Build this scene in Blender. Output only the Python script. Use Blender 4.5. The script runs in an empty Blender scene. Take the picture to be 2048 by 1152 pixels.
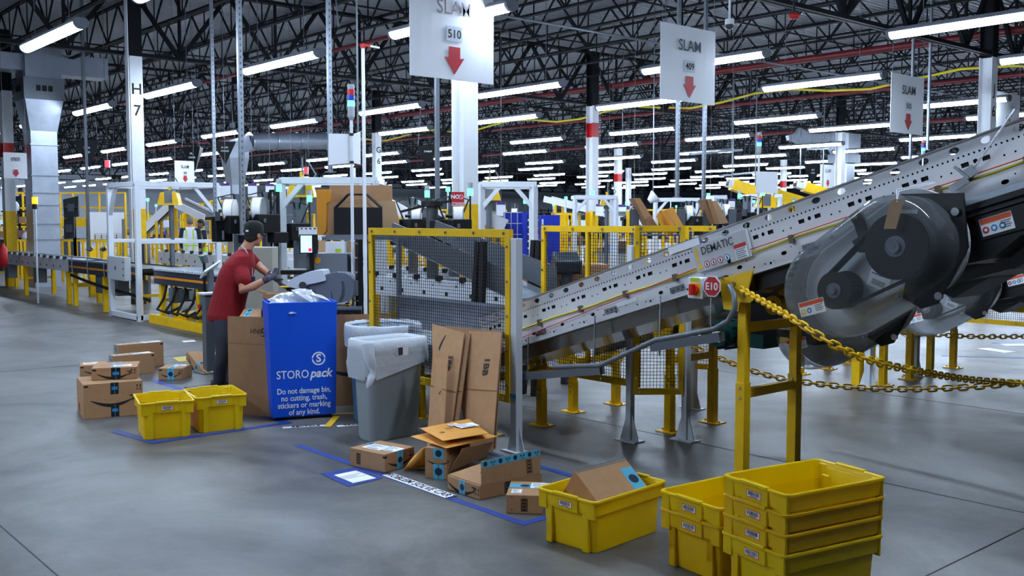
import bpy, math, random
from mathutils import Matrix, Vector
V = Vector
R = math.radians
sc = bpy.context.scene
C = sc.collection
random.seed(7)
# ------------------------------------------------------------------ camera, world, exposure
# building axes: X runs along the conveyors towards the viewer's right, Y across the conveyor lanes, Z up
FPX, HZ, CH = 1985.0, 438.0, 1.7
PITCH = math.atan((576 - HZ) / FPX)
YAW = math.atan2(1724, FPX)
cs, sn = math.cos(YAW), math.sin(YAW)
FWD = V((-cs * math.cos(PITCH), sn * math.cos(PITCH), -math.sin(PITCH)))
RIGHT = V((sn, cs, 0))
UPV = RIGHT.cross(FWD)
cam_d = bpy.data.cameras.new('camera')
cam_d.sensor_width = 36
cam_d.lens = 36 * FPX / 2048
cam_d.clip_start = 0.05
cam_d.clip_end = 400
cam = bpy.data.objects.new('camera', cam_d)
C.objects.link(cam)
mw = Matrix((RIGHT, UPV, -FWD)).transposed().to_4x4()
mw.translation = V((0, 0, CH))
cam.matrix_world = mw
sc.camera = cam
cam_d.dof.use_dof = False
w = bpy.data.worlds.new('world')
sc.world = w
w.use_nodes = True
w.node_tree.nodes['Background'].inputs[0].default_value = (0.30, 0.42, 0.75, 1)
w.node_tree.nodes['Background'].inputs[1].default_value = 0.03
sc.view_settings.view_transform = 'Standard'
sc.view_settings.look = 'None'
sc.view_settings.gamma = 1
sc.view_settings.use_curve_mapping = False
sc.view_settings.exposure = 0.88
LAMP = 42.0                     # strength of the strip lights' lenses
try:
    sc.cycles.max_bounces = 8
    sc.cycles.diffuse_bounces = 3
    sc.cycles.glossy_bounces = 3
    sc.cycles.transparent_max_bounces = 16
    sc.cycles.transmission_bounces = 4
    sc.cycles.sample_clamp_indirect = 4
    sc.cycles.caustics_reflective = False
    sc.cycles.caustics_refractive = False
    sc.cycles.use_light_tree = True
except Exception:
    pass
# ------------------------------------------------------------------ measuring: a line of sight cut by a plane or a distance
def _ray(px, py):
    return FWD * FPX + RIGHT * (px - 1024) - UPV * (py - 576)
O0 = V((0, 0, CH))
def onz(px, py, z=0.0):
    d = _ray(px, py)
    return O0 + d * ((z - CH) / d.z)
def onx(px, py, x):
    d = _ray(px, py)
    return O0 + d * (x / d.x)
def ony(px, py, y):
    d = _ray(px, py)
    return O0 + d * (y / d.y)
def dep(px, py, D):
    return O0 + _ray(px, py) * (D / FPX)
def proj(p):
    q = V(p) - O0
    D = q.dot(FWD)
    if D < 0.2:
        return (-9999, -9999, D)
    return (1024 + FPX * q.dot(RIGHT) / D, 576 - FPX * q.dot(UPV) / D, D)
# ------------------------------------------------------------------ materials
def lin(c):
    return tuple(((x / 255) / 12.92 if x / 255 <= 0.04045 else (((x / 255) + 0.055) / 1.055) ** 2.4) for x in c)
MATS = {}
def mat(name, rgb, rough=0.5, metal=0.0, var=0.0, scale=6.0, bump=0.0, emit=0.0, alpha=1.0, spec=0.5, trans=0.0):
    if name in MATS:
        return MATS[name]
    m = bpy.data.materials.new(name)
    m.use_nodes = True
    nt = m.node_tree
    b = nt.nodes['Principled BSDF']
    c = lin(rgb)
    b.inputs['Base Color'].default_value = (*c, 1)
    b.inputs['Roughness'].default_value = rough
    b.inputs['Metallic'].default_value = metal
    b.inputs['Specular IOR Level'].default_value = spec
    if alpha < 1:
        b.inputs['Alpha'].default_value = alpha
    if trans:
        b.inputs['Transmission Weight'].default_value = trans
    if emit:
        b.inputs['Emission Color'].default_value = (*c, 1)
        b.inputs['Emission Strength'].default_value = emit
    if var or bump:
        tc = nt.nodes.new('ShaderNodeTexCoord')
        nz = nt.nodes.new('ShaderNodeTexNoise')
        nz.inputs['Scale'].default_value = scale
        nz.inputs['Detail'].default_value = 6
        nz.inputs['Roughness'].default_value = 0.65
        nt.links.new(tc.outputs['Object'], nz.inputs['Vector'])
        if var:
            r = nt.nodes.new('ShaderNodeValToRGB')
            r.color_ramp.elements[0].position = 0.3
            r.color_ramp.elements[1].position = 0.7
            r.color_ramp.elements[0].color = (*[x * (1 - var) for x in c], 1)
            r.color_ramp.elements[1].color = (*[min(1, x * (1 + var * 0.6)) for x in c], 1)
            nt.links.new(nz.outputs['Fac'], r.inputs['Fac'])
            nt.links.new(r.outputs['Color'], b.inputs['Base Color'])
        if bump:
            bp = nt.nodes.new('ShaderNodeBump')
            bp.inputs['Strength'].default_value = bump
            bp.inputs['Distance'].default_value = 0.02
            nt.links.new(nz.outputs['Fac'], bp.inputs['Height'])
            nt.links.new(bp.outputs['Normal'], b.inputs['Normal'])
    MATS[name] = m
    return m
def clear_mat(name, tint, gloss=0.1, haze=0.0, rough=0.08):
    """thin clear plastic: see-through, with a sheen and a little milky haze"""
    if name in MATS:
        return MATS[name]
    m = bpy.data.materials.new(name)
    m.use_nodes = True
    nt = m.node_tree
    nt.nodes.clear()
    out = nt.nodes.new('ShaderNodeOutputMaterial')
    tr = nt.nodes.new('ShaderNodeBsdfTransparent')
    tr.inputs[0].default_value = (*tint, 1)
    gl = nt.nodes.new('ShaderNodeBsdfGlossy')
    gl.inputs['Roughness'].default_value = rough
    df = nt.nodes.new('ShaderNodeBsdfDiffuse')
    df.inputs[0].default_value = (0.75, 0.8, 0.85, 1)
    lw = nt.nodes.new('ShaderNodeLayerWeight')
    lw.inputs[0].default_value = 0.25
    mp = nt.nodes.new('ShaderNodeMath')
    mp.operation = 'MULTIPLY_ADD'
    mp.inputs[1].default_value = 0.75
    mp.inputs[2].default_value = gloss
    mp.use_clamp = True
    m1 = nt.nodes.new('ShaderNodeMixShader')
    m2 = nt.nodes.new('ShaderNodeMixShader')
    m1.inputs[0].default_value = haze
    nt.links.new(tr.outputs[0], m1.inputs[1])
    nt.links.new(df.outputs[0], m1.inputs[2])
    nt.links.new(lw.outputs['Fresnel'], mp.inputs[0])
    nt.links.new(mp.outputs[0], m2.inputs[0])
    nt.links.new(m1.outputs[0], m2.inputs[1])
    nt.links.new(gl.outputs[0], m2.inputs[2])
    nt.links.new(m2.outputs[0], out.inputs[0])
    MATS[name] = m
    return m
YEL = mat('safety_yellow', (250, 198, 10), 0.42, var=0.10, scale=9)
TOTE = mat('tote_yellow', (255, 216, 4), 0.34, var=0.08, scale=5)
TOTE2 = mat('tote_amber', (255, 204, 6), 0.34, var=0.10, scale=5)
def translucent(m, amt):
    nt = m.node_tree; out = nt.nodes['Material Output']; b = nt.nodes['Principled BSDF']
    tl = nt.nodes.new('ShaderNodeBsdfTranslucent'); mx = nt.nodes.new('ShaderNodeMixShader'); mx.inputs[0].default_value = amt
    src = b.inputs['Base Color'].links
    if src: nt.links.new(src[0].from_socket, tl.inputs[0])
    else: tl.inputs[0].default_value = b.inputs['Base Color'].default_value
    nt.links.new(b.outputs[0], mx.inputs[1]); nt.links.new(tl.outputs[0], mx.inputs[2]); nt.links.new(mx.outputs[0], out.inputs[0])
translucent(TOTE, 0.25); translucent(TOTE2, 0.25)
CARD = mat('cardboard', (176, 133, 93), 0.8, var=0.10, scale=14)
CARDD = mat('cardboard_dark', (148, 110, 76), 0.8, var=0.12, scale=10)
CARDE = mat('cardboard_edge', (122, 86, 56), 0.9)
INK = mat('black_ink', (22, 18, 18), 0.7)
INKB = mat('navy_ink', (14, 32, 62), 0.6)
PTAPE = mat('light_blue_tape', (88, 176, 206), 0.4)
BTAPE = mat('black_tape', (22, 24, 30), 0.35)
CYAN = mat('tape_blue', (40, 140, 200), 0.4)
PAPER = mat('white_paper', (244, 246, 250), 0.6)
PAPERG = mat('grey_print', (120, 122, 132), 0.7)
ORANGE = mat('orange_border', (232, 92, 40), 0.5)
RED = mat('sign_red', (200, 30, 34), 0.5)
BLUEP = mat('bin_blue', (0, 82, 216), 0.42, var=0.05, scale=3)
BLUET = mat('floor_tape_blue', (26, 62, 150), 0.5, var=0.2, scale=14)
GREYP = mat('bin_grey', (164, 172, 175), 0.5, var=0.06, scale=4)
SLATE = mat('barrel_slate_blue', (70, 112, 150), 0.5, var=0.06)
WHITE = mat('white_paint', (240, 242, 246), 0.45, var=0.04, scale=3)
ALU = mat('aluminium_white', (218, 222, 228), 0.4, 0.0, var=0.04)
STEEL = mat('conveyor_grey_paint', (224, 224, 228), 0.42, 0.0, var=0.05, scale=3)
GALV = mat('galvanised_steel', (172, 180, 190), 0.36, 0.75, var=0.18, scale=7)
GREYS = mat('grey_steel', (112, 118, 126), 0.42, 0.3, var=0.06)
DGREY = mat('dark_grey', (58, 62, 70), 0.5, var=0.08)
BLACK = mat('black_paint', (11, 11, 14), 0.42, var=0.1)
RUB = mat('black_rubber', (9, 9, 11), 0.7)
GRN = mat('motor_green', (22, 66, 64), 0.4)
MAIL = mat('padded_mailer', (228, 158, 66), 0.6, var=0.05, scale=12, bump=0.25)
CHROME = mat('bright_metal', (205, 208, 214), 0.22, 1.0)
ORST = mat('orange_stripe', (230, 140, 20), 0.5)
PURP = mat('purple', (84, 48, 130), 0.5)
SKIN = mat('skin', (196, 136, 108), 0.5, var=0.05, scale=20)
SKIND = mat('skin_brown', (128, 84, 62), 0.5)
HAIRM = mat('dark_hair', (26, 20, 18), 0.6)
CLEARP = clear_mat('clear_cover', (0.90, 0.92, 0.94), 0.03, 0.07)
FILM = clear_mat('clear_film', (0.86, 0.90, 0.96), 0.12, 0.14, 0.12)
LINER = mat('bag_liner', (232, 238, 246), 0.3, alpha=0.62, bump=0.9, scale=8)
HOLE = mat('dark_hole', (10, 10, 13), 0.8)
# ------------------------------------------------------------------ mesh builder
class G:
    def __init__(s):
        s.v = []; s.f = []; s.m = []; s.sm = []; s.mats = []; s.cur = 0
    def use(s, m):
        if m not in s.mats:
            s.mats.append(m)
        s.cur = s.mats.index(m)
        return s
    def add(s, vs, fs, smooth=False):
        o = len(s.v)
        s.v += [tuple(p) for p in vs]
        for f in fs:
            s.f.append([i + o for i in f]); s.m.append(s.cur); s.sm.append(smooth)
        return s
    def box(s, x0, x1, y0, y1, z0, z1):
        vs = [(x, y, z) for x in (x0, x1) for y in (y0, y1) for z in (z0, z1)]
        return s.add(vs, [(0, 1, 3, 2), (4, 6, 7, 5), (0, 4, 5, 1), (2, 3, 7, 6), (0, 2, 6, 4), (1, 5, 7, 3)])
    def obox(s, c, sz, rot=None):
        rot = rot or Matrix.Identity(3)
        vs = [V(c) + rot @ V((a * sz[0] / 2, b * sz[1] / 2, d * sz[2] / 2)) for a in (-1, 1) for b in (-1, 1) for d in (-1, 1)]
        return s.add(vs, [(0, 1, 3, 2), (4, 6, 7, 5), (0, 4, 5, 1), (2, 3, 7, 6), (0, 2, 6, 4), (1, 5, 7, 3)])
    def bar(s, a, b, w, h=None, up=(0, 0, 1)):
        a, b = V(a), V(b); h = h or w
        d = (b - a)
        if d.length < 1e-6:
            return s
        x = d.normalized(); u = V(up)
        if abs(x.dot(u)) > 0.99:
            u = V((1, 0, 0))
        y = u.cross(x).normalized(); z = x.cross(y)
        return s.obox((a + b) / 2, (d.length, w, h), Matrix((x, y, z)).transposed())
    def ring(s, c, x, y, rx, ry, n):
        return [V(c) + x * (math.cos(2 * math.pi * i / n) * rx) + y * (math.sin(2 * math.pi * i / n) * ry) for i in range(n)]
    def cyl(s, a, b, r, n=14, r2=None, caps=True):
        a, b = V(a), V(b); r2 = r if r2 is None else r2
        z = (b - a).normalized()
        x = z.orthogonal().normalized(); y = z.cross(x)
        vs = s.ring(a, x, y, r, r, n) + s.ring(b, x, y, r2, r2, n)
        s.add(vs, [(i, (i + 1) % n, n + (i + 1) % n, n + i) for i in range(n)], True)
        if caps:
            s.add(vs, [list(range(n))[::-1], [n + i for i in range(n)]])
        return s
    def tube(s, pts, r, n=8, closed=False):
        pts = [V(p) for p in pts]
        k = len(pts); vs = []; prev = None
        for i, p in enumerate(pts):
            a = pts[(i - 1) % k] if (closed or i > 0) else p
            b = pts[(i + 1) % k] if (closed or i < k - 1) else p
            t = (b - a).normalized()
            x = t.orthogonal().normalized() if prev is None else (prev - t * prev.dot(t))
            x = x.normalized() if x.length > 1e-6 else t.orthogonal().normalized()
            prev = x
            rr = r[i] if isinstance(r, (list, tuple)) else r
            vs += s.ring(p, x, t.cross(x), rr, rr, n)
        fs = []
        for i in range(k if closed else k - 1):
            j = (i + 1) % k
            fs += [(i * n + a, i * n + (a + 1) % n, j * n + (a + 1) % n, j * n + a) for a in range(n)]
        s.add(vs, fs, True)
        if not closed:
            s.add(vs, [list(range(n))[::-1], [(k - 1) * n + a for a in range(n)]])
        return s
    def loft(s, rings, caps=True, smooth=True, closed=True):
        n = len(rings[0]); vs = [p for r in rings for p in r]; fs = []
        for i in range(len(rings) - 1):
            for a in range(n if closed else n - 1):
                fs.append((i * n + a, i * n + (a + 1) % n, (i + 1) * n + (a + 1) % n, (i + 1) * n + a))
        s.add(vs, fs, smooth)
        if caps:
            s.add(vs, [list(range(n))[::-1], [(len(rings) - 1) * n + a for a in range(n)]])
        return s
    def lathe(s, prof, n=20, o=(0, 0, 0), sx=1, sy=1, caps=True):
        return s.loft([[V(o) + V((math.cos(2 * math.pi * i / n) * r * sx, math.sin(2 * math.pi * i / n) * r * sy, z)) for i in range(n)] for r, z in prof], caps)
    def prism(s, poly, o, u, v, wv, smooth=False):
        """outline poly (2-D, along u and v from o) given a thickness vector wv"""
        o, u, v, wv = V(o), V(u), V(v), V(wv)
        n = len(poly)
        a = [o + u * p[0] + v * p[1] for p in poly]; b = [p + wv for p in a]
        s.add(a + b, [list(range(n)), [2 * n - 1 - i for i in range(n)]])
        s.add(a + b, [(i, n + i, n + (i + 1) % n, (i + 1) % n) for i in range(n)], smooth)
        return s
    def ball(s, c, r, n=12, m=8):
        r = r if isinstance(r, (tuple, list, Vector)) else (r, r, r)
        rings = []
        for j in range(m + 1):
            t = math.pi * j / m
            q = max(math.sin(t), 1e-3)
            rings.append([V(c) + V((math.cos(2 * math.pi * i / n) * q * r[0], math.sin(2 * math.pi * i / n) * q * r[1], -math.cos(t) * r[2])) for i in range(n)])
        return s.loft(rings, True)
    def mesh(s, name):
        me = bpy.data.meshes.new(name)
        me.from_pydata(s.v, [], s.f)
        for m in s.mats:
            me.materials.append(m)
        me.polygons.foreach_set('material_index', s.m)
        me.polygons.foreach_set('use_smooth', s.sm)
        me.update()
        return me
def fix_normals(me):
    import bmesh
    bm = bmesh.new(); bm.from_mesh(me)
    bmesh.ops.recalc_face_normals(bm, faces=bm.faces)
    bm.to_mesh(me); bm.free()
def obj(name, g, m=None, parent=None, bev=0.0, seg=2):
    """link the collected shape as ONE mesh object"""
    if isinstance(g, G):
        if m is not None and not g.mats:
            g.mats = [m]
        me = g.mesh(name); fix_normals(me)
    else:
        me = g
        if m is not None and not me.materials:
            me.materials.append(m)
    o = bpy.data.objects.new(name, me)
    C.objects.link(o)
    if parent is not None:
        o.parent = parent
    if bev:
        b = o.modifiers.new('bevel', 'BEVEL'); b.width = bev; b.segments = seg; b.limit_method = 'ANGLE'
        b.angle_limit = R(40); b.use_clamp_overlap = True
    return o
def tag(o, label=None, cat=None, group=None, kind=None):
    if label: o['label'] = label
    if cat: o['category'] = cat
    if group: o['group'] = group
    if kind: o['kind'] = kind
    return o
def thing(name, label, cat, loc=(0, 0, 0), rz=0.0, group=None, rot=None):
    o = bpy.data.objects.new(name, None)
    C.objects.link(o)
    o.empty_display_size = 0.1
    o.location = loc
    o.rotation_euler = rot if rot is not None else (0, 0, rz)
    return tag(o, label, cat, group)
def kids(o):
    return [c for c in C.objects if c.parent == o]
def copy_tree(o, label=None, parent=None, ch=None):
    c = o.copy(); C.objects.link(c)
    c.parent = parent
    if label: c['label'] = label
    for k in (ch or {}).get(o.name, []):
        copy_tree(k, None, c, ch)
    return c
def child_map(o, out=None):
    out = {} if out is None else out
    out[o.name] = list(o.children)
    for k in o.children:
        child_map(k, out)
    return out
def struct(name, g, m=None, **kw):
    return tag(obj(name, g, m, **kw), kind='structure')
_txt = {}
def text(name, s, size, o, x, y, m, parent=None, bold=0.0, shear=0.0, align='CENTER', depth=0.0006, sx=1.0, gap=1.0, fit=None):
    """flat lettering: s centred at o, reading along x, upright along y"""
    key = (s, round(size, 4), bold, shear, align, m.name, depth, gap)
    if key not in _txt:
        cu = bpy.data.curves.new(name, 'FONT')
        cu.body = s; cu.size = size; cu.align_x = align; cu.align_y = 'CENTER'
        cu.extrude = depth; cu.offset = bold * size; cu.shear = shear; cu.space_line = gap
        cu.resolution_u = 3
        t = bpy.data.objects.new(name, cu)
        C.objects.link(t)
        dg = bpy.context.evaluated_depsgraph_get()
        me = bpy.data.meshes.new_from_object(t.evaluated_get(dg))
        bpy.data.objects.remove(t)
        me.materials.clear(); me.materials.append(m)
        _txt[key] = me
    if fit:
        xs = [v.co.x for v in _txt[key].vertices]; sx = fit / (max(xs) - min(xs))
    ob = bpy.data.objects.new(name, _txt[key])
    C.objects.link(ob)
    x, y = V(x).normalized(), V(y).normalized()
    z = x.cross(y)
    mm = Matrix((x * sx, y, z)).transposed().to_4x4()
    mm.translation = V(o) + z * 0.0012
    if parent is not None:
        ob.parent = parent
    ob.matrix_local = mm
    return ob
# ------------------------------------------------------------------ the building
def floor_material():
    m = bpy.data.materials.new('sealed_concrete'); m.use_nodes = True
    nt = m.node_tree; b = nt.nodes['Principled BSDF']; L = nt.links.new
    tc = nt.nodes.new('ShaderNodeTexCoord')
    def noise(scale, det, rgh=0.6, dist=0.0):
        n = nt.nodes.new('ShaderNodeTexNoise'); n.inputs['Scale'].default_value = scale; n.inputs['Detail'].default_value = det
        n.inputs['Roughness'].default_value = rgh; n.inputs['Distortion'].default_value = dist
        L(tc.outputs['Object'], n.inputs['Vector']); return n
    n1, n2, n3 = noise(0.55, 8, 0.65, 0.6), noise(2.6, 10, 0.75, 0.3), noise(38, 4)
    def ramp(src, p0, c0, p1, c1):
        r = nt.nodes.new('ShaderNodeValToRGB'); e = r.color_ramp.elements
        e[0].position, e[0].color, e[1].position, e[1].color = p0, (*c0, 1), p1, (*c1, 1)
        L(src.outputs['Fac'], r.inputs['Fac']); return r
    base = ramp(n1, 0.34, (0.066, 0.064, 0.063), 0.66, (0.235, 0.226, 0.216))
    mot = ramp(n2, 0.32, (0.58, 0.58, 0.59), 0.70, (1.18, 1.17, 1.15))
    fine = ramp(n3, 0.25, (0.86, 0.86, 0.86), 0.8, (1.05, 1.05, 1.05))
    def mul(a, c):
        x = nt.nodes.new('ShaderNodeMix'); x.data_type = 'RGBA'; x.blend_type = 'MULTIPLY'; x.inputs[0].default_value = 1
        L(a, x.inputs[6]); L(c, x.inputs[7]); return x.outputs[2]
    L(mul(mul(base.outputs[0], mot.outputs[0]), fine.outputs[0]), b.inputs['Base Color'])
    rr = nt.nodes.new('ShaderNodeMapRange'); rr.inputs[1].default_value = 0.3; rr.inputs[2].default_value = 0.75
    rr.inputs[3].default_value = 0.32; rr.inputs[4].default_value = 0.54
    L(n2.outputs['Fac'], rr.inputs[0]); L(rr.outputs[0], b.inputs['Roughness'])
    bp = nt.nodes.new('ShaderNodeBump'); bp.inputs['Strength'].default_value = 0.08; bp.inputs['Distance'].default_value = 0.01
    L(n2.outputs['Fac'], bp.inputs['Height']); L(bp.outputs[0], b.inputs['Normal'])
    b.inputs['Specular IOR Level'].default_value = 0.36
    return m
g = G(); g.box(-102, 14, -30, 112, -0.2, 0)
struct('floor', g, floor_material())
JOINT = mat('joint_filler', (52, 54, 60), 0.7)
for k, (a, b_) in enumerate((((-80, 5.95), (6, 5.95)), ((-40, 1.4), (6, 1.4)), ((-12.0, -6), (-12.0, 40)), ((-80, 9.0), (6, 9.0)), ((-2.2, 1.4), (-2.2, 30)))):
    g = G(); g.bar((*a, 0.0005), (*b_, 0.0005), 0.008, 0.002)
    struct('trim_%d' % (k + 1), g, JOINT)
def deck_material():
    m = bpy.data.materials.new('ribbed_deck'); m.use_nodes = True
    nt = m.node_tree; b = nt.nodes['Principled BSDF']
    tc = nt.nodes.new('ShaderNodeTexCoord'); wv = nt.nodes.new('ShaderNodeTexWave')
    wv.bands_direction = 'X'; wv.inputs['Scale'].default_value = 2.1
    nt.links.new(tc.outputs['Object'], wv.inputs['Vector'])
    bp = nt.nodes.new('ShaderNodeBump'); bp.inputs['Strength'].default_value = 1; bp.inputs['Distance'].default_value = 0.06
    nt.links.new(wv.outputs['Fac'], bp.inputs['Height']); nt.links.new(bp.outputs[0], b.inputs['Normal'])
    b.inputs['Base Color'].default_value = (0.22, 0.24, 0.28, 1); b.inputs['Roughness'].default_value = 0.5
    return m
DECKZ = 6.55
g = G(); g.box(-102, 14, -30, 112, DECKZ, DECKZ + 0.2)
struct('ceiling', g, deck_material())
WALLM = mat('wall_panel', (206, 212, 222), 0.6, var=0.04, scale=0.6)
for nm, bx in (('wall_far', (-102, 14, 104, 104.3)), ('wall_west', (-92.3, -92, -30, 104)), ('wall_south', (-102, 14, -24.3, -24)), ('wall_east', (13, 13.3, -30, 104))):
    g = G(); g.box(*bx, 0, DECKZ); struct(nm, g, WALLM if nm == 'wall_west' else mat('wall_panel_grey', (96, 102, 116), 0.7, var=0.1, scale=0.6))
DARKS = mat('roof_steel', (15, 17, 23), 0.75, var=0.1, spec=0.25)
# open-web joists along X, joist girders along Y over the column lines
GX = [-8.9 - 11.25 * k for k in range(-1, 8)]
def joist_mesh(L, zt, zb, panel, cw, wr):
    g = G()
    for z in (zt, zb):
        for dy in (-cw * 0.62, cw * 0.62):
            g.box(-L / 2, L / 2, dy - cw * 0.4, dy + cw * 0.4, z - cw * 0.4, z + cw * 0.4)
    n = int(L / panel); p = L / n
    for i in range(n):
        x = -L / 2 + i * p
        g.bar((x, 0, zt), (x + p / 2, 0, zb), wr); g.bar((x + p / 2, 0, zb), (x + p, 0, zt), wr)
        g.bar((x + p / 2, 0, zb), (x + p / 2, 0, zt), wr * 0.7)
    return g
jm = joist_mesh(11.2, 6.50, 5.72, 1.25, 0.05, 0.032).mesh('roof_joist'); jm.materials.append(DARKS)
for i in range(len(GX) - 1):
    xc = (GX[i] + GX[i + 1]) / 2
    y = -9.0
    while y < 100:
        p1, p2, p3 = proj((GX[i], y, 6.1)), proj((GX[i + 1], y, 6.1)), proj((xc, y, 6.1))
        vis = any(-250 < p[0] < 2300 and p[1] > -160 and p[2] > 0.3 for p in (p1, p2, p3))
        if vis:
            o = bpy.data.objects.new('roof_joist', jm); C.objects.link(o); o.location = (xc, y, 0)
            o['kind'] = 'structure'
        y += 1.72 if y < 60 else 3.44
gm = joist_mesh(13.0, 6.42, 4.98, 1.86, 0.085, 0.075).mesh('girder'); gm.materials.append(DARKS)
for x in GX:
    for k in range(-2, 7):
        yc = 7.3 + 13.1 * k + 6.55
        ps = [proj((x, yc + d, 5.5)) for d in (-6.5, 0, 6.5)]
        if any(-400 < p[0] < 2500 and p[1] > -300 for p in ps):
            o = bpy.data.objects.new('roof_girder', gm); C.objects.link(o); o.location = (x, yc, 0); o.rotation_euler = (0, 0, R(90))
            o['kind'] = 'structure'
# bridging rods along Y between the joists
BRG = G()
for x in (-6.0, -12.6, -16.4, -24, -28):
    BRG.bar((x, -6, 5.74), (x, 60, 5.74), 0.03)
struct('trim_6', BRG, DARKS)
# columns: white H-section, black above, yellow foot
def column(x, y, label, mark=None, band=None, foot=1.9, name='building_column'):
    t = thing(name, label, 'column', (x, y, 0), group='steel building columns')
    def hsec(z0, z1, m, nm):
        g = G()
        g.box(-0.13, -0.115, -0.125, 0.125, z0, z1); g.box(0.115, 0.13, -0.125, 0.125, z0, z1); g.box(-0.115, 0.115, -0.01, 0.01, z0, z1)
        return obj(nm, g, m, t)
    hsec(0, foot, YEL, 'foot_paint'); zt = 4.9
    zs = foot
    if band:
        hsec(foot, band[0], WHITE, 'shaft'); hsec(band[0], band[1], RED, 'red_band'); hsec(band[1], zt, WHITE, 'shaft')
    else:
        hsec(foot, zt, WHITE, 'shaft')
    hsec(zt, 6.4, DARKS, 'column_head')
    if mark:
        for i, ch in enumerate(mark):
            text('lettering', ch, 0.30, (0.131, 0, 4.25 - 0.42 * i), (0, 1, 0), (0, 0, 1), INK, t, bold=0.012)
            if mark != 'J6': text('lettering', ch, 0.32, (0.0, -0.0105, 4.25 - 0.42 * i), (1, 0, 0), (0, 0, 1), INK, t, bold=0.012, sx=0.55)
    return t
column(-19.95, 7.40, 'white steel column marked H 7 with grey conduits and a yellow foot, left of the centre', 'H7')
c7 = column(-10.62, 8.38, 'broad white steel column carrying the red no smoking sign')
column(-20.0, 20.4, 'white column with one broad dark red band high up, behind the label printers', None, (4.02, 4.42))
column(-8.9, 20.3, 'white column marked J 6 behind the top of the inclined conveyor', 'J6')
column(-31.4, 20.6, 'white column marked G 6 beyond the tall thin poles', 'G6')
column(-27.3, 6.9, 'white column with yellow foot at the left edge of the photo', None, (3.25, 3.6))
for x, y in ((-31.2, 33.5), (-20, 33.5), (-42.5, 20.5), (-42.5, 33.5), (-31.2, 46.6), (-20, 46.6), (-42.5, 46.6), (-53.8, 33.5), (-8.9, 33.5)):
    column(x, y, 'distant white column among the strip lights', None, (3.4, 3.75) if (x, y) in ((-31.2, 33.5), (-31.2, 46.6)) else None)
g = G()
for dx in (0.19, 0.235, 0.28):
    g.cyl((-20.1 + dx, 7.24, 0.4), (-20.1 + dx, 7.24, 6.0), 0.02, 8)
tag(obj('conduit_bundle', g, ALU), 'bundle of three grey conduits running up the column marked H 7', 'conduit')
# pipes and cables under the roof
REDP = mat('sprinkler_red', (104, 18, 26), 0.45)
def pipe(name, label, cat, pts, r, m, group=None):
    g = G(); g.tube(pts, r, 8)
    return tag(obj(name, g, m), label, cat, group)
pipe('sprinkler_main', 'thick red sprinkler main crossing above the third sign', 'pipe', [(-70, 21.3, 5.55), (2, 21.3, 5.55)], 0.085, REDP, 'red sprinkler mains')
pipe('sprinkler_main', 'thin red sprinkler pipe beyond the thick main', 'pipe', [(-70, 27.5, 5.5), (0, 27.5, 5.5)], 0.06, REDP, 'red sprinkler mains')
pipe('sprinkler_main', 'red sprinkler pipe passing high over the far label machines', 'pipe', [(-80, 38, 5.5), (-5, 38, 5.5)], 0.07, REDP, 'red sprinkler mains')
pipe('sprinkler_main', 'red sprinkler pipe between the strip lights at upper left', 'pipe', [(-80, 12.2, 5.6), (-14, 12.2, 5.6)], 0.045, REDP, 'red sprinkler mains')
yc = []
for i in range(40):
    x = -45 + i * 1.2
    yc.append((x, 24.5, 5.25 + 0.13 * math.cos(i * 2 * math.pi / 4.7)))
pipe('cable', 'yellow cable looping along under the roof joists', 'cable', yc, 0.035, mat('cable_yellow', (206, 190, 40), 0.5))
pipe('ceiling_conduit', 'thin grey conduit crossing the ceiling at upper left', 'conduit', [(-14.6, 2, 5.35), (-14.6, 8.8, 5.35), (-14.6, 8.85, 4.9)], 0.022, GREYS)
pipe('ceiling_conduit', 'grey conduit under the roof steel between the sign poles', 'conduit', [(-12.2, 8.2, 4.92), (-12.2, 30, 4.92)], 0.022, GREYS)
# ------------------------------------------------------------------ strip lights
LENS = bpy.data.materials.new('lamp_lens'); LENS.use_nodes = True
_b = LENS.node_tree.nodes['Principled BSDF']
_b.inputs['Base Color'].default_value = (0.9, 0.93, 1, 1)
_b.inputs['Emission Color'].default_value = (0.65, 0.795, 1.0, 1)
_b.inputs['Emission Strength'].default_value = LAMP
HL = 1.24
def lens_shape():
    g = G(); n = 10; prof = []
    for i in range(n + 1):
        a = math.pi * i / n
        prof.append((0.098 * math.cos(a), -0.085 * math.sin(a)))
    for z in (0.0,):
        pass
    rings = [[V((x, p[0], p[1])) for p in prof] for x in (-HL, -HL + 0.02, HL - 0.02, HL)]
    rings[0] = [V((-HL - 0.012, p[0] * 0.8, p[1] * 0.8)) for p in prof]; rings[3] = [V((HL + 0.012, p[0] * 0.8, p[1] * 0.8)) for p in prof]
    g.loft(rings, False)
    return g
lens_me = lens_shape().mesh('lens'); lens_me.materials.append(LENS); fix_normals(lens_me)
g = G(); g.prism([(-0.1, 0.001), (0.1, 0.001), (0.1, 0.02), (0.06, 0.062), (-0.06, 0.062), (-0.1, 0.02)], (-HL - 0.05, 0, 0), (0, 1, 0), (0, 0, 1), (2 * HL + 0.1, 0, 0))
house_me = g.mesh('housing'); house_me.materials.append(mat('lamp_housing', (150, 155, 165), 0.5)); fix_normals(house_me)
g = G(); g.prism([(0.1, 0.02)] + [(0.1 * math.cos(math.pi * i / 8), -0.09 * math.sin(math.pi * i / 8)) for i in range(9)] + [(-0.1, 0.02), (-0.06, 0.062), (0.06, 0.062)], (0, 0, 0), (0, 1, 0), (0, 0, 1), (0.05, 0, 0))
cap_me = g.mesh('end_cap'); cap_me.materials.append(mat('lamp_cap', (120, 126, 138), 0.5)); fix_normals(cap_me)
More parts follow.
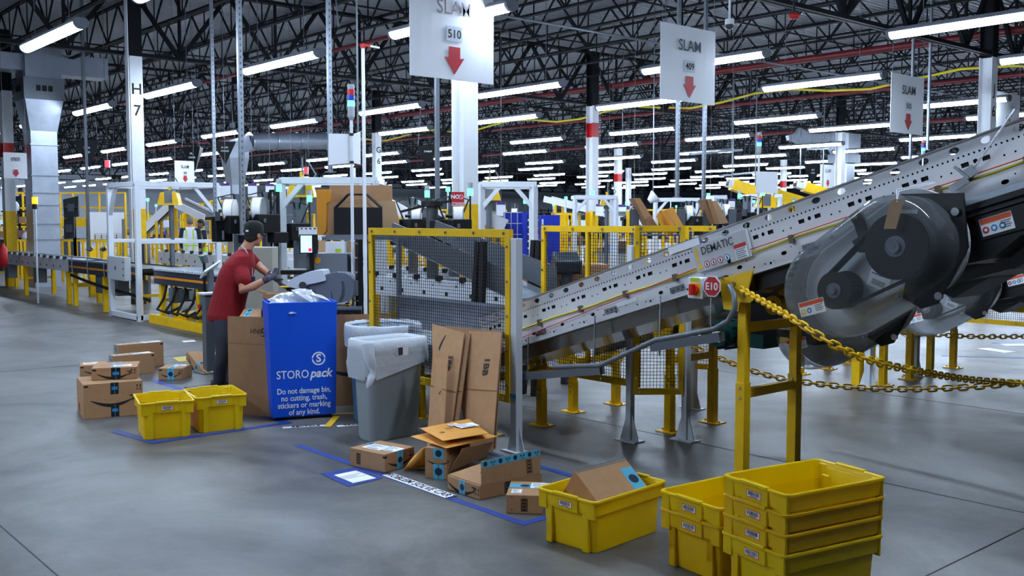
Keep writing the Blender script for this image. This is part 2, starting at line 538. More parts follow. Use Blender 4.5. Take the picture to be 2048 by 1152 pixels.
g = G(); g.bar((0, 0, 0.06), (0, 0, 2.212), 0.008); g.box(-0.05, 0.05, -0.04, 0.04, 0.055, 0.085)
wire_me = g.mesh('suspension_wire'); wire_me.materials.append(mat('lamp_wire', (96, 102, 116), 0.5)); fix_normals(wire_me)
LAMP_LABELS = {(0, 0): 'lit strip light hanging in front of the big square duct at upper left', (0, 1): 'lit strip light between the first tall strut and the column marked H 7',
    (-1, 1): 'lit strip light hanging just right of the column marked H 7', (-2, 1): 'lit strip light hanging left of the column marked H 7',
    (1, 1): 'lit strip light half hidden behind the largest sign marked 510', (0, 2): 'lit strip light just right of the broad white column',
    (1, 2): 'lit strip light passing behind the second SLAM sign', (2, 2): 'lit strip light nearest the top right corner of the photo',
    (-1, 2): 'lit strip light crossing above the thin white pole with red tip', (1, 3): 'lit strip light between the second and third SLAM signs, upper one',
    (0, 3): 'lit strip light under the second SLAM sign, beside the red banded column', (1, 4): 'lit strip light running from the third SLAM sign to the column J 6',
    (0, 4): 'lit strip light above the second coloured stack light', (2, 3): 'lit strip light at the right edge, above the J 6 mark'}
nl = 0
for j, y in enumerate([4.5 + 8.95 * k + d for k in range(-1, 10) for d in (0, 3.62)]):
    row = j - 2
    for i in range(4, -17, -1):
        x = -15.27 + 4.63 * i
        a, b2, c2 = proj((x - HL, y, 4.33)), proj((x + HL, y, 4.33)), proj((x, y, 4.33))
        vis = any(-5 < p[0] < 2055 and -10 < p[1] for p in (a, b2, c2)) and c2[2] > 1
        near = (-16 < x < -1 and 3 < y < 6) or (-16 < x < -4 and -6 < y < 17)
        if (not vis and not near) or c2[2] > 84:
            continue
        if row >= 0 and (i, row) in ((-1, 5),):
            pass
        lab = LAMP_LABELS.get((i, row))
        D = c2[2]
        if not vis:
            lab, grp = 'strip light above the aisle out of the picture', 'strip lights above the aisle'
        elif lab:
            grp = 'hanging strip lights'
        elif D < 45:
            lab, grp = 'lit strip light hanging in the middle rows of the hall', 'strip lights in the middle rows'
        else:
            lab, grp = 'small distant lit strip light far back in the hall', 'strip lights in the far rows'
        t = thing('strip_light', lab, 'strip light', (x, y, 4.33), group=grp)
        for nm, me, lx in (('lens', lens_me, 0), ('housing', house_me, 0)) + (('suspension_wire', wire_me, -0.8), ('suspension_wire', wire_me, 0.8)) + ((('end_cap', cap_me, HL + 0.012), ('end_cap', cap_me, -HL - 0.062)) if D < 48 else ()):
            o = bpy.data.objects.new(nm, me); C.objects.link(o); o.parent = t; o.location = (lx, 0, 0)
        nl += 1
print('strip lights', nl)
# ------------------------------------------------------------------ totes
def rring(wx, wy, r, z, k=4):
    pts = []
    for cx, cy, a0 in ((1, 1, 0), (-1, 1, 90), (-1, -1, 180), (1, -1, 270)):
        for i in range(k + 1):
            a = R(a0 + 90 * i / k)
            pts.append(V((cx * (wx / 2 - r) + r * math.cos(a), cy * (wy / 2 - r) + r * math.sin(a), z)))
    return pts
def barcode(parent, o, x, y, wdt=0.09, hgt=0.034, seed=1, border=ORANGE):
    """a bar-coded sticker with an orange edge"""
    x, y = V(x).normalized(), V(y).normalized(); z = x.cross(y); o = V(o)
    g = G().use(border); g.prism([(-wdt / 2, -hgt / 2), (wdt / 2, -hgt / 2), (wdt / 2, hgt / 2), (-wdt / 2, hgt / 2)], o, x, y, z * 0.001)
    g.use(PAPER); k = 0.0035
    g.prism([(-wdt / 2 + k, -hgt / 2 + k), (wdt / 2 - k, -hgt / 2 + k), (wdt / 2 - k, hgt / 2 - k), (-wdt / 2 + k, hgt / 2 - k)], o + z * 0.001, x, y, z * 0.0005)
    g.use(INK); rnd = random.Random(seed); p = -wdt / 2 + 0.010
    while p < wdt / 2 - 0.012:
        b = rnd.choice((0.0012, 0.002, 0.003)); g.prism([(p, -hgt * 0.18), (p + b, -hgt * 0.18), (p + b, hgt * 0.34), (p, hgt * 0.34)], o + z * 0.0015, x, y, z * 0.0004)
        p += b + rnd.choice((0.0012, 0.002))
    g.prism([(-wdt * 0.25, -hgt * 0.34), (wdt * 0.25, -hgt * 0.34), (wdt * 0.25, -hgt * 0.25), (-wdt * 0.25, -hgt * 0.25)], o + z * 0.0015, x, y, z * 0.0004)
    return obj('barcode_label', g, None, parent)
def tote(label, loc, rz, ln=0.60, wd=0.40, H=0.28, m=TOTE, seed=1, group='yellow plastic totes'):
    t = thing('tote', label, 'tote', loc, R(rz), group)
    kx, ky = wd / 0.40, ln / 0.60
    g = G()
    ring = lambda a, b, r, z: rring(a * kx, b * ky, r, z)
    rings = [ring(0.335, 0.52, 0.02, 0.006), ring(0.345, 0.53, 0.03, 0.0), ring(0.362, 0.553, 0.03, H - 0.085), ring(0.386, 0.578, 0.03, H - 0.082),
             ring(0.392, 0.588, 0.03, H - 0.016), ring(0.414, 0.612, 0.03, H - 0.014), ring(0.414, 0.612, 0.03, H), ring(0.384, 0.578, 0.025, H),
             ring(0.372, 0.562, 0.025, H - 0.03), ring(0.352, 0.540, 0.025, H - 0.085), ring(0.335, 0.52, 0.025, 0.012)]
    g.loft(rings, True, False)
    obj('body', g, m, t, bev=0.003, seg=1)
    for sy in (-1, 1):                       # ribs and the raised label panel of each end
        g = G()
        y0 = sy * 0.268 * ky; y1 = sy * 0.284 * ky
        for x in (-0.125, 0.125):
            g.box((x - 0.022) * kx, (x + 0.022) * kx, min(y0, y1) - 0.004, max(y0, y1), 0.0, H - 0.06)
        g.box(-0.085 * kx, 0.085 * kx, min(y1, sy * 0.300 * ky), max(y1, sy * 0.300 * ky), H - 0.085, H - 0.012)
        g.box(-0.085 * kx, 0.085 * kx, min(sy * 0.288 * ky, sy * 0.310 * ky), max(sy * 0.288 * ky, sy * 0.310 * ky), H - 0.012, H + 0.007)
        for x in (-0.165, 0.165):
            g.box((x - 0.03) * kx, (x + 0.03) * kx, min(sy * 0.28, sy * 0.296) * ky, max(sy * 0.28, sy * 0.296) * ky, H - 0.10, H - 0.012)
        obj('end_panel', g, m, t, bev=0.004, seg=1)
    barcode(t, (0.0, -0.3005 * ky, H - 0.048), (1, 0, 0), (0, 0, 1), seed=seed)
    return t
tote('empty yellow tote on the floor beside the large smiling box', (-7.72, 3.03, 0), 75, 0.5, 0.40, 0.29, seed=3)
tote('yellow tote holding a few white scraps, in front of the leaning S5 cardboard', (-7.70, 3.45, 0), 78.5, 0.5, 0.40, 0.29, seed=4)
tote('yellow tote with a taped brown box tilted inside it', (-3.644, 3.81, 0), 4, seed=5)
tote('lower tote of the stack of two', (-2.93, 3.99, 0), -6, m=TOTE2, seed=6)
tote('upper tote of the stack of two, empty', (-2.93, 3.99, 0.088), -6, seed=7)
for k, nm in enumerate(('bottom tote of the stack of four', 'second tote from the floor in the stack of four', 'third tote from the floor in the stack of four', 'topmost empty tote of the stack of four')):
    tote(nm, (-2.475 + 0.002 * k, 3.893, 0.088 * k), -12 + (0.4 if k % 2 else 0), m=TOTE if k in (0, 3) else TOTE2, seed=10 + k)
# white scraps inside the second tote
for k, (dx, dy, r) in enumerate(((0.05, -0.1, 20), (-0.06, -0.03, 70), (0.02, 0.09, 110))):
    g = G(); g.obox((0, 0, 0.03), (0.12, 0.07, 0.06)); g.use(RED).box(-0.02, 0.02, -0.037, -0.035, 0.02, 0.05)
    g.mats = [PAPER, RED]; g.m = [0] * 6 + [1] * 6
    o = obj('paper_scrap', g, None, bev=0.006); o.location = (-7.70 + dx, 3.45 + dy, 0.10); o.rotation_euler = (0.25, 0.2, R(r))
    tag(o, 'small white packet with red mark lying in the second yellow tote', 'packet', 'packets in the tote')
    o.location.z = 0.014 if k else 0.02
    o.rotation_euler = (0, 0, R(r)); o.scale = (1, 1, 2.9)
# ------------------------------------------------------------------ cartons
def smile_poly(w):
    """swoosh with an arrow head, width w, centred"""
    up, lo = [], []; n = 16
    for i in range(n + 1):
        t = i / n; x = -w / 2 + w * 0.93 * t
        c = -0.155 * w * math.sin(math.pi * (0.06 + 0.86 * t)) + 0.05 * w
        th = 0.014 * w + 0.068 * w * math.sin(math.pi * t) ** 0.8
        up.append((x, c + th * 0.35)); lo.append((x, c - th * 0.65))
    return up + lo[::-1]
def smile(parent, o, x, y, w):
    x, y = V(x).normalized(), V(y).normalized(); z = x.cross(y); o = V(o)
    g = G(); up = smile_poly(w); n = len(up) // 2
    for i in range(n - 1):
        a, b, c, d = up[i], up[i + 1], up[2 * n - 2 - i], up[2 * n - 1 - i]
        g.prism([d, c, b, a], o, x, y, z * 0.0008)
    e = w * 0.47                             # arrow head: two strokes
    g.prism([(e * 0.74, 0.095 * w), (e * 1.02, 0.10 * w), (e * 1.0, 0.065 * w), (e * 0.78, 0.07 * w)], o, x, y, z * 0.0008)
    g.prism([(e * 1.02, 0.10 * w), (e * 0.97, 0.0), (e * 0.86, -0.05 * w), (e * 0.92, 0.07 * w)], o, x, y, z * 0.0008)
    return obj('smile_print', g, INK, parent)
def upmarks(parent, o, x, y, s):
    x, y = V(x).normalized(), V(y).normalized(); z = x.cross(y); g = G()
    for k in (-0.3, 0.3):
        g.prism([((k - 0.05) * s, -0.4 * s), ((k + 0.05) * s, -0.4 * s), ((k + 0.05) * s, 0.3 * s), ((k - 0.05) * s, 0.3 * s)], o, x, y, z * 0.0006)
        g.prism([((k - 0.2) * s, 0.2 * s), ((k + 0.2) * s, 0.2 * s), (k * s, 0.5 * s)], o, x, y, z * 0.0006)
    g.prism([(-0.55 * s, -0.55 * s), (0.55 * s, -0.55 * s), (0.55 * s, -0.46 * s), (-0.55 * s, -0.46 * s)], o, x, y, z * 0.0006)
    return obj('arrow_print', g, INK, parent)
def tape_piece(parent, o, x, y, w, h, m, pat):
    """a strip of printed packing tape with round badges and bows"""
    x, y = V(x).normalized(), V(y).normalized(); z = x.cross(y); o = V(o)
    g = G().use(m); g.prism([(-w / 2, -h / 2), (w / 2, -h / 2), (w / 2, h / 2), (-w / 2, h / 2)], o, x, y, z * 0.001)
    g.use(pat); L = max(w, h); s = min(w, h); n = max(1, int(L / (s * 1.3)))
    for i in range(n):
        q = -L / 2 + (i + 0.5) * L / n
        if m.name == 'black_tape':
            g.prism([(-0.36 * w, q - 0.012), (0.36 * w, q - 0.012), (0.36 * w, q + 0.014), (-0.36 * w, q + 0.014)], o + z * 0.001, x, y, z * 0.0005); continue
        cx, cy = (q, 0) if w > h else (0, q)
        if i % 2 == 0:
            g.prism([(cx + 0.36 * s * math.cos(a * math.pi / 6), cy + 0.36 * s * math.sin(a * math.pi / 6)) for a in range(12)], o + z * 0.001, x, y, z * 0.0005)
        else:
            for sg in (-1, 1):
                g.prism([(cx, cy), (cx + sg * 0.4 * s, cy + 0.28 * s), (cx + sg * 0.42 * s, cy - 0.02 * s)][::sg], o + z * 0.001, x, y, z * 0.0005)
                g.prism([(cx, cy), (cx + sg * 0.12 * s, cy - 0.45 * s), (cx + sg * 0.24 * s, cy - 0.40 * s)][::-sg], o + z * 0.001, x, y, z * 0.0005)
    if h > w:
        g.prism([(-0.03 * s, -h / 2), (0.03 * s, -h / 2), (0.03 * s, h / 2), (-0.03 * s, h / 2)], o + z * 0.001, x, y, z * 0.0004)
    return obj('packing_tape', g, None, parent)
def paper_label(parent, o, x, y, w, h, seed=1, name='shipping_label'):
    x, y = V(x).normalized(), V(y).normalized(); z = x.cross(y); o = V(o); rnd = random.Random(seed)
    g = G().use(PAPER); g.prism([(-w / 2, -h / 2), (w / 2, -h / 2), (w / 2, h / 2), (-w / 2, h / 2)], o, x, y, z * 0.001)
    g.use(PAPERG)
    for i in range(5):
        yy = h * (0.36 - 0.12 * i); ww = w * rnd.uniform(0.3, 0.75)
        g.prism([(-w * 0.42, yy), (-w * 0.42 + ww, yy), (-w * 0.42 + ww, yy + h * 0.045), (-w * 0.42, yy + h * 0.045)], o + z * 0.001, x, y, z * 0.0004)
    g.use(INK)
    for i in range(14):
        p = -w * 0.3 + i * w * 0.045; g.prism([(p, -h * 0.42), (p + w * 0.02, -h * 0.42), (p + w * 0.02, -h * 0.25), (p, -h * 0.25)], o + z * 0.001, x, y, z * 0.0004)
    return obj(name, g, None, parent)
def handling_mark(parent, o, x, y, w, h):
    """the black ladder-shaped printing on a carton's side"""
    x, y = V(x).normalized(), V(y).normalized(); z = x.cross(y); o = V(o); g = G(); k = w * 0.09
    for a, b, c, d in [(-w / 2, -w / 2 + k, -h / 2, h / 2), (w / 2 - k, w / 2, -h / 2, h / 2)] + [(-w / 2, w / 2, -h / 2 + i * (h - k) / 4, -h / 2 + i * (h - k) / 4 + k) for i in range(5)] + [(-w * 0.32, w * 0.32, -h / 2 + (i + 0.28) * h / 4, -h / 2 + (i + 0.72) * h / 4) for i in range(4)]:
        g.prism([(a, c), (b, c), (b, d), (a, d)], o, x, y, z * 0.0007)
    return obj('handling_print', g, INK, parent)
def carton_at(pl, pr, z0):
    a, b = onz(*pl, z0), onz(*pr, z0)
    d = (b - a); d.z = 0
    return a, d.length, math.atan2(d.y, d.x)
def carton(label, pl, pr, dp, h, z0=0.0, m=CARD, group='shipping cartons', rot=None, top=True):
    """a closed carton; pl and pr are its two lower near corners as seen in the photo"""
    a, L, rz = carton_at(pl, pr, z0)
    t = thing('carton', label, 'box', a + V((0, 0, 0.0005)), rz, group)
    g = G(); g.box(0, L, 0, dp, 0, h)
    obj('body', g, m, t, bev=0.004, seg=2)
    if top:
        g = G(); g.box(0.004, L - 0.004, dp / 2 - 0.0012, dp / 2 + 0.0012, h - 0.001, h + 0.0006)
        obj('seam', g, CARDE, t)
    return t, L
X1, Y1, Z1 = V((1, 0, 0)), V((0, 1, 0)), V((0, 0, 1))
def corner_mark(t, L, h, dp=0):
    g = G(); g.box(0.006, 0.04, -0.0008, 0.0, h - 0.028, h - 0.012); return obj('corner_print', g, INK, t)
t, L = carton('large brown box with a black smile print, under a flatter box', (168, 840), (287, 829), 0.48, 0.30)
smile(t, (L * 0.50, -0.0005, 0.148), X1, Z1, L * 0.76); upmarks(t, (L * 0.93, -0.0005, 0.25), X1, Z1, 0.045); corner_mark(t, L, 0.3)
tape_piece(t, (L * 0.52, -0.0005, 0.25), X1, Z1, 0.065, 0.10, BTAPE, CYAN); tape_piece(t, (L * 0.52, -0.0005, 0.06), X1, Z1, 0.065, 0.11, BTAPE, CYAN)
handling_mark(t, (-0.0005, 0.3, 0.06), -Y1, Z1, 0.05, 0.08)
t, L = carton('flat smile box with black tape and a white label, on top of the large box', (183, 761), (275, 757), 0.36, 0.105, 0.3016)
smile(t, (L * 0.50, -0.0005, 0.045), X1, Z1, L * 0.76); upmarks(t, (L * 0.91, -0.0005, 0.07), X1, Z1, 0.042); corner_mark(t, L, 0.105)
tape_piece(t, (L * 0.53, -0.0005, 0.052), X1, Z1, 0.075, 0.10, BTAPE, CYAN); tape_piece(t, (L * 0.5, 0.18, 0.1055), X1, Y1, 0.075, 0.36, mat('tape_grey', (112, 112, 124), 0.4), BTAPE)
paper_label(t, (L * 0.66, 0.10, 0.107), X1, Y1, 0.15, 0.11)
t, L = carton('small brown box mostly hidden behind the stacked smile boxes', (160, 753), (214, 750), 0.30, 0.115)
smile(t, (L * 0.6, -0.0005, 0.05), X1, Z1, L * 0.9); corner_mark(t, L, 0.115); handling_mark(t, (-0.0005, 0.14, 0.06), -Y1, Z1, 0.045, 0.08); paper_label(t, (L * 0.4, 0.17, 0.1155), X1, Y1, 0.15, 0.11)
t, L = carton('long brown box standing on edge, directly behind the stacked smile boxes', (228, 754), (310, 746), 0.16, 0.225)
tape_piece(t, (-0.0005, 0.08, 0.12), -Y1, Z1, 0.06, 0.2, PTAPE, INKB); paper_label(t, (L * 0.72, 0.08, 0.2255), X1, Y1, 0.2, 0.1); g = G(); g.box(L - 0.035, L - 0.008, -0.0008, 0, 0.19, 0.21); obj('corner_print', g, INK, t)
tape_piece(t, (L * 0.3, 0.08, 0.2255), X1, Y1, L * 0.5, 0.05, mat('tape_pale', (170, 180, 184), 0.4), PAPERG)
t, L = carton('longest brown box standing on edge, rearmost of the left pile', (238, 741), (328, 732), 0.15, 0.285)
tape_piece(t, (-0.0005, 0.075, 0.19), -Y1, Z1, 0.06, 0.17, PTAPE, INKB); paper_label(t, (L * 0.78, 0.075, 0.2855), X1, Y1, 0.2, 0.1); g = G(); g.box(L - 0.035, L - 0.008, -0.0008, 0, 0.25, 0.27); obj('corner_print', g, INK, t)
tape_piece(t, (L * 0.32, 0.075, 0.2855), X1, Y1, L * 0.5, 0.05, MATS['tape_pale'], PAPERG)
t, L = carton('small smile box with light blue tape beside the ribbed floor mat', (317, 760), (366, 760), 0.30, 0.125)
smile(t, (L * 0.5, -0.0005, 0.055), X1, Z1, L * 0.8); tape_piece(t, (L * 0.5, -0.0005, 0.0625), X1, Z1, 0.07, 0.122, PTAPE, INKB); tape_piece(t, (L * 0.5, 0.15, 0.1255), X1, Y1, 0.07, 0.29, PTAPE, INKB)
paper_label(t, (L * 0.66, 0.2, 0.127), X1, Y1, 0.12, 0.1); upmarks(t, (L * 0.9, -0.0005, 0.085), X1, Z1, 0.035); corner_mark(t, L, 0.125)
t, L = carton('smile box with light blue tape tipped against its neighbour at the worker\'s heel', (372, 734), (408, 753), 0.32, 0.10, 0.0)
smile(t, (L * 0.5, -0.0005, 0.045), X1, Z1, L * 0.8); tape_piece(t, (L * 0.45, -0.0005, 0.05), X1, Z1, 0.07, 0.098, PTAPE, INKB); tape_piece(t, (L * 0.45, 0.16, 0.1005), X1, Y1, 0.07, 0.3, PTAPE, INKB)
paper_label(t, (L * 0.72, 0.12, 0.102), X1, Y1, 0.1, 0.08); paper_label(t, (L * 0.2, 0.22, 0.102), X1, Y1, 0.1, 0.14)
t.location.z = 0.085; t.rotation_euler = (R(-3), R(15), t.rotation_euler.z + R(4))
# right-hand heap
t, L = carton('brown box with a large white shipping label on top, beside the grey bin', (700, 931), (770, 946), 0.29, 0.125)
handling_mark(t, (L * 0.25, -0.0005, 0.06), X1, Z1, 0.038, 0.075); paper_label(t, (L * 0.42, 0.12, 0.1265), X1, Y1, 0.17, 0.13); paper_label(t, (L * 0.82, 0.14, 0.1265), X1, Y1, 0.12, 0.12)
tape_piece(t, (L * 0.5, 0.17, 0.1255), X1, Y1, L * 0.98, 0.05, PTAPE, INKB); tape_piece(t, (L + 0.0005, 0.145, 0.0625), Y1, Z1, 0.06, 0.122, PTAPE, INKB); smile(t, (L + 0.0004, 0.15, 0.055), Y1, Z1, 0.24)
g = G(); g.box(L - 0.02, L + 0.0008, -0.0008, 0.02, 0.095, 0.11); obj('corner_print', g, INK, t); upmarks(t, (L + 0.0005, 0.26, 0.09), Y1, Z1, 0.035)
for a, b in ((0.03, 0.02), (0.03, 0.105), (0.10, 0.02), (0.10, 0.105)):
    g = G(); g.box(a, a + 0.012, -0.0007, 0, b, b + 0.002); g.box(a, a + 0.002, -0.0007, 0, b, b + 0.01); obj('corner_print', g, CARDE, t)
t, L = carton('tall open brown box with the padded mailers resting on it', (850, 956), (894, 960), 0.42, 0.205, top=False)
smile(t, (L * 0.62, -0.0005, 0.115), X1, Z1, L * 1.0); tape_piece(t, (L * 0.62, -0.0005, 0.05), X1, Z1, 0.075, 0.10, PTAPE, INKB); tape_piece(t, (L * 0.62, -0.0005, 0.17), X1, Z1, 0.075, 0.065, PTAPE, INKB)
g = G(); g.prism([(0, 0), (0.40, 0.02), (0.42, 0.14), (0.03, 0.17)], (L + 0.004, 0.02, 0.05), V((0.25, 1, 0)).normalized(), V((0.5, 0, 1)).normalized(), V((0.004, 0, 0)))
obj('flap', g, CARD, t)
upmarks(t, (L + 0.0008, 0.06, 0.18), Y1, Z1, 0.04)
t, L = carton('open brown box marked 1B2 with one taped flap standing up', (895, 978), (959, 1001), 0.50, 0.088, top=False)
smile(t, (L * 0.46, -0.0005, 0.04), X1, Z1, L * 0.86); tape_piece(t, (L * 0.47, -0.0005, 0.044), X1, Z1, 0.06, 0.085, PTAPE, INKB); upmarks(t, (L * 0.93, -0.0005, 0.05), X1, Z1, 0.04); handling_mark(t, (L + 0.0005, 0.22, 0.044), Y1, Z1, 0.05, 0.07)
g = G(); g.prism([(0.0, 0), (L * 0.98, 0), (L * 0.98, 0.36), (0.05, 0.40)], (0, 0.01, 0.089), X1, V((0, 1, 0.16)).normalized(), V((0, 0, 0.004))); obj('top_flap', g, CARD, t)
text('lettering', '1B2', 0.085, (L * 0.63, 0.16, 0.1185), X1, V((0, 1, 0.16)), INK, t)
fl = G(); fl.prism([(0.0, 0), (0.47, 0), (0.49, 0.155), (0.01, 0.145)], (L + 0.001, 0.015, 0.088), Y1, V((-0.12, 0, 1)).normalized(), V((-0.004, 0, 0))); fo = obj('standing_flap', fl, CARD, t)
tape_piece(t, (L - 0.0145, 0.262, 0.215), V((0, 1, 0.02)), V((-0.12, 0, 1)), 0.47, 0.042, PTAPE, INKB); handling_mark(t, (L - 0.0060, 0.40, 0.145), Y1, V((-0.12, 0, 1)), 0.045, 0.085)
t, L = carton('brown box with barcode sticker and light blue tape, behind the tote holding a box', (1012, 1027), (1085, 1029), 0.30, 0.11)
handling_mark(t, (L * 0.50, -0.0005, 0.052), X1, Z1, 0.038, 0.075); paper_label(t, (L * 0.26, 0.08, 0.1105), X1, Y1, 0.06, 0.08); tape_piece(t, (L * 0.45, 0.2, 0.1105), X1, Y1, L * 0.88, 0.08, PTAPE, INKB); paper_label(t, (L * 0.9, 0.2, 0.1125), X1, Y1, 0.12, 0.12)
for a, b in ((0.03, 0.02), (0.03, 0.095), (0.10, 0.02), (0.10, 0.095)):
    g = G(); g.box(a, a + 0.012, -0.0007, 0, b, b + 0.002); g.box(a, a + 0.002, -0.0007, 0, b, b + 0.01); obj('corner_print', g, INK, t)
# the box tilted inside the third tote
t = thing('carton', 'taped brown box tilted inside the yellow tote', 'box', (-3.60, 3.86, 0.0), 0, 'shipping cartons')
g = G(); g.box(-0.125, 0.125, -0.185, 0.185, -0.10, 0.10); obj('body', g, CARD, t, bev=0.004)
tape_piece(t, (0.02, 0.135, 0.1005), X1, Y1, 0.16, 0.085, PTAPE, INKB)
g = G(); g.box(-0.1265, -0.105, -0.18, 0.18, 0.099, 0.1012); g.box(-0.1265, -0.1255, -0.18, 0.18, 0.05, 0.1012); obj('clear_tape', g, FILM, t)
t.rotation_euler = (R(3), R(36), R(-2)); t.location = (-3.665, 3.86, 0.215)
# padded mailers
def mailer(label, corners, thick, group='yellow padded mailers', lab=True, puff=0.02):
    c = [V(p) for p in corners]; n = 10
    up = (c[1] - c[0]).cross(c[3] - c[0]).normalized()
    if up.z < 0: up = -up
    o = sum(c, V()) / 4
    t = thing('padded_mailer', label, 'mailer', o, group=group)
    g = G()
    def P(u, v):
        return (c[0] * (1 - u) + c[1] * u) * (1 - v) + (c[3] * (1 - u) + c[2] * u) * v - o
    top, bot = [], []
    for i in range(n + 1):
        for j in range(n + 1):
            u, v = i / n, j / n
            e = (math.sin(math.pi * u) * math.sin(math.pi * v)) ** 0.45
            w = 0.004 * math.sin(7 * u + 3 * v) * e
            top.append(P(u, v) + up * (0.002 + puff * e + w)); bot.append(P(u, v) - up * (0.001 + thick * e))
    q = [(i * (n + 1) + j, (i + 1) * (n + 1) + j, (i + 1) * (n + 1) + j + 1, i * (n + 1) + j + 1) for i in range(n) for j in range(n)]
    g.add(top, q, True); g.add(bot, [f[::-1] for f in q], True)
    edge = [i * (n + 1) for i in range(n + 1)] + [n * (n + 1) + j for j in range(1, n + 1)] + [i * (n + 1) + n for i in range(n - 1, -1, -1)] + [j for j in range(n - 1, 0, -1)]
    m2 = len(edge); g.add([top[k] for k in edge] + [bot[k] for k in edge], [(k, (k + 1) % m2, m2 + (k + 1) % m2, m2 + k) for k in range(m2)])
    obj('envelope', g, MAIL, t)
    if lab:
        x = (c[1] - c[0]).normalized(); y = up.cross(x)
        for du, dv, w, h in lab:
            paper_label(t, P(du, dv) + up * (puff + 0.006), x, y, w, h, seed=int(du * 90))
        text('lettering', '90', 0.035, P(0.14, 0.32) + up * (puff * 0.8 + 0.006), x, y, INK, t)
        text('lettering', '|||||', 0.045, P(0.34, 0.45) + up * (puff + 0.007), x, y, INK, t)
    return t
zt = 0.222
mailer('lower padded mailer lying across the tall open box', [onz(821, 873, zt), onz(893, 897, zt), onz(996, 873, zt), onz(918, 853, zt)], 0.012, lab=None, puff=0.014)
zt = 0.262
mailer('upper padded mailer with a white shipping label, on top of the other mailer', [onz(886, 882, zt), onz(977, 867, zt + 0.004), onz(937, 838, zt + 0.02), onz(841, 857, zt + 0.01)], 0.010, lab=[(0.72, 0.45, 0.15, 0.10), (0.52, 0.62, 0.07, 0.06)])
a, b = onz(806, 941, 0.005), onz(852, 934, 0.005)
mailer('padded mailer leaning between the labelled box and the tall open box', [a, b, onz(856, 893, 0.17), onz(846, 898, 0.16)], 0.028, lab=None, puff=0.035)
# loose paper on the floor
g = G(); p = [onz(345, 716, 0.001), onz(358, 724, 0.001), onz(377, 722, 0.001), onz(372, 713, 0.001)]; g.prism([(q.x - p[0].x, q.y - p[0].y) for q in p], (p[0].x, p[0].y, 0.0008), X1, Y1, (0, 0, 0.004))
tag(obj('envelope', g, mat('yellow_envelope', (208, 182, 92), 0.7)), 'flat yellow envelope on the floor behind the small smile boxes', 'envelope')
g = G(); p = [onz(363, 682, 0.001), onz(368, 684.5, 0.001), onz(392, 683, 0.001), onz(388, 680.5, 0.001)]; g.prism([(q.x - p[0].x, q.y - p[0].y) for q in p], (p[0].x, p[0].y, 0.0008), X1, Y1, (0, 0, 0.002))
tag(obj('paper_sheet', g, PAPER), 'sheet of white paper on the floor behind the small smile boxes', 'paper')
# ------------------------------------------------------------------ tape and lettering on the floor
def floor_strip(name, label, cat, pts, w, m, z=0.0012, group=None, th=0.0008):
    g = G()
    for i_, (a, b) in enumerate(zip(pts, pts[1:])):
        zi = z + 0.0009 * i_; a, b = V((a[0], a[1], zi)), V((b[0], b[1], zi)); d = (b - a).normalized() * w * 0.5
        g.bar(a - d, b + d, w, th)
    return tag(obj(name, g, m), label, cat, group)
ca, cc, cb = onz(600, 895), onz(1060, 1046), onz(1060, 930)
floor_strip('floor_tape', 'blue tape outline on the floor around the heap of boxes and mailers', 'floor tape', [(-6.6, 3.62), (-4.07, 3.62), (-4.07, 4.55), (-5.6, 4.55)], 0.055, BLUET, group='blue floor tape')
floor_strip('floor_tape', 'blue tape corner on the floor beside the mat and the two totes', 'floor tape', [(-10.3, 3.95), (-7.42, 3.95), (-7.42, 2.84), (-8.0, 2.76)], 0.075, BLUET, group='blue floor tape')
t = thing('floor_sign', 'white notice sheet framed with wide blue tape on the floor', 'floor sign', (0, 0, 0))
p = [onz(641, 948), onz(697, 974), onz(766, 957), onz(712, 935)]; g = G(); g.prism([(q.x, q.y) for q in p], (0, 0, 0.002), X1, Y1, (0, 0, 0.0008)); obj('tape_frame', g, BLUET, t)
p = [onz(668, 951), onz(706, 967), onz(752, 957), onz(712, 942)]; g = G(); g.prism([(q.x, q.y) for q in p], (0, 0, 0.003), X1, Y1, (0, 0, 0.0008)); obj('sheet', g, PAPER, t)
c = (p[0] + p[1] + p[2] + p[3]) / 4; u = (p[2] - p[1]).normalized(); vv = (p[0] - p[1]).normalized()
for k in range(4):
    g = G(); o = c + vv * (0.05 - 0.022 * k); g.bar((o - u * 0.10).xy.to_3d() + V((0, 0, 0.0042)), (o + u * (0.08 - 0.03 * (k % 3))).xy.to_3d() + V((0, 0, 0.0042)), 0.006, 0.0004); obj('printed_line', g, RED if k == 0 else PAPERG, t)
def floor_sign(label, s, p0, p1, w, sx=1.0, bold=0.02):
    a, b = onz(*p0), onz(*p1); L = (b - a).length; x = (b - a).normalized(); y = V((-x.y, x.x, 0))
    t = thing('floor_lettering', label, 'floor sign', (a + b) / 2, 0)
    g = G(); g.bar(-x * L / 2 + V((0, 0, 0.003)), x * L / 2 + V((0, 0, 0.003)), w, 0.0008); obj('strip', g, PAPER, t)
    text('lettering', s, w * 0.98, V((0, 0, 0.0036)), x, y, INK, t, bold=bold, sx=sx)
    return t
floor_sign('white floor strip reading PROBLEM SOLVE CART beside the blue tape', 'PROBLEM SOLVE CART', (775, 949), (901, 994), 0.085, 0.9, 0.002)
floor_sign('white floor strip reading RECYCLE in front of the blue bin', 'RECYCLE', (565, 856), (658, 851), 0.06, 0.95)
floor_sign('white floor strip reading TRASH in front of the two bagged bins', 'TRASH', (674, 853), (742, 848), 0.06)
floor_strip('floor_tape', 'short yellow tape on the floor under the blue bin', 'floor tape', [tuple(onz(656, 853).xy), tuple(onz(672, 835).xy)], 0.06, YEL, z=0.0052)
floor_strip('floor_tape', 'yellow tape line on the floor between the blue bin and the barrel', 'floor tape', [tuple(onz(640, 830).xy), tuple(onz(705, 826).xy)], 0.05, YEL)
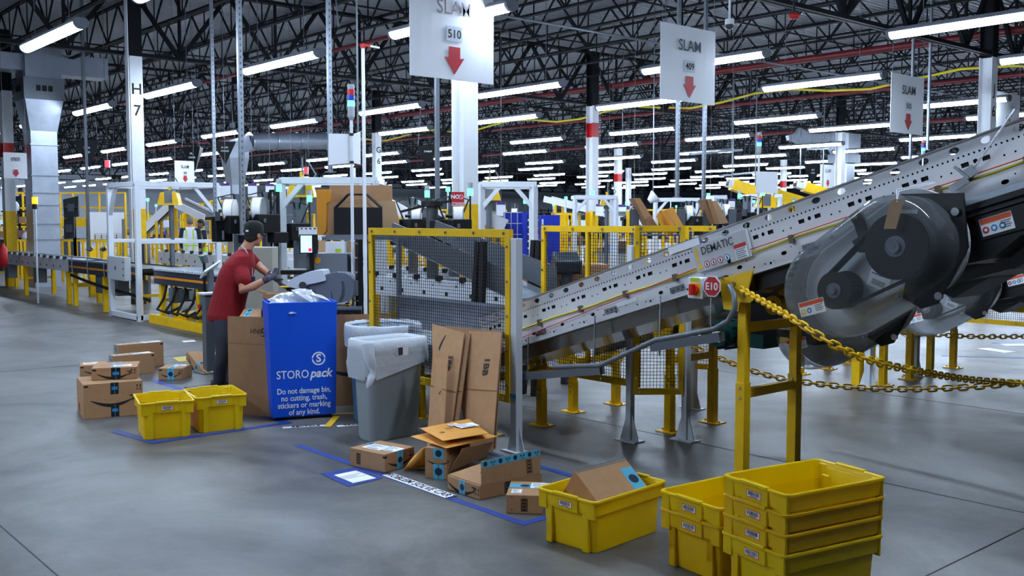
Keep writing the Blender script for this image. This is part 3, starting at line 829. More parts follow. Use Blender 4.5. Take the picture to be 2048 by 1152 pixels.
# ribbed mat
t = thing('floor_mat', 'grey ribbed anti-fatigue mat under the worker', 'mat', (-8.95, 4.38, 0), 0)
g = G(); g.box(-0.7, 0.75, -0.38, 0.5, 0, 0.008); obj('base', g, DGREY, t)
g = G()
for i in range(30):
    g.box(-0.7 + 0.05 * i, -0.7 + 0.05 * i + 0.024, -0.37, 0.49, 0.008, 0.014)
obj('ribs', g, GREYS, t)
# ------------------------------------------------------------------ blue void-fill bin
a, L, rz = carton_at((545, 843), (672, 834), 0)
t = thing('blue_bin', 'tall blue cardboard bin with white lettering, full of clear plastic cushions', 'bin', a, rz)
h, dp, th = 1.0, 0.40, 0.012
def bring(i, z, f):
    return [V((f + i - f, i, z)) if False else V(p) for p in ((-f + i, i, z), (L + f - i, i, z), (L + f - i, dp - i, z), (-f + i, dp - i, z))]
g = G(); g.loft([bring(0, 0.03, 0), bring(0, h, 0.022), bring(th, h, 0.022), bring(th, 0.06, 0)], True, False); obj('shell', g, BLUEP, t, bev=0.006)
g = G(); g.box(0.03, L - 0.03, 0.03, dp - 0.03, 0, 0.03); obj('pallet_foot', g, BLACK, t)
text('lettering', 'STORO', 0.098, (L * 0.325, -0.0006, 0.385), X1, Z1, PAPER, t, bold=0.006, fit=L * 0.50)
text('lettering', 'pack', 0.105, (L * 0.765, -0.0006, 0.388), X1, Z1, PAPER, t, bold=0.022, shear=0.25, fit=L * 0.37)
text('lettering', 'Do not damage bin,\nno cutting, trash,\nstickers or marking\nof any kind.', 0.066, (L * 0.50, -0.0006, 0.155), X1, Z1, PAPER, t, bold=0.014, fit=L * 0.84, gap=0.92)
g = G(); cx, cz = L * 0.735, 0.515
for r0, r1, a0, a1 in ((0.046, 0.058, 5, 175), (0.046, 0.058, 185, 355), (0.0, 0.0, 0, 0)):
    if r1 == 0: continue
    n = 18
    for i in range(n):
        q0, q1 = R(a0 + (a1 - a0) * i / n), R(a0 + (a1 - a0) * (i + 1) / n)
        g.prism([(r0 * math.cos(q0), r0 * math.sin(q0)), (r1 * math.cos(q0), r1 * math.sin(q0)), (r1 * math.cos(q1), r1 * math.sin(q1)), (r0 * math.cos(q1), r0 * math.sin(q1))], (cx, -0.0004, cz), X1, Z1, (0, -0.0008, 0))
obj('emblem_ring', g, PAPER, t)
text('emblem_letter', 'S', 0.095, (cx, -0.0004, cz), X1, Z1, PAPER, t, bold=0.03)
g = G(); g.box(0.05, 0.20, dp - th - 0.001, dp - th, h - 0.045, h - 0.012); obj('sticker', g, PAPER, t)
FILMB = clear_mat('air_cushion_film', (0.84, 0.89, 0.97), 0.015, 0.30, 0.4)
def cushion(cx, cy, cz, sx, sy, sz, rot, k):
    g = G(); n = 10
    for s in (1, -1):
        pts = []
        for i in range(n + 1):
            for j in range(n + 1):
                u, v = i / n, j / n; e = (math.sin(math.pi * u) * math.sin(math.pi * v)) ** 0.6
                pts.append(V(((u - 0.5) * sx, (v - 0.5) * sy, s * sz * e * (1 + 0.25 * math.sin(9 * u + 5 * v + k)))))
        g.add(pts, [(i * (n + 1) + j, (i + 1) * (n + 1) + j, (i + 1) * (n + 1) + j + 1, i * (n + 1) + j + 1) for i in range(n) for j in range(n)], False)
    o = obj('air_cushion', g, FILMB)
    o.location = cushion_m @ V((cx, cy, cz)); o.rotation_euler = (rot[0], rot[1], rot[2] + rz)
    return tag(o, 'clear plastic air cushion heaped in the top of the blue bin', 'air cushion', 'air cushions in the blue bin')
cushion_m = Matrix.Translation(a) @ Matrix.Rotation(rz, 4, 'Z')
for k, q in enumerate(((0.16, 0.2, 1.0, 0.22, 0.26, 0.05, (0.3, -0.25, 0.4)), (0.33, 0.17, 1.02, 0.24, 0.24, 0.06, (0.5, 0.2, 1.0)), (0.42, 0.24, 0.98, 0.22, 0.26, 0.05, (-0.3, 0.35, 0.2)), (0.27, 0.28, 1.0, 0.3, 0.2, 0.06, (0.7, -0.1, 0.1)),
                       (0.12, 0.14, 0.96, 0.18, 0.2, 0.05, (0.1, 0.2, 0.8)), (0.24, 0.15, 0.92, 0.3, 0.26, 0.06, (0.1, 0, 0.4)), (0.40, 0.15, 0.92, 0.26, 0.26, 0.06, (-0.1, 0.1, 0.2)))):
    cushion(*q, k)
# ------------------------------------------------------------------ trash bins with liners
def liner_wave(ring, amp, seed, zamp=0):
    c = sum(ring, V()) / len(ring); out = []
    for i, p in enumerate(ring):
        d = (p - c); d.z = 0
        k = math.sin(i * 2.1 + seed) * 0.6 + math.sin(i * 0.77 + seed * 2) * 0.4
        out.append(p + d.normalized() * amp * k + V((0, 0, zamp * k)))
    return out
a2, b2 = onz(741, 889), onz(853, 869)
d = (b2 - a2); Lb = d.length; rzb = math.atan2(d.y, d.x)
t = thing('trash_bin', 'slim grey rectangular bin with a white bag liner knotted at one corner', 'bin', a2 + V((-math.sin(rzb), math.cos(rzb), 0)) * 0.14 + d / 2, rzb)
def gring(z, ex, ey=None, k=6):
    f = 0.86 + 0.14 * z / 0.76
    return [V((p.x, p.y, z)) for p in rring((0.52 + ex) * f, (0.275 + (ex if ey is None else ey)) * f, 0.07 * f, z, k)]
g = G(); g.loft([gring(0.0, -0.02), gring(0.02, 0), gring(0.70, 0), gring(0.72, 0.02), gring(0.765, 0.02), gring(0.765, -0.01), gring(0.05, -0.02)]); obj('body', g, GREYP, t)
def dense(z, ex):
    return gring(z, ex, None, 14)
g = G(); n = len(dense(0, 0))
def skirt(z, ex, drop):
    r = dense(0.76, ex); out = []
    for i, p in enumerate(r):
        q = p.x / 0.26
        zz = 0.775 - (0.775 - z) * (1 + drop * (-0.25 * q + 0.10 * math.sin(i * 0.9) + 0.05 * math.sin(i * 2.3)))
        out.append(V((p.x, p.y, zz)))
    return out
g.loft([dense(0.50, -0.05), dense(0.62, -0.035), liner_wave(dense(0.74, -0.03), 0.004, 1), liner_wave(dense(0.785, 0.02), 0.004, 2, 0.004), liner_wave(dense(0.78, 0.05), 0.006, 3), liner_wave(skirt(0.70, 0.06, 0.3), 0.009, 5), liner_wave(skirt(0.62, 0.07, 0.5), 0.011, 7), liner_wave(skirt(0.555, 0.065, 0.9), 0.010, 9)], False)
obj('bag_liner', g, LINER, t)
g = G(); kx = -0.265
g.tube([(kx - 0.01, -0.14, 0.76), (kx - 0.02, -0.165, 0.68), (kx + 0.0, -0.175, 0.60), (kx + 0.005, -0.175, 0.555), (kx - 0.01, -0.18, 0.52), (kx - 0.035, -0.185, 0.47), (kx - 0.05, -0.18, 0.44)], [0.05, 0.045, 0.034, 0.018, 0.030, 0.026, 0.006], 10)
obj('knotted_corner', g, LINER, t)
g = G().use(PAPER); g.box(-0.03, 0.07, -0.172, -0.170, 0.655, 0.725); g.use(DGREY); g.box(-0.025, 0.018, -0.173, -0.1715, 0.66, 0.72); obj('sticker', g, None, t)
cbar = dep(766, 672, 8.42)
t = thing('trash_barrel', 'round slate blue barrel with a white bag liner, behind the slim grey bin', 'bin', (cbar.x, cbar.y, 0), 0)
g = G(); g.lathe([(0.235, 0), (0.25, 0.02), (0.275, 0.55), (0.295, 0.56), (0.295, 0.60), (0.30, 0.76), (0.315, 0.775), (0.315, 0.80), (0.29, 0.80), (0.26, 0.3), (0.23, 0.03)], 40); obj('body', g, SLATE, t)
g = G(); cr = lambda r, z: [V((r * math.cos(2 * math.pi * i / 72), r * math.sin(2 * math.pi * i / 72), z)) for i in range(72)]
g.loft([cr(0.25, 0.58), cr(0.27, 0.68), liner_wave(cr(0.285, 0.78), 0.004, 1), liner_wave(cr(0.312, 0.825), 0.006, 2, 0.004), liner_wave(cr(0.325, 0.81), 0.006, 3), liner_wave(cr(0.325, 0.74), 0.006, 4), liner_wave(cr(0.322, 0.64), 0.006, 5, 0.01)], False)
obj('bag_liner', g, LINER, t)
# ------------------------------------------------------------------ leaning cardboard
def flat_sheet(label, bl, br, tl_, tr_, th=0.008, m=CARD, marks=(), group='flattened cartons', creases=(0.5,)):
    """a flattened carton as a leaning sheet given by its four corners"""
    bl, br, tl_, tr_ = V(bl), V(br), V(tl_), V(tr_)
    n = (br - bl).cross(tl_ - bl).normalized()
    t = thing('flattened_carton', label, 'cardboard', bl, group=group)
    g = G(); q = [V((0, 0, 0)), br - bl, tr_ - bl, tl_ - bl]
    g.add(q + [p - n * th for p in q], [(0, 1, 2, 3), (7, 6, 5, 4), (0, 4, 5, 1), (1, 5, 6, 2), (2, 6, 7, 3), (3, 7, 4, 0)])
    obj('sheet', g, m, t)
    x = (br - bl).normalized(); y = n.cross(x)
    for c in creases:
        p0, p1 = (tl_ - bl) * c, (br - bl) * (1 - c) + (tr_ - bl) * c
        g = G(); g.bar(p0 + n * 0.0004, p1 + n * 0.0004, 0.006, 0.0012, up=n); obj('crease', g, CARDE, t)
    for kind, u, v, s in marks:
        o = (br - bl) * u * (1 - v) + (tl_ - bl) * (1 - u) * v + (tr_ - bl) * u * v
        if kind == 'smile':
            smile(t, o + n * 0.0005, -y, x, s)
        elif kind == 'smiley':
            smile(t, o + n * 0.0005, x, y, s)
        else:
            if kind.startswith('~'):
                text('lettering', kind[1:], s, o + n * 0.0005, -x, -y, INK, t)
            else:
                text('lettering', kind, s, o + n * 0.0005, -y, x, INK, t, bold=0.01)
    return t
def at_fence(px, py, y):
    return ony(px, py, y)
flat_sheet('flattened carton marked 1BB, nearest the fence post', ony(928, 900, 4.33), ony(984, 905, 4.33), ony(938, 662, 4.61), ony(1003, 664, 4.61), marks=(('1BB', 0.60, 0.70, 0.085),), m=CARD)
flat_sheet('flattened carton peeping out behind the one marked 1BB at the post', ony(938, 893, 4.36), ony(990, 897, 4.36), ony(890, 651, 4.635), ony(1004, 663, 4.635), m=CARDD)
flat_sheet('flattened carton marked 1BB leaning behind the grey bin', ony(868, 905, 4.20), ony(895, 910, 4.20), ony(864, 647, 4.56), ony(928, 666, 4.56), marks=(('1BB', 0.62, 0.72, 0.08), ('smile', 0.32, 0.80, 0.25)))
flat_sheet('flattened carton just behind the 1BB sheet near the grey bin', ony(876, 903, 4.23), ony(908, 906, 4.23), ony(868, 648, 4.585), ony(940, 667, 4.585), m=CARDD)
flat_sheet('lower flattened carton with part of a smile print, against the grey bin', ony(853, 900, 4.10), ony(885, 905, 4.12), ony(866, 696, 4.36), ony(896, 708, 4.42), marks=(('smile', 0.5, 0.45, 0.22),), creases=(0.62,))
s5a, s5b = onz(458, 826), onz(548, 838)
flat_sheet('upright cardboard sheet printed S5 upside down, left of the blue bin', s5a, V((s5b.x + 0.10, s5b.y + 0.12, 0)), V((s5a.x - 0.10, s5a.y + 0.05, 0.845)), V((s5b.x + 0.0, s5b.y + 0.17, 0.855)), marks=(('~S5', 0.615, 0.85, 0.115), ('~BNH', 0.46, 0.855, 0.062)), creases=(0.72,), m=CARDD)
flat_sheet('cardboard sheet under the table with part of a smile print, right of the blue bin', (-7.86, 4.52, 0), (-7.62, 5.15, 0), (-7.94, 4.55, 0.83), (-7.70, 5.18, 0.82), marks=(('smiley', 0.42, 0.40, 0.42),), creases=(0.36,), m=CARDD)
# ------------------------------------------------------------------ inclined conveyors
from mathutils.geometry import delaunay_2d_cdt
def holed_plate(outer, holes, th, name):
    """a flat plate in local x-z with real holes punched through, thickness th along y"""
    vs = [V(p) for p in outer]; fs = [list(range(len(outer)))]
    loops = [list(range(len(outer)))]
    for h in holes:
        k = len(vs); vs += [V(p) for p in h]; loops.append(list(range(k, k + len(h))))
    edges = [(l[i], l[(i + 1) % len(l)]) for l in loops for i in range(len(l))]
    ov, oe, of, _, _, of_o = delaunay_2d_cdt(vs, edges, loops, 1, 1e-6)
    g = G(); keep = []
    for f, orig in zip(of, of_o):
        if orig == [0]:
            keep.append(f)
    n = len(ov)
    pts = [(p.x, 0, p.y) for p in ov] + [(p.x, th, p.y) for p in ov]
    fs = [tuple(f) for f in keep] + [tuple(i + n for i in f[::-1]) for f in keep]
    cnt = {}
    for f in keep:
        for i in range(len(f)):
            a, b = f[i], f[(i + 1) % len(f)]
            cnt[(a, b)] = 1
    for (a, b) in cnt:
        if (b, a) not in cnt:
            fs.append((b, a, a + n, b + n))
    g.add(pts, fs)
    return g
def circ(x, z, r, n=8, sx=1.0):
    return [(x + r * sx * math.cos(2 * math.pi * i / n), z + r * math.sin(2 * math.pi * i / n)) for i in range(n)]
def rect(x, z, a, b):
    return [(x - a, z - b), (x + a, z - b), (x + a, z + b), (x - a, z + b)]
SL = 0.305; SA = math.atan(SL); CL = 5.6
def side_plate_mesh():
    holes = []
    x = 0.06
    while x < CL - 0.1:
        holes.append(circ(x, 0.288, 0.0175, 12, 1.55)); x += 0.16
    x = 0.05
    while x < CL - 0.05:
        holes.append(circ(x, 0.247, 0.0062, 6)); x += 0.027
    x = 0.118
    while x < CL - 0.3:
        holes += [rect(x, 0.203, 0.020, 0.0115), circ(x + 0.053, 0.205, 0.012, 10), rect(x + 0.106, 0.203, 0.020, 0.0115)]
        holes += [circ(x + 0.19, 0.186, 0.006, 6), circ(x + 0.243, 0.186, 0.006, 6), circ(x + 0.15, 0.275, 0.005, 6) if False else circ(x + 0.215, 0.085, 0.0045, 6), circ(x + 0.02, 0.035, 0.006, 6), circ(x + 0.06, 0.030, 0.0085, 8), circ(x + 0.085, 0.036, 0.004, 6), circ(x + 0.16, 0.062, 0.012, 8, 1.7), circ(x + 0.26, 0.035, 0.007, 6)]
        x += 0.318
    return holed_plate([(0, 0), (CL, 0), (CL, 0.318), (0, 0.318)], holes, 0.004, 'side_plate').mesh('side_plate')
SP = side_plate_mesh(); SP.materials.append(STEEL); fix_normals(SP)
g = G(); g.prism([(0, 0.312), (0, 0.316), (-0.012, 0.324), (0.035, 0.324), (0.035, 0.318)], (0, 0, 0), Y1, Z1, (CL, 0, 0)); g.box(0, CL, -0.014, 0.03, -0.003, 0.0)
SPF = g.mesh('plate_flange'); SPF.materials.append(STEEL); fix_normals(SPF)
def stadium(c0, r0, c1, r1, n=18):
    """outline hugging two circles (2-D)"""
    c0, c1 = V((*c0, 0)), V((*c1, 0)); d = c1 - c0; L = d.length; a = math.atan2(d.y, d.x); b = math.acos((r0 - r1) / L)
    pts = []
    for i in range(n + 1):
        t = a + b + (2 * math.pi - 2 * b) * i / n; pts.append((c0.x + r0 * math.cos(t), c0.y + r0 * math.sin(t)))
    for i in range(n + 1):
        t = a - b + 2 * b * i / n; pts.append((c1.x + r1 * math.cos(t), c1.y + r1 * math.sin(t)))
    return pts
def warn_label(parent, o, x, y, w, h, name='warning_label', icons=3):
    x, y = V(x).normalized(), V(y).normalized(); z = x.cross(y); o = V(o)
    q = lambda a, b, c, d: [(a * w, c * h), (b * w, c * h), (b * w, d * h), (a * w, d * h)]
    g = G().use(PAPER); g.prism(q(-0.5, 0.5, -0.5, 0.5), o, x, y, z * 0.001)
    g.use(ORANGE); g.prism(q(-0.48, 0.48, 0.18, 0.46), o + z * 0.001, x, y, z * 0.0004)
    for i in range(icons):
        cx = -0.36 * w + i * 0.47 * h
        g.use(RED if i == 0 and icons == 3 else CYAN if i else YEL); g.prism([(cx + 0.19 * h * math.cos(k * math.pi / 6), -0.17 * h + 0.19 * h * math.sin(k * math.pi / 6)) for k in range(12)], o + z * 0.001, x, y, z * 0.0004)
        g.use(PAPER); g.prism([(cx + 0.10 * h * math.cos(k * math.pi / 3), -0.17 * h + 0.10 * h * math.sin(k * math.pi / 3)) for k in range(6)], o + z * 0.0014, x, y, z * 0.0004)
    g.use(PAPERG)
    for i in range(4):
        g.prism(q(0.12, 0.44 - 0.05 * (i % 2), 0.05 - 0.12 * i, 0.10 - 0.12 * i), o + z * 0.001, x, y, z * 0.0004)
    return obj(name, g, None, parent)
def leg_post(parent, x, y, top, nm='leg', m=YEL, wd=0.064, plate=True):
    g = G(); h1 = top * 0.55
    g.box(x - wd / 2, x + wd / 2, y - wd / 2, y + wd / 2, 0, h1)
    g.box(x - wd * 0.42, x + wd * 0.42, y - wd * 0.42, y - wd * 0.30, h1, top); g.box(x - wd * 0.42, x + wd * 0.42, y + wd * 0.30, y + wd * 0.42, h1, top); g.box(x + wd * 0.28, x + wd * 0.42, y - wd * 0.3, y + wd * 0.3, h1, top); g.box(x - wd * 0.42, x - wd * 0.34, y - wd * 0.3, y + wd * 0.3, h1, top)
    o = obj(nm, g, m, parent)
    if plate:
        g = G(); g.box(x - 0.09, x + 0.09, y - 0.07, y + 0.07, 0, 0.008)
        for dx in (-0.07, 0.07): g.cyl((x + dx, y, 0.008), (x + dx, y, 0.024), 0.01, 6)
        obj('foot_plate', g, m, o)
    g = G()
    for dz in (-0.03, -0.09): g.cyl((x + 0.0, y - wd / 2, h1 + dz), (x, y - wd / 2 - 0.008, h1 + dz), 0.009, 6)
    obj('bolt', g, CHROME, o)
    return o
def saddle(parent, x, y, z, side=-1):
    """the yellow bracket carrying the frame on a leg"""
    g = G(); g.prism([(-0.12, 0.0), (-0.085, -0.18), (0.02, -0.185), (0.03, -0.13), (0.10, -0.13), (0.12, -0.115), (0.115, -0.085), (0.08, -0.07), (0.12, 0.065)], (x, y, z), X1, Z1, (0, 0.012, 0))
    o = obj('support_bracket', g, YEL, parent, bev=0.003)
    g = G()
    for dx, dz in ((-0.01, -0.02), (-0.01, -0.10), (0.07, -0.085)): g.cyl((x + dx, y, z + dz), (x + dx, y - 0.012, z + dz), 0.011, 8)
    obj('bolt', g, CHROME, o)
def zline(x, y0=0): return 0.745 + SL * (x + 5.55)
def chain_mesh(pts, size=0.05, r=0.0048):
    """oval links threaded along a sagging line"""
    P = []; pts = [V(p) for p in pts]
    for i in range(len(pts) - 1):
        p0, p1, p2, p3 = pts[max(i - 1, 0)], pts[i], pts[i + 1], pts[min(i + 2, len(pts) - 1)]
        for k in range(24):
            t = k / 24
            P.append(0.5 * ((2 * p1) + (p2 - p0) * t + (2 * p0 - 5 * p1 + 4 * p2 - p3) * t * t + (3 * p1 - p0 - 3 * p2 + p3) * t ** 3))
    P.append(pts[-1]); g = G(); acc = 0; last = P[0]; n = 0; step = size * 0.74
    nodes = [P[0]]
    for p in P[1:]:
        while (p - last).length >= step:
            last = last + (p - last).normalized() * step; nodes.append(last)
    for i in range(len(nodes) - 1):
        a, b = nodes[i], nodes[i + 1]; c = (a + b) / 2; d = (b - a).normalized()
        s = d.cross(Z1).normalized(); u = s.cross(d); w = s if i % 2 else u
        loop = []
        for k in range(12):
            t = 2 * math.pi * k / 12; e = size * 0.5 - size * 0.28
            loop.append(c + d * (math.copysign(e, math.cos(t)) + size * 0.26 * math.cos(t)) + w * (size * 0.27 * math.sin(t)))
        g.tube(loop, r, 5, True)
    return g
def drive_unit(conv, cx, cz, y0):
    """belt drive: back plate, two toothed pulleys, belt and a clear guard; y0 is the plane of the guard's face"""
    yb = y0 + 0.24; A, B = (cx, cz), (cx - 0.33, cz - 0.235)
    g = G(); g.prism(stadium((cx + 0.02, cz + 0.01), 0.275, B, 0.25), (0, yb, 0), X1, Z1, (0, 0.03, 0)); base = obj('drive_plate', g, mat('plate_pale', (196, 198, 200), 0.4), conv, bev=0.004)
    g = G(); g.prism([(0.27, 0.26), (0.30, 0.0), (0.16, -0.28), (0.08, -0.31), (-0.02, -0.26), (0.05, 0.20), (-0.05, 0.26)], (cx, yb - 0.012, cz), X1, Z1, (0, 0.012, 0)); obj('drive_bracket', g, BLACK, base)
    for (x, z), r, w in ((A, 0.158, 0.13), (B, 0.094, 0.13)):
        g = G(); n = 40 if r > 0.1 else 26
        prof = [(r * (1.0 if (i % 2) else 0.965) * math.cos(2 * math.pi * i / (2 * n)), r * (1.0 if (i % 2) else 0.965) * math.sin(2 * math.pi * i / (2 * n))) for i in range(2 * n)]
        g.prism(prof, (x, yb - w, z), X1, Z1, (0, w - 0.02, 0))
        g.cyl((x, yb - w - 0.006, z), (x, yb - w, z), r * 1.04, 36); g.cyl((x, yb - 0.02, z), (x, yb - 0.012, z), r * 1.04, 36)
        p = obj('pulley', g, RUB, base)
        g = G(); g.cyl((x, yb - w - 0.014, z), (x, yb - w - 0.006, z), r * 0.33 if r > .1 else r * 0.42, 24); obj('hub', g, GREYS, p)
        g = G(); g.cyl((x, yb - w - 0.03, z), (x, yb - w - 0.012, z), r * 0.2, 20); g.cyl((x, yb - w - 0.036, z), (x, yb - w - 0.03, z), r * 0.06, 10); obj('shaft_end', g, CHROME, p)
    g = G(); o1 = stadium(A, 0.164, B, 0.099, 24); o2 = stadium(A, 0.158, B, 0.093, 24); n = len(o1)
    for i in range(n):
        j = (i + 1) % n; q = [o1[i], o1[j], o2[j], o2[i]]
        g.prism(q, (0, yb - 0.115, 0), X1, Z1, (0, 0.08, 0))
    obj('belt', g, RUB, base)
    g = G(); g.obox((cx - 0.20, yb - 0.06, cz + 0.02), (0.10, 0.06, 0.07), Matrix.Rotation(R(-35), 3, 'Y')); g.obox((cx - 0.24, yb - 0.02, cz + 0.06), (0.05, 0.03, 0.16), Matrix.Rotation(R(-20), 3, 'Y')); obj('tensioner', g, BLACK, base)
    paper = paper_label(base, (cx - 0.14, yb - 0.002, cz - 0.14), V((1, 0, -0.35)), V((0.35, 0, 1)), 0.12, 0.17, name='instruction_label')
    g = G(); ro = stadium((cx + 0.01, cz), 0.25, B, 0.25, 22); ri = stadium((cx + 0.01, cz), 0.215, B, 0.215, 22); n = len(ro)
    g.add([(p[0], yb - 0.005, p[1]) for p in ro] + [(p[0], y0 + 0.03, p[1]) for p in ro] + [(p[0], y0, p[1]) for p in ri],
          [(i, (i + 1) % n, n + (i + 1) % n, n + i) for i in range(n)] + [(n + i, n + (i + 1) % n, 2 * n + (i + 1) % n, 2 * n + i) for i in range(n)] + [[2 * n + i for i in range(n)]], False)
    g.sm = [True] * (2 * n) + [False]
    rl = stadium((cx + 0.01, cz), 0.285, B, 0.272, 22)
    g.add([(p[0], yb - 0.004, p[1]) for p in ro] + [(p[0], yb - 0.004, p[1]) for p in rl], [(i, (i + 1) % n, n + (i + 1) % n, n + i) for i in range(n)])
    gd = obj('clear_guard', g, CLEARP, base)
    warn_label(gd, (B[0] - 0.06, y0 - 0.001, B[1] - 0.085), V((1, 0, SL)), V((-SL, 0, 1)), 0.15, 0.075, icons=2)
    g = G(); g.cyl((B[0] + 0.3, y0 + 0.20, B[1] - 0.02), (B[0] + 0.3, y0 + 0.19, B[1] - 0.02), 0.012, 10)
    obj('guard_screw', g, CHROME, gd)
    g = G()
    for dx, dz in ((0.24, 0.17), (0.17, -0.24)): g.cyl((cx + dx, yb - 0.012, cz + dz), (cx + dx, yb - 0.03, cz + dz), 0.02, 16)
    obj('mount_bolt', g, CHROME, base)
    return base
def incline(label, y, drive, legs, first=False):
    """steep belt conveyor whose near side plate stands in the plane y"""
    t = thing('inclined_conveyor', label, 'conveyor', (0, 0, 0), 0, 'inclined belt conveyors')
    rot = (0, -SA, 0); org = V((-5.95, y, zline(-5.95))); W = 0.65
    for yy in (0, W):
        for nm, me in (('side_plate', SP), ('plate_flange', SPF)):
            o = bpy.data.objects.new(nm, me); C.objects.link(o); o.parent = t
            o.location = org + V((0, yy, 0)); o.rotation_euler = rot
            if yy and nm == 'plate_flange':
                o.rotation_euler = (0, -SA, 0); o.scale = (1, -1, 1); o.location.y += 0.004
    M = Matrix.Translation(org) @ Matrix.Rotation(-SA, 4, 'Y')
    def loc(g):
        g.v = [tuple(M @ V(p)) for p in g.v]; return g
    g = G(); g.box(0, CL, 0.012, W - 0.01, 0.135, 0.262); obj('belt', loc(g), RUB, t)
    xs = (2.45) / math.cos(SA)
    g = G(); g.box(0, xs, 0.035, W - 0.03, -0.10, 0.13); obj('return_pan', loc(g), mat('polished_pan', (150, 146, 140), 0.2, 0.95, var=0.15, scale=3), t)
    g = G(); g.box(xs, CL, 0.03, W - 0.03, -0.10, 0.13); obj('underframe', loc(g), BLACK, t)
    xd = (drive[0] + 0.10 + 5.95) / math.cos(SA)
    g = G(); g.prism([(xd, 0.0), (CL, 0.0), (CL, -0.17), (4.12, -0.21), (xd + 0.2, -0.28), (xd + 0.04, -0.27)] if drive[0] > -3 else [(xd, 0.0), (CL, 0.0), (CL, -0.24), (xd + 0.2, -0.27), (xd + 0.04, -0.26)], (0, -0.055, 0), X1, Z1, (0, 0.62, 0)); dh = obj('drive_housing', loc(g), BLACK, t)
    g = G()
    for zz, hh in ((-0.02, 0.012), (-0.05, 0.012)): g.box(xd + 0.12, CL, -0.075, -0.055, zz - hh, zz)
    g.box(xd + 0.18, CL, -0.068, -0.055, -0.185, -0.07); obj('housing_rib', loc(g), BLACK, dh)
    g = G(); g.prism([(xd + 0.1, -0.26), (xd + 0.45, -0.22), (xd + 0.45, -0.27), (xd + 0.2, -0.34)], (0, 0.15, 0), X1, Z1, (0, 0.40, 0)); obj('drip_pan', loc(g), GREYS, dh)
    lp = M @ V((xd + 0.27, -0.069, -0.128)); ux = M.to_3x3() @ X1; uz = M.to_3x3() @ Z1
    warn_label(dh, lp, ux, uz, 0.155, 0.085)
    g = G(); g.box(xd + 0.05, CL, -0.02, -0.004, -0.012, 0.035); obj('bright_strip', loc(g), GALV, t)
    if not first:
        pass
    for lx, tp in legs:
        for ly in (y + 0.05, y + 0.60):
            leg_post(t, lx, ly, zline(lx) - 0.05)
            saddle(t, lx, ly - (0.09 if ly < y + 0.3 else 0.05), zline(lx) - 0.01)
        for bz in tp:
            g = G(); g.box(lx - 0.02, lx + 0.02, y + 0.09, y + 0.56, bz, bz + 0.055); obj('cross_brace', g, YEL, t)
    drive_unit(t, drive[0], drive[1], y - 0.38)
    # cable guide, red pull cord, clips
    g = G(); g.tube([M @ V((x_, -0.016, 0.122 + 0.004 * math.sin(x_ * 9))) for x_ in [0.02 + 0.14 * k for k in range(40)]], 0.007, 6); obj('yellow_cable', g, mat('cable_yellow', (206, 176, 40), 0.5), t)
    g = G(); g.tube([M @ V((x_, -0.022, 0.118 + (0.022 if x_ > 2.3 else 0.022 - 0.105 * (2.3 - x_) / 2.3))) for x_ in (0.0, 1.1, 2.3, 3.3, 4.4, 5.5)], 0.003, 5); obj('pull_cord', g, RED, t)
    for k in range(12):
        g = G(); g.box(0.25 + 0.44 * k, 0.275 + 0.44 * k, -0.03, 0.0, 0.10, 0.145); obj('cable_clip', loc(g), mat('clip_brown', (96, 84, 76), 0.5), t)
    g = G()
    for k in (0.62, 1.35, 1.95, 2.95, 3.6):
        g.box(k, k + 0.12, -0.006, 0.0, 0.035, 0.07)
        for d in (0.02, 0.06, 0.10): g.cyl((k + d, -0.006, 0.052), (k + d, -0.016, 0.052), 0.010, 8)
    obj('splice_plate', loc(g), CHROME, t)
    return t, M
LG = [(-5.96, (0.42,)), (-3.57, (0.62, 1.02))]
c1, M1 = incline('nearest inclined conveyor, with a clear-guarded belt drive and red E10 sign', 4.90, (-2.45, 1.565), LG, True)
# second and third conveyors: same build further along the lanes
c2, M2 = incline('second inclined conveyor, close behind the nearest one, with a green motor', 6.05, (-3.28, 1.20), [(-6.2, (0.42,)), (-5.1, (0.55,))])
c3, M3 = incline('third inclined conveyor, its smaller clear drive guard showing at the right edge', 9.45, (-4.2, 1.075), [(-6.1, (0.42,)), (-5.13, (0.55,))])
c4, M4 = incline('fourth inclined conveyor, mostly hidden behind the third', 10.6, (-4.9, 0.90), [(-5.2, (0.5,)), (-6.2, (0.4,))])
# what only the nearest conveyor carries
ux, uz = M1.to_3x3() @ X1, M1.to_3x3() @ Z1
Mx = lambda x_, y_, z_: M1 @ V((x_, y_, z_))
xi = lambda X: (X + 5.95) / math.cos(SA)
g = G(); g.prism([(xi(-3.86) + 0.03, 0.105), (xi(-3.47) + 0.03, 0.098), (xi(-3.47) + 0.03, 0.262), (xi(-3.86) + 0.03, 0.268)], (0, -0.03, 0), X1, Z1, (0, 0.026, 0)); g.v = [tuple(M1 @ V(p)) for p in g.v]
cp = obj('cover_plate', g, mat('pale_cover', (196, 196, 200), 0.45), c1, bev=0.004)
text('lettering', 'DEMATIC', 0.068, Mx(xi(-3.64) - 0.015, -0.0305, 0.222), ux, uz, DGREY, cp, bold=0.004, sx=0.86)
g = G(); g.box(xi(-3.815), xi(-3.80), -0.032, -0.03, 0.165, 0.255); g.v = [tuple(M1 @ V(p)) for p in g.v]; obj('yellow_mark', g, YEL, cp)
g = G().use(YEL); z0 = Mx(xi(-3.80), -0.0305, 0.137); g.prism([(-0.022, -0.018), (0.022, -0.018), (0, 0.022)], z0, ux, uz, (0, -0.001, 0))
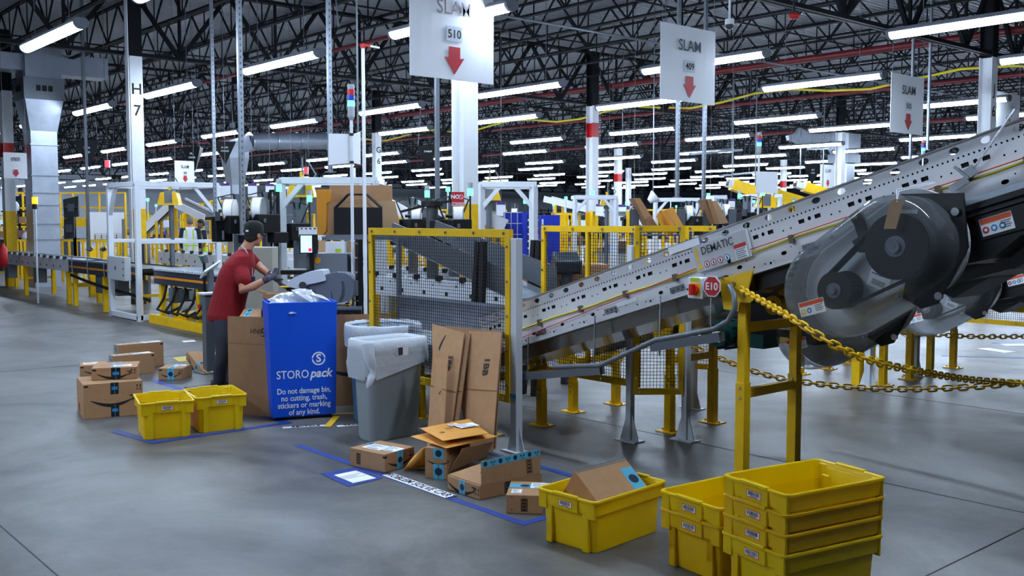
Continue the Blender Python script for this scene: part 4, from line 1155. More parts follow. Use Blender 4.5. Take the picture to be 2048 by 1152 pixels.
for k in range(4):
    o = Mx(xi(-3.80) + 0.052 * (k + 1), -0.0305, 0.137)
    g.use(CYAN if k == 3 else RED); g.prism([(0.021 * math.cos(a * math.pi / 8), 0.021 * math.sin(a * math.pi / 8)) for a in range(16)], o, ux, uz, (0, -0.001, 0))
    g.use(PAPER); g.prism([(0.0155 * math.cos(a * math.pi / 6), 0.0155 * math.sin(a * math.pi / 6)) for a in range(12)], o + V((0, -0.001, 0)), ux, uz, (0, -0.0005, 0))
    g.use(INK); g.prism([(-0.005, -0.010), (0.006, -0.010), (0.003, 0.010), (-0.004, 0.010)], o + V((0, -0.0015, 0)), ux, uz, (0, -0.0005, 0))
obj('pictogram_label', g, None, cp)
lb = G().use(PAPER); o = Mx(xi(-3.51) + 0.012, -0.0305, 0.148); lb.prism([(-0.045, -0.045), (0.045, -0.045), (0.045, 0.045), (-0.045, 0.045)], o, ux, uz, (0, -0.001, 0)); lb.use(RED); lb.prism([(-0.045, 0.022), (0.045, 0.022), (0.045, 0.045), (-0.045, 0.045)], o + V((0, -0.001, 0)), ux, uz, (0, -0.0006, 0)); lb.use(PAPERG)
for i in range(5): lb.prism([(-0.038, 0.010 - 0.012 * i), (0.034 - 0.01 * (i % 2), 0.010 - 0.012 * i), (0.034 - 0.01 * (i % 2), 0.015 - 0.012 * i), (-0.038, 0.015 - 0.012 * i)], o + V((0, -0.001, 0)), ux, uz, (0, -0.0006, 0))
obj('danger_label', lb, None, cp)
g = G(); g.box(xi(-4.02), xi(-3.78), -0.016, -0.014, 0.272, 0.318); g.v = [tuple(M1 @ V(p)) for p in g.v]; obj('paper_label', g, PAPER, c1)
g = G(); g.box(xi(-4.55), xi(-4.36), -0.003, -0.001, 0.055, 0.085); g.v = [tuple(M1 @ V(p)) for p in g.v]; obj('paper_label', g, PAPER, c1)
sw = G(); sw.box(-3.885, -3.765, 4.80, 4.88, 1.215, 1.345); swo = obj('isolator_switch', sw, WHITE, c1, bev=0.008)
sw = G(); sw.box(-3.86, -3.785, 4.795, 4.80, 1.235, 1.31); obj('switch_plate', sw, YEL, swo)
sw = G(); sw.cyl((-3.825, 4.795, 1.272), (-3.825, 4.775, 1.272), 0.033, 20); sw.obox((-3.825, 4.765, 1.272), (0.018, 0.03, 0.066)); obj('switch_knob', sw, mat('knob_red', (220, 40, 20), 0.4), swo)
sw = G(); sw.box(-3.86, -3.79, 4.797, 4.80, 1.318, 1.343); obj('switch_label', sw, mat('lime_label', (190, 220, 40), 0.5), swo)
oc = lambda r: [(r * math.cos(R(22.5 + 45 * i)), r * math.sin(R(22.5 + 45 * i))) for i in range(8)]
g = G().use(PAPER); g.prism(oc(0.067), (-3.672, 4.765, 1.30), X1, Z1, (0, 0.004, 0)); g.use(RED); g.prism(oc(0.06), (-3.672, 4.763, 1.30), X1, Z1, (0, 0.002, 0)); so = obj('stop_sign', g, None, c1)
text('lettering', 'E10', 0.062, (-3.672, 4.7632, 1.298), X1, Z1, PAPER, so, bold=0.02)
g = G(); g.bar((-3.672, 4.77, 1.335), (-3.672, 4.92, 1.36), 0.012); g.box(-3.745, -3.695, 4.79, 4.87, 1.235, 1.33); obj('pull_switch', g, GREYS, so)
# threaded rods, cable trays and conduit under it
for a, b in (((-5.42, 4.80, 0.545), (-4.60, 4.80, 0.685)), ((-4.16, 4.80, 0.885), (-3.62, 4.80, 1.0))):
    g = G(); g.bar(a, b, 0.05, 0.055); tr_ = obj('cable_tray', g, GREYS, c1)
    for p in (a, b):
        g = G(); px_ = V(p) + (V((0.06, 0, 0)) if p == a else V((-0.08, 0, 0))); g.cyl(px_ + V((0, 0, -0.05)), (px_.x - 0.05, px_.y + 0.06, zline(px_.x) + 0.03), 0.006, 6); obj('threaded_rod', g, CHROME, tr_)
g = G(); g.tube([(-5.05, 4.78, 0.66), (-4.6, 4.78, 0.72), (-4.12, 4.78, 0.935), (-3.9, 4.78, 0.985), (-3.66, 4.78, 1.045), (-3.56, 4.78, 1.10), (-3.52, 4.79, 1.18), (-3.535, 4.80, 1.26), (-3.60, 4.84, 1.30)], 0.017, 10); obj('conduit', g, GREYS, c1)
# cord clamp near the top
g = G(); p = Mx(xi(-2.22), -0.03, 0.115); g.obox(p, (0.10, 0.03, 0.035), Matrix.Rotation(-SA - 0.25, 3, 'Y')); g.obox(p + V((0.05, 0, 0.055)), (0.05, 0.03, 0.05), Matrix.Rotation(-0.6, 3, 'Y')); g.bar(p + V((-0.02, -0.02, 0.085)), p + V((0.05, -0.02, 0.025)), 0.014)
g.bar(p + V((0.06, 0, 0.07)), p + V((0.27, -0.05, 0.34)), 0.009); obj('cord_clamp', g, CHROME, c1)
# paper tag on a string
t = thing('paper_tag', 'brown paper tag hanging by a string above the clear drive guard', 'tag', (-2.375, 4.47, 1.75))
g = G(); g.prism([(-0.028, -0.10), (0.028, -0.10), (0.03, 0.03), (0.018, 0.045), (-0.018, 0.045), (-0.03, 0.03)], (0, 0, 0), V((0.95, 0.3, 0)), V((0.25, 0, 1)).normalized(), (0, 0.001, 0)); obj('card', g, mat('tag_manila', (198, 168, 136), 0.7), t)
g = G(); g.tube([(0.008, 0, 0.03), (0.0, 0.01, 0.09), (-0.01, 0.40, 0.135)], 0.002, 5); g.tube([(0.008, 0, 0.03), (0.012, 0.01, 0.08), (-0.004, 0.40, 0.13)], 0.002, 5); obj('string', g, PAPER, t)
# green gear motor under the second conveyor
pm = dep(1452, 668, 7.3)
g = G(); g.cyl(pm + V((0, -0.06, 0)), pm + V((0, 0.26, 0)), 0.105, 24); g.cyl(pm + V((0, -0.12, 0)), pm + V((0, -0.06, 0)), 0.085, 24)
for k in range(10): g.obox(pm + V((0.105 * math.cos(k * 0.63), 0.1, 0.105 * math.sin(k * 0.63))), (0.02, 0.3, 0.02), Matrix.Rotation(-k * 0.63, 3, 'Y'))
g.obox(pm + V((0.2, 0.1, 0.02)), (0.25, 0.2, 0.2)); mo = obj('motor', g, GRN, c2)
g = G(); g.box(pm.x - 0.04, pm.x + 0.04, pm.y - 0.122, pm.y - 0.1205, pm.z - 0.05, pm.z + 0.03); obj('rating_plate', g, PAPER, mo)
g = G(); q = dep(1600, 642, 6.45); g.cyl(q + V((-0.05, 0.1, 0)), q + V((-0.05, 0.5, 0)), 0.17, 24); g.obox(q + V((-0.25, 0.25, 0.02)), (0.5, 0.3, 0.3)); obj('motor_cover', g, BLACK, c2)
warn_label(c2, dep(1563, 650, 6.30), X1, Z1, 0.125, 0.055, icons=2)
warn_label(c1, Mx(xi(-3.53), 0.4, -0.2), X1, Z1, 0.02, 0.01)
bpy.data.objects.remove([o for o in c1.children if o.name.startswith('warning_label')][-1]) if [o for o in c1.children if o.name.startswith('warning_label')] else None
# ------------------------------------------------------------------ chains and the yellow cap
def chain(label, pts, size):
    g = chain_mesh(pts, size, size * 0.105)
    return tag(obj('plastic_chain', g, YEL), label, 'chain', 'yellow plastic chains')
chain('yellow chain slung from the E10 bracket past the clear guard to the right', [dep(1482, 578, 5.75), dep(1535, 608, 5.3), dep(1590, 640, 4.9), dep(1665, 688, 4.75), dep(1745, 722, 4.9), dep(1850, 745, 5.3), dep(1950, 760, 5.8), dep(2060, 767, 6.2)], 0.062)
chain('yellow chain hanging low across the conveyor legs', [dep(1372, 688, 8.7), dep(1430, 712, 8.55), dep(1500, 740, 8.3), dep(1580, 760, 8.1), dep(1700, 774, 7.8), dep(1800, 778, 7.5), dep(1920, 775, 7.2), dep(2060, 764, 6.9)], 0.075)
chain('farthest yellow chain, running nearly level behind the small drive guard', [dep(1742, 661, 10.2), dep(1840, 667, 10.2), dep(1940, 673, 10.2), dep(2060, 673, 10.2)], 0.075)
t = thing('yellow_cap', 'round yellow cap lettered 5010 on the upper leg brace', 'cap', dep(1551, 610, 6.2))
g = G(); g.cyl((0, 0.05, 0), (0, -0.03, 0), 0.06, 28); g.cyl((0, -0.03, 0), (0, -0.036, 0), 0.048, 28); obj('disc', g, YEL, t, bev=0.004)
text('lettering', '5010', 0.034, (0, -0.0365, 0), V((0.5, 0, 0.85)), V((-0.85, 0, 0.5)), INK, t, bold=0.01)
# ------------------------------------------------------------------ mesh guards
def guard_panel(t, p0, p1, z0, z1, fr=0.055, pitch=0.026, wire=0.0032, nscrew=6):
    """yellow framed wire panel between two points on plan"""
    a, b = V((*p0, 0)), V((*p1, 0)); L = (b - a).length; d = (b - a).normalized(); n = V((d.y, -d.x, 0))
    M = Matrix((d, n, Z1)).transposed().to_4x4(); M.translation = a
    def put(nm, g, m, par=t, **k):
        g.v = [tuple(M @ V(p)) for p in g.v]; return obj(nm, g, m, par, **k)
    g = G()
    for q in ((0, L, z0, z0 + fr), (0, L, z1 - fr, z1), (0, fr * 0.8, z0 + fr, z1 - fr), (L - fr * 0.8, L, z0 + fr, z1 - fr)):
        g.box(q[0], q[1], -0.018, 0.018, q[2], q[3])
    fo = put('frame', g, YEL)
    g = G(); x = pitch
    while x < L - 0.01:
        g.box(x - wire / 2, x + wire / 2, -wire / 2, wire / 2, z0 + 0.02, z1 - 0.02); x += pitch
    z = z0 + fr
    while z < z1 - 0.02:
        g.box(0.01, L - 0.01, -wire / 2 - wire, -wire / 2, z - wire / 2, z + wire / 2); z += pitch
    put('wire_mesh', g, BLACK)
    g = G()
    for k in range(nscrew):
        x = fr + (L - 2 * fr) * k / max(1, nscrew - 1)
        g.cyl((x, 0.018, z1 - fr / 2), (x, 0.026, z1 - fr / 2), 0.012, 8); g.cyl((x, 0.018, z0 + fr / 2), (x, 0.026, z0 + fr / 2), 0.012, 8)
    for k in range(5):
        z = z0 + (z1 - z0) * (k + 0.5) / 5
        for x in (fr * 0.4, L - fr * 0.4): g.cyl((x, 0.018, z), (x, 0.026, z), 0.010, 8)
    put('screw', g, CHROME, fo)
def guard_post(t, x, y, h, m=GREYS, w=0.06, foot=True, nm='post'):
    g = G(); g.box(x - w / 2, x + w / 2, y - w / 2, y + w / 2, 0, h); o = obj(nm, g, m, t, bev=0.003)
    if foot:
        g = G(); g.prism([(-0.10, 0), (-w / 2, 0), (-w / 2, 0.22)], (x, y - 0.004, 0), X1, Z1, (0, 0.008, 0)); g.prism([(0.09, 0), (w / 2, 0), (w / 2, 0.2)][::-1], (x, y - 0.004, 0), X1, Z1, (0, 0.008, 0)); g.box(x - 0.11, x + 0.10, y - 0.06, y + 0.06, 0, 0.008)
        obj('foot', g, m, o)
    return o
t = thing('mesh_guard', 'large yellow framed mesh guard in front of the loading end of the conveyor', 'guard', (0, 0, 0), 0, 'yellow mesh guards')
guard_panel(t, (-7.28, 4.70), (-5.42, 4.70), 0.36, 1.625, 0.06, nscrew=6)
guard_post(t, -5.385, 4.72, 1.56, ALU, 0.062)
pz = guard_post(t, -7.30, 4.75, 1.05, YEL, 0.07, True)
g = G(); g.box(-5.42, -5.415 + 0.06, 4.687, 4.6885, 0.40, 0.43); obj('blue_tape', g, CYAN, t)
t = thing('mesh_guard', 'yellow framed mesh guard standing between the first two inclined conveyors', 'guard', (0, 0, 0), 0, 'yellow mesh guards')
guard_panel(t, (-6.19, 5.72), (-5.09, 5.72), 0.40, 1.645, 0.05, nscrew=4)
g = G(); g.box(-5.66, -5.635, 5.70, 5.735, 0.42, 1.62); obj('mullion', g, YEL, t)
t = thing('mesh_guard', 'narrow yellow framed mesh guard on two grey posts in front of the second conveyor', 'guard', (0, 0, 0), 0, 'yellow mesh guards')
guard_panel(t, (-5.07, 5.63), (-4.83, 5.93), 0.36, 1.65, 0.045, nscrew=2)
for x, y in ((-5.09, 5.62), (-4.82, 5.955)): guard_post(t, x, y, 1.5, ALU, 0.05)
t = thing('mesh_guard', 'yellow framed mesh guard beyond the second inclined conveyor', 'guard', (0, 0, 0), 0, 'yellow mesh guards')
guard_panel(t, (-5.68, 6.97), (-5.45, 7.12), 0.36, 1.64, 0.05, nscrew=2); guard_post(t, -5.60, 7.02, 1.5, ALU, 0.055)
t = thing('mesh_guard', 'low yellow guard with a grey post just right of the big clear drive guard', 'guard', (0, 0, 0), 0, 'yellow mesh guards')
guard_panel(t, (-6.6, 9.24), (-5.20, 9.24), 0.36, 1.64, 0.06, nscrew=5); guard_post(t, -5.15, 9.25, 1.55, ALU, 0.06); guard_post(t, -5.30, 9.30, 0.9, YEL, 0.09, False)
t = thing('mesh_guard', 'yellow framed mesh guard with a grey post near the right edge', 'guard', (0, 0, 0), 0, 'yellow mesh guards')
guard_panel(t, (-6.0, 12.9), (-4.4, 12.9), 0.36, 1.64, 0.06, nscrew=5)
guard_post(t, -5.2, 10.32, 1.3, ALU, 0.06); guard_post(t, -4.35, 12.9, 1.55, ALU, 0.06)
g = G(); g.box(-4.9, -4.0, 11.5, 11.56, 0.66, 0.73); obj('rail', g, YEL, t)
# floor marks under the far conveyors
for q in (((1690, 701), (1770, 690)), ((1640, 712), (1740, 708)), ((1990, 686), (2048, 690)), ((1890, 712), (2048, 716))):
    floor_strip('floor_tape', 'thin blue tape line on the floor under the far conveyors', 'floor tape', [tuple(onz(*q[0]).xy), tuple(onz(*q[1]).xy)], 0.08, BLUET, group='far blue floor tape')
for q in (((1978, 699), (2006, 703)), ((2020, 690), (2048, 690))):
    floor_strip('floor_sign', 'white floor label framed in blue under the far conveyors', 'floor sign', [tuple(onz(*q[0]).xy), tuple(onz(*q[1]).xy)], 0.22, PAPER, z=0.003, group='far floor labels')
# ------------------------------------------------------------------ loading end behind the big guard
t = thing('roller_bed', 'level perforated metal bed feeding the nearest inclined conveyor', 'conveyor', (0, 0, 0), 0)
g = G(); g.box(-8.1, -5.96, 4.90, 5.56, 0.60, 0.64); obj('bed_plate', g, GREYS, t)
g = G()
for i in range(27):
    for j in range(9):
        x, y = -8.05 + i * 0.077, 4.97 + j * 0.065 ; g.obox((x + (0.035 if j % 2 else 0), y, 0.648), (0.055, 0.022, 0.014), Matrix.Rotation(0.5, 3, 'Z'))
obj('slats', g, ALU, t)
g = G(); g.box(-8.1, -5.94, 5.56, 5.60, 0.55, 0.95); g.box(-8.1, -5.94, 5.53, 5.56, 0.93, 0.96); obj('side_rail', g, GALV, t)
g = G(); g.box(-8.1, -5.98, 4.86, 4.89, 0.48, 0.66); obj('side_rail', g, GALV, t)
for x in (-7.9, -6.9):
    for y in (4.95, 5.5): leg_post(t, x, y, 0.6)
g = G(); g.box(-6.9, -6.86, 4.95, 5.5, 0.3, 0.36); obj('cross_brace', g, YEL, t)
t = thing('chute', 'sloping grey metal chute behind the mesh guard, on black legs', 'chute', (0, 0, 0), 0)
A, B, Cc, D = V((-8.49, 5.75, 1.665)), V((-6.64, 5.75, 1.24)), V((-6.62, 5.75, 0.99)), V((-8.53, 5.75, 1.49))
d = (B - A).normalized()
g = G(); n = V((0, 0.012, 0)); q = [A + d * 0.0, B, Cc, D]; g.add(q + [p + n for p in q], [(0, 1, 2, 3), (7, 6, 5, 4), (0, 4, 5, 1), (1, 5, 6, 2), (2, 6, 7, 3), (3, 7, 4, 0)])
q = [p + V((0, 0.55, 0.02)) for p in (A, B, Cc, D)]; g.add(q + [p + n for p in q], [(0, 1, 2, 3), (7, 6, 5, 4), (0, 4, 5, 1), (1, 5, 6, 2), (2, 6, 7, 3), (3, 7, 4, 0)]); obj('side_wall', g, mat('chute_grey', (104, 108, 114), 0.4, 0.5, var=0.08), t)
g = G(); q = [D, Cc, Cc + V((0, 0.55, 0)), D + V((0, 0.55, 0))]; g.add(q + [p - V((0, 0, 0.012)) for p in q], [(0, 1, 2, 3), (7, 6, 5, 4), (0, 4, 5, 1), (1, 5, 6, 2), (2, 6, 7, 3), (3, 7, 4, 0)]); obj('slide', g, GALV, t)
for x, tw in ((-7.05, 0.11), (-6.98, 0.02)):
    for y in (5.68, 6.36):
        g = G(); g.bar((x - tw, y, 0), (x + 0.05, y, 1.50), 0.05, 0.05); obj('leg', g, BLACK, t)
g = G(); g.bar((-8.3, 5.70, 0), (-8.3, 5.70, 1.5), 0.04); obj('leg', g, GREYS, t)
# ------------------------------------------------------------------ figures
FG = V((FWD.x, FWD.y, 0)).normalized()
def dirn(deg):
    """level direction, 0 = image right, positive = turning away from the viewer"""
    return RIGHT * math.cos(R(deg)) + FG * math.sin(R(deg))
def capsule(g, pts, n=14):
    """tapered limb through (point, radius) stations with rounded ends"""
    P = [V(p) for p, r in pts]; Rr = [r for p, r in pts]
    d0, d1 = (P[0] - P[1]).normalized(), (P[-1] - P[-2]).normalized()
    P2 = [P[0] + d0 * Rr[0] * 0.85, P[0] + d0 * Rr[0] * 0.5] + P + [P[-1] + d1 * Rr[-1] * 0.5, P[-1] + d1 * Rr[-1] * 0.85]
    R2 = [Rr[0] * 0.35, Rr[0] * 0.85] + Rr + [Rr[-1] * 0.85, Rr[-1] * 0.35]
    return g.tube(P2, R2, n)
def ell_loft(g, secs, n=20):
    """sections (centre, forward, left, rf, rl) joined into a trunk"""
    rings = []
    for c, f, l, rf, rl in secs:
        rings.append([V(c) + f * (rf * math.cos(2 * math.pi * i / n)) + l * (rl * math.sin(2 * math.pi * i / n)) for i in range(n)])
    return g.loft(rings)
def eball(g, c, f, l, u, rf, rl, ru, n=16, m=10):
    rings = []
    for j in range(m + 1):
        t = math.pi * j / m; q = max(math.sin(t), 0.02)
        rings.append([V(c) + f * (rf * q * math.cos(2 * math.pi * i / n)) + l * (rl * q * math.sin(2 * math.pi * i / n)) - u * (ru * math.cos(t)) for i in range(n)])
    return g.loft(rings)
def fused(name, g, m, parent, vox, smooth=4):
    """union of overlapping limbs melted into one continuous surface"""
    o = obj(name, g, m, parent)
    r = o.modifiers.new('remesh', 'REMESH'); r.mode = 'VOXEL'; r.voxel_size = vox; r.use_smooth_shade = True
    s = o.modifiers.new('smooth', 'SMOOTH'); s.factor = 0.5; s.iterations = smooth
    dg = bpy.context.evaluated_depsgraph_get()
    me = bpy.data.meshes.new_from_object(o.evaluated_get(dg)); me.name = name
    o.modifiers.clear(); o.data = me
    if not me.materials: me.materials.append(m)
    for p in me.polygons: p.use_smooth = True
    return o
def hand(g, wrist, palm_end, across, curl, sc_=1.0, spread=0.018, thumb=1):
    """palm, four bent fingers of different lengths and a thumb off the side of the palm"""
    w, p = V(wrist), V(palm_end); d = (p - w).normalized(); a = (V(across) - d * V(across).dot(d)).normalized(); n = d.cross(a)
    for k in (-1, -0.35, 0.35, 1):
        capsule(g, [(w + a * 0.017 * k, 0.021 * sc_), (p + a * 0.027 * k, 0.017 * sc_)], 10)
    for i, (k, ln) in enumerate(((-1, 0.062), (-0.35, 0.076), (0.35, 0.080), (1, 0.070))):
        b0 = p + a * 0.029 * k; c1, c2, c3 = curl * 0.6, curl * 1.25, curl * 1.8
        q1 = b0 + (d * math.cos(c1) + n * math.sin(c1)) * ln * 0.45 + a * spread * k * 0.2
        q2 = q1 + (d * math.cos(c2) + n * math.sin(c2)) * ln * 0.33
        q3 = q2 + (d * math.cos(c3) + n * math.sin(c3)) * ln * 0.27
        capsule(g, [(b0, 0.0115 * sc_), (q1, 0.0108 * sc_), (q2, 0.0100 * sc_), (q3, 0.0085 * sc_)], 10)
    t0 = w + d * 0.03 + a * 0.028 * thumb; t1 = t0 + (a * thumb * 0.6 + d * 0.7 + n * 0.35).normalized() * 0.042; t2 = t1 + (d * 0.8 + n * 0.6 - a * thumb * 0.1).normalized() * 0.035
    capsule(g, [(t0, 0.016 * sc_), (t1, 0.0125 * sc_), (t2, 0.010 * sc_)], 10)
def face(g, hc, f, l, u, s=1.0, ears=True):
    """skull, jaw, brow, nose, lips, chin and ears about the head centre"""
    eball(g, hc + u * 0.02 * s - f * 0.008 * s, f, l, u, 0.095 * s, 0.075 * s, 0.105 * s)
    eball(g, hc + f * 0.022 * s - u * 0.055 * s, f, l, u, 0.066 * s, 0.058 * s, 0.066 * s)
    eball(g, hc + f * 0.058 * s - u * 0.098 * s, f, l, u, 0.026 * s, 0.030 * s, 0.022 * s)
    eball(g, hc + f * 0.082 * s + u * 0.022 * s, f, l, u, 0.014 * s, 0.05 * s, 0.012 * s)
    capsule(g, [(hc + f * 0.088 * s + u * 0.012 * s, 0.009 * s), (hc + f * 0.108 * s - u * 0.028 * s, 0.013 * s)], 8)
    eball(g, hc + f * 0.088 * s - u * 0.062 * s, f, l, u, 0.010 * s, 0.024 * s, 0.010 * s)
    for sd in (-1, 1):
        eball(g, hc + f * 0.062 * s + l * 0.036 * s * sd - u * 0.02 * s, f, l, u, 0.026 * s, 0.024 * s, 0.024 * s)
        if ears:
            eball(g, hc - f * 0.004 * s + l * 0.078 * s * sd - u * 0.018 * s, f, l, u, 0.020 * s, 0.009 * s, 0.034 * s)
def eyes(parent, hc, f, l, u, s=1.0):
    for sd in (-1, 1):
        g = G(); eball(g, hc + f * 0.079 * s + l * 0.032 * s * sd + u * 0.004 * s, f, l, u, 0.009 * s, 0.012 * s, 0.007 * s); o = obj('eye', g, PAPER, parent)
        g = G(); eball(g, hc + f * 0.0865 * s + l * 0.032 * s * sd + u * 0.004 * s, f, l, u, 0.003 * s, 0.005 * s, 0.005 * s); obj('iris', g, INK, o)
SHIRT = mat('red_cotton', (138, 4, 18), 0.85, var=0.12, scale=9, bump=0.6)
JEAN = mat('dark_denim', (44, 47, 58), 0.8, var=0.14, scale=11, bump=0.5)
GLOVE = mat('grey_glove', (66, 64, 78), 0.75, var=0.15, scale=40)
CAPM = mat('cap_black', (12, 12, 14), 0.8)
# the packer
f0, u0 = dirn(8), V((0, 0, 1)); l0 = u0.cross(f0)
pk = thing('person', 'person in red t-shirt and black cap bending over the packing table', 'person', (*onz(447, 774).xy, 0))
base_inv = Matrix.Translation(pk.location).inverted()
def pfix(g):
    g.v = [tuple(V(p) - pk.location) for p in g.v]; return g
D0 = 10.05
def pp(x, y, d=0.0): return dep(x, y, D0 + d)
hf = dirn(58); hu = V((0, 0, 1)); hu = (hu + hf * 0.10).normalized(); hl = hu.cross(hf).normalized(); hf = hl.cross(hu)
hc = pp(508, 468, 0.06)
g = G(); face(g, hc, hf, hl, hu, 0.98)
capsule(g, [(pp(487, 506, 0.05), 0.066), (pp(497, 490, 0.05), 0.058), (pp(505, 474, 0.06), 0.060)])
capsule(g, [(pp(476, 520, -0.02), 0.058), (pp(487, 560, -0.17), 0.052), (pp(485, 580, -0.2), 0.047), (pp(506, 573, -0.22), 0.042), (pp(533, 559, -0.22), 0.031)])
capsule(g, [(pp(497, 512, 0.20), 0.055), (pp(511, 526, 0.28), 0.048), (pp(522, 537, 0.24), 0.044), (pp(538, 549, 0.14), 0.036), (pp(552, 556, 0.02), 0.030)])
ell_loft(g, [(pp(455, 620), f0, l0, 0.10, 0.14), (pp(468, 560), f0, l0, 0.10, 0.15), (pp(482, 518, 0.03), f0, l0, 0.08, 0.16), (pp(489, 503, 0.04), f0, l0, 0.05, 0.06)])
body = fused('body', pfix(g), SKIN, pk, 0.0075, 3)
g = G(); hcl = hc - pk.location
g2 = G(); eball(g2, hc + hu * 0.012 - hf * 0.022, hf, hl, hu, 0.088, 0.0775, 0.098); eball(g2, hc - hu * 0.045 - hf * 0.055, hf, hl, hu, 0.040, 0.060, 0.050)
fused('hair', pfix(g2), HAIRM, pk, 0.008, 2)
g = G(); n = 24; rings = []
for z, r in ((-0.012, 1.02), (0.0, 1.04), (0.04, 1.05), (0.075, 0.97), (0.10, 0.80), (0.116, 0.5), (0.121, 0.12)):
    rings.append([hc + hu * (z + 0.018) - hf * 0.006 + hf * (0.102 * r * math.cos(2 * math.pi * i / n)) + hl * (0.086 * r * math.sin(2 * math.pi * i / n)) for i in range(n)])
g.loft(rings)
cap_o = obj('cap', pfix(g), CAPM, pk)
g = G(); br = []
for i in range(13):
    a = R(-62 + 124 * i / 12); br.append((hf * (0.098 * math.cos(a)) + hl * (0.082 * math.sin(a)), hf * (0.098 + 0.075 * math.cos(a * 1.3)) * max(0.45, math.cos(a)) + hl * (0.092 * math.sin(a)) - hu * 0.012))
top = [hc + hu * 0.012 + p for pr in br for p in pr]; q = [(2 * i, 2 * i + 1, 2 * i + 3, 2 * i + 2) for i in range(12)]
g.add(top, q, True); g.add([p - hu * 0.006 for p in top], [c[::-1] for c in q], True); obj('brim', pfix(g), CAPM, cap_o)
g = G(); bb = hc + hu * 0.022 - hf * 0.112 - hl * 0.018; g.obox(bb, (0.006, 0.035, 0.018), Matrix((hf, hl, hu)).transposed()); obj('logo_patch', pfix(g), PAPER, cap_o)
eyes(body, hc - pk.location, hf, hl, hu, 0.98)
# t-shirt
g = G()
ell_loft(g, [(pp(450, 641, 0.02), f0, l0, 0.165, 0.185), (pp(451, 630, 0.02), f0, l0, 0.185, 0.195), (pp(456, 605, 0.02), f0, l0, 0.180, 0.185), (pp(464, 575, 0.02), f0, l0, 0.176, 0.185), (pp(472, 548, 0.02), f0, l0, 0.178, 0.20), (pp(479, 527, 0.03), f0, l0, 0.160, 0.205), (pp(485, 512, 0.03), f0, l0, 0.115, 0.175), (pp(489, 502, 0.04), f0, l0, 0.080, 0.095), (pp(492, 498, 0.04), f0, l0, 0.066, 0.072)])
capsule(g, [(pp(474, 520, -0.02), 0.080), (pp(481, 540, -0.10), 0.080), (pp(487, 560, -0.17), 0.078)])
capsule(g, [(pp(493, 513, 0.18), 0.076), (pp(502, 520, 0.25), 0.072), (pp(509, 527, 0.28), 0.068)])
fused('t_shirt', pfix(g), SHIRT, pk, 0.011, 4)
g = G()
ell_loft(g, [(pp(449, 642, 0.03), f0, l0, 0.145, 0.175), (pp(452, 610, 0.03), f0, l0, 0.12, 0.16)])
capsule(g, [(pp(446, 644, -0.07), 0.105), (pp(446, 674, -0.10), 0.095), (pp(447, 704, -0.12), 0.075), (pp(441, 730, -0.12), 0.070), (pp(439, 760, -0.08), 0.062)])
capsule(g, [(pp(455, 644, 0.14), 0.105), (pp(461, 674, 0.17), 0.095), (pp(465, 704, 0.19), 0.075), (pp(462, 730, 0.2), 0.068), (pp(464, 752, 0.2), 0.060)])
fused('trousers', pfix(g), JEAN, pk, 0.012, 3)
for sx_, dd, nm in ((438, -0.08, 'shoe'), (464, 0.2, 'shoe')):
    an = onz(sx_, 438 + 1.7 * FPX / (D0 + dd) * 1.0)
    an = V((an.x, an.y, 0)); g = G(); fa = dirn(12); la = V((0, 0, 1)).cross(fa)
    ell_loft(g, [(an - fa * 0.075 + V((0, 0, 0.045)), V((0, 0, 1)), la, 0.040, 0.03), (an - fa * 0.05 + V((0, 0, 0.048)), V((0, 0, 1)), la, 0.046, 0.04), (an + fa * 0.05 + V((0, 0, 0.045)), V((0, 0, 1)), la, 0.043, 0.045), (an + fa * 0.14 + V((0, 0, 0.032)), V((0, 0, 1)), la, 0.030, 0.046), (an + fa * 0.19 + V((0, 0, 0.026)), V((0, 0, 1)), la, 0.020, 0.03)])
    so = obj(nm, pfix(g), BLACK, pk)
    g = G(); g.prism([(-0.08, -0.04), (0.1, -0.048), (0.18, -0.036), (0.2, 0), (0.18, 0.036), (0.1, 0.048), (-0.08, 0.04)], an, fa, la, (0, 0, 0.014)); obj('sole', pfix(g), RED, so)
# gloves, closed on the carton's flap and the tape
g = G(); hand(g, pp(534, 559, -0.22), pp(547, 551, -0.17), FG * 1.0 + V((0, 0, 0.5)), 0.55, 1.12); capsule(g, [(pp(529, 561, -0.22), 0.036), (pp(536, 557, -0.22), 0.034)]); fused('glove', pfix(g), GLOVE, pk, 0.0055, 2)
g = G(); hand(g, pp(553, 557, 0.0), pp(563, 569, -0.04), FG * 0.9 - RIGHT * 0.3, 0.30, 1.12, thumb=-1); capsule(g, [(pp(546, 552, 0.06), 0.034), (pp(554, 558, 0.0), 0.034)]); fused('glove', pfix(g), GLOVE, pk, 0.0055, 2)
# lanyard and badge
g = G(); lan = [pp(478, 497, -0.03), pp(484, 493, -0.03), pp(491, 500, -0.055), pp(496, 509, -0.06), pp(501, 522, -0.05), pp(504, 537, -0.03), pp(504, 553, -0.02)]
g.tube(lan, 0.008, 6); lo = obj('lanyard', pfix(g), mat('lanyard_grey', (176, 170, 176), 0.7), pk)
g = G(); g.obox(pp(506, 562, -0.03), (0.012, 0.06, 0.09), Matrix.Rotation(0.5, 3, 'Z')); obj('badge', pfix(g), mat('badge_navy', (30, 40, 80), 0.4), lo)
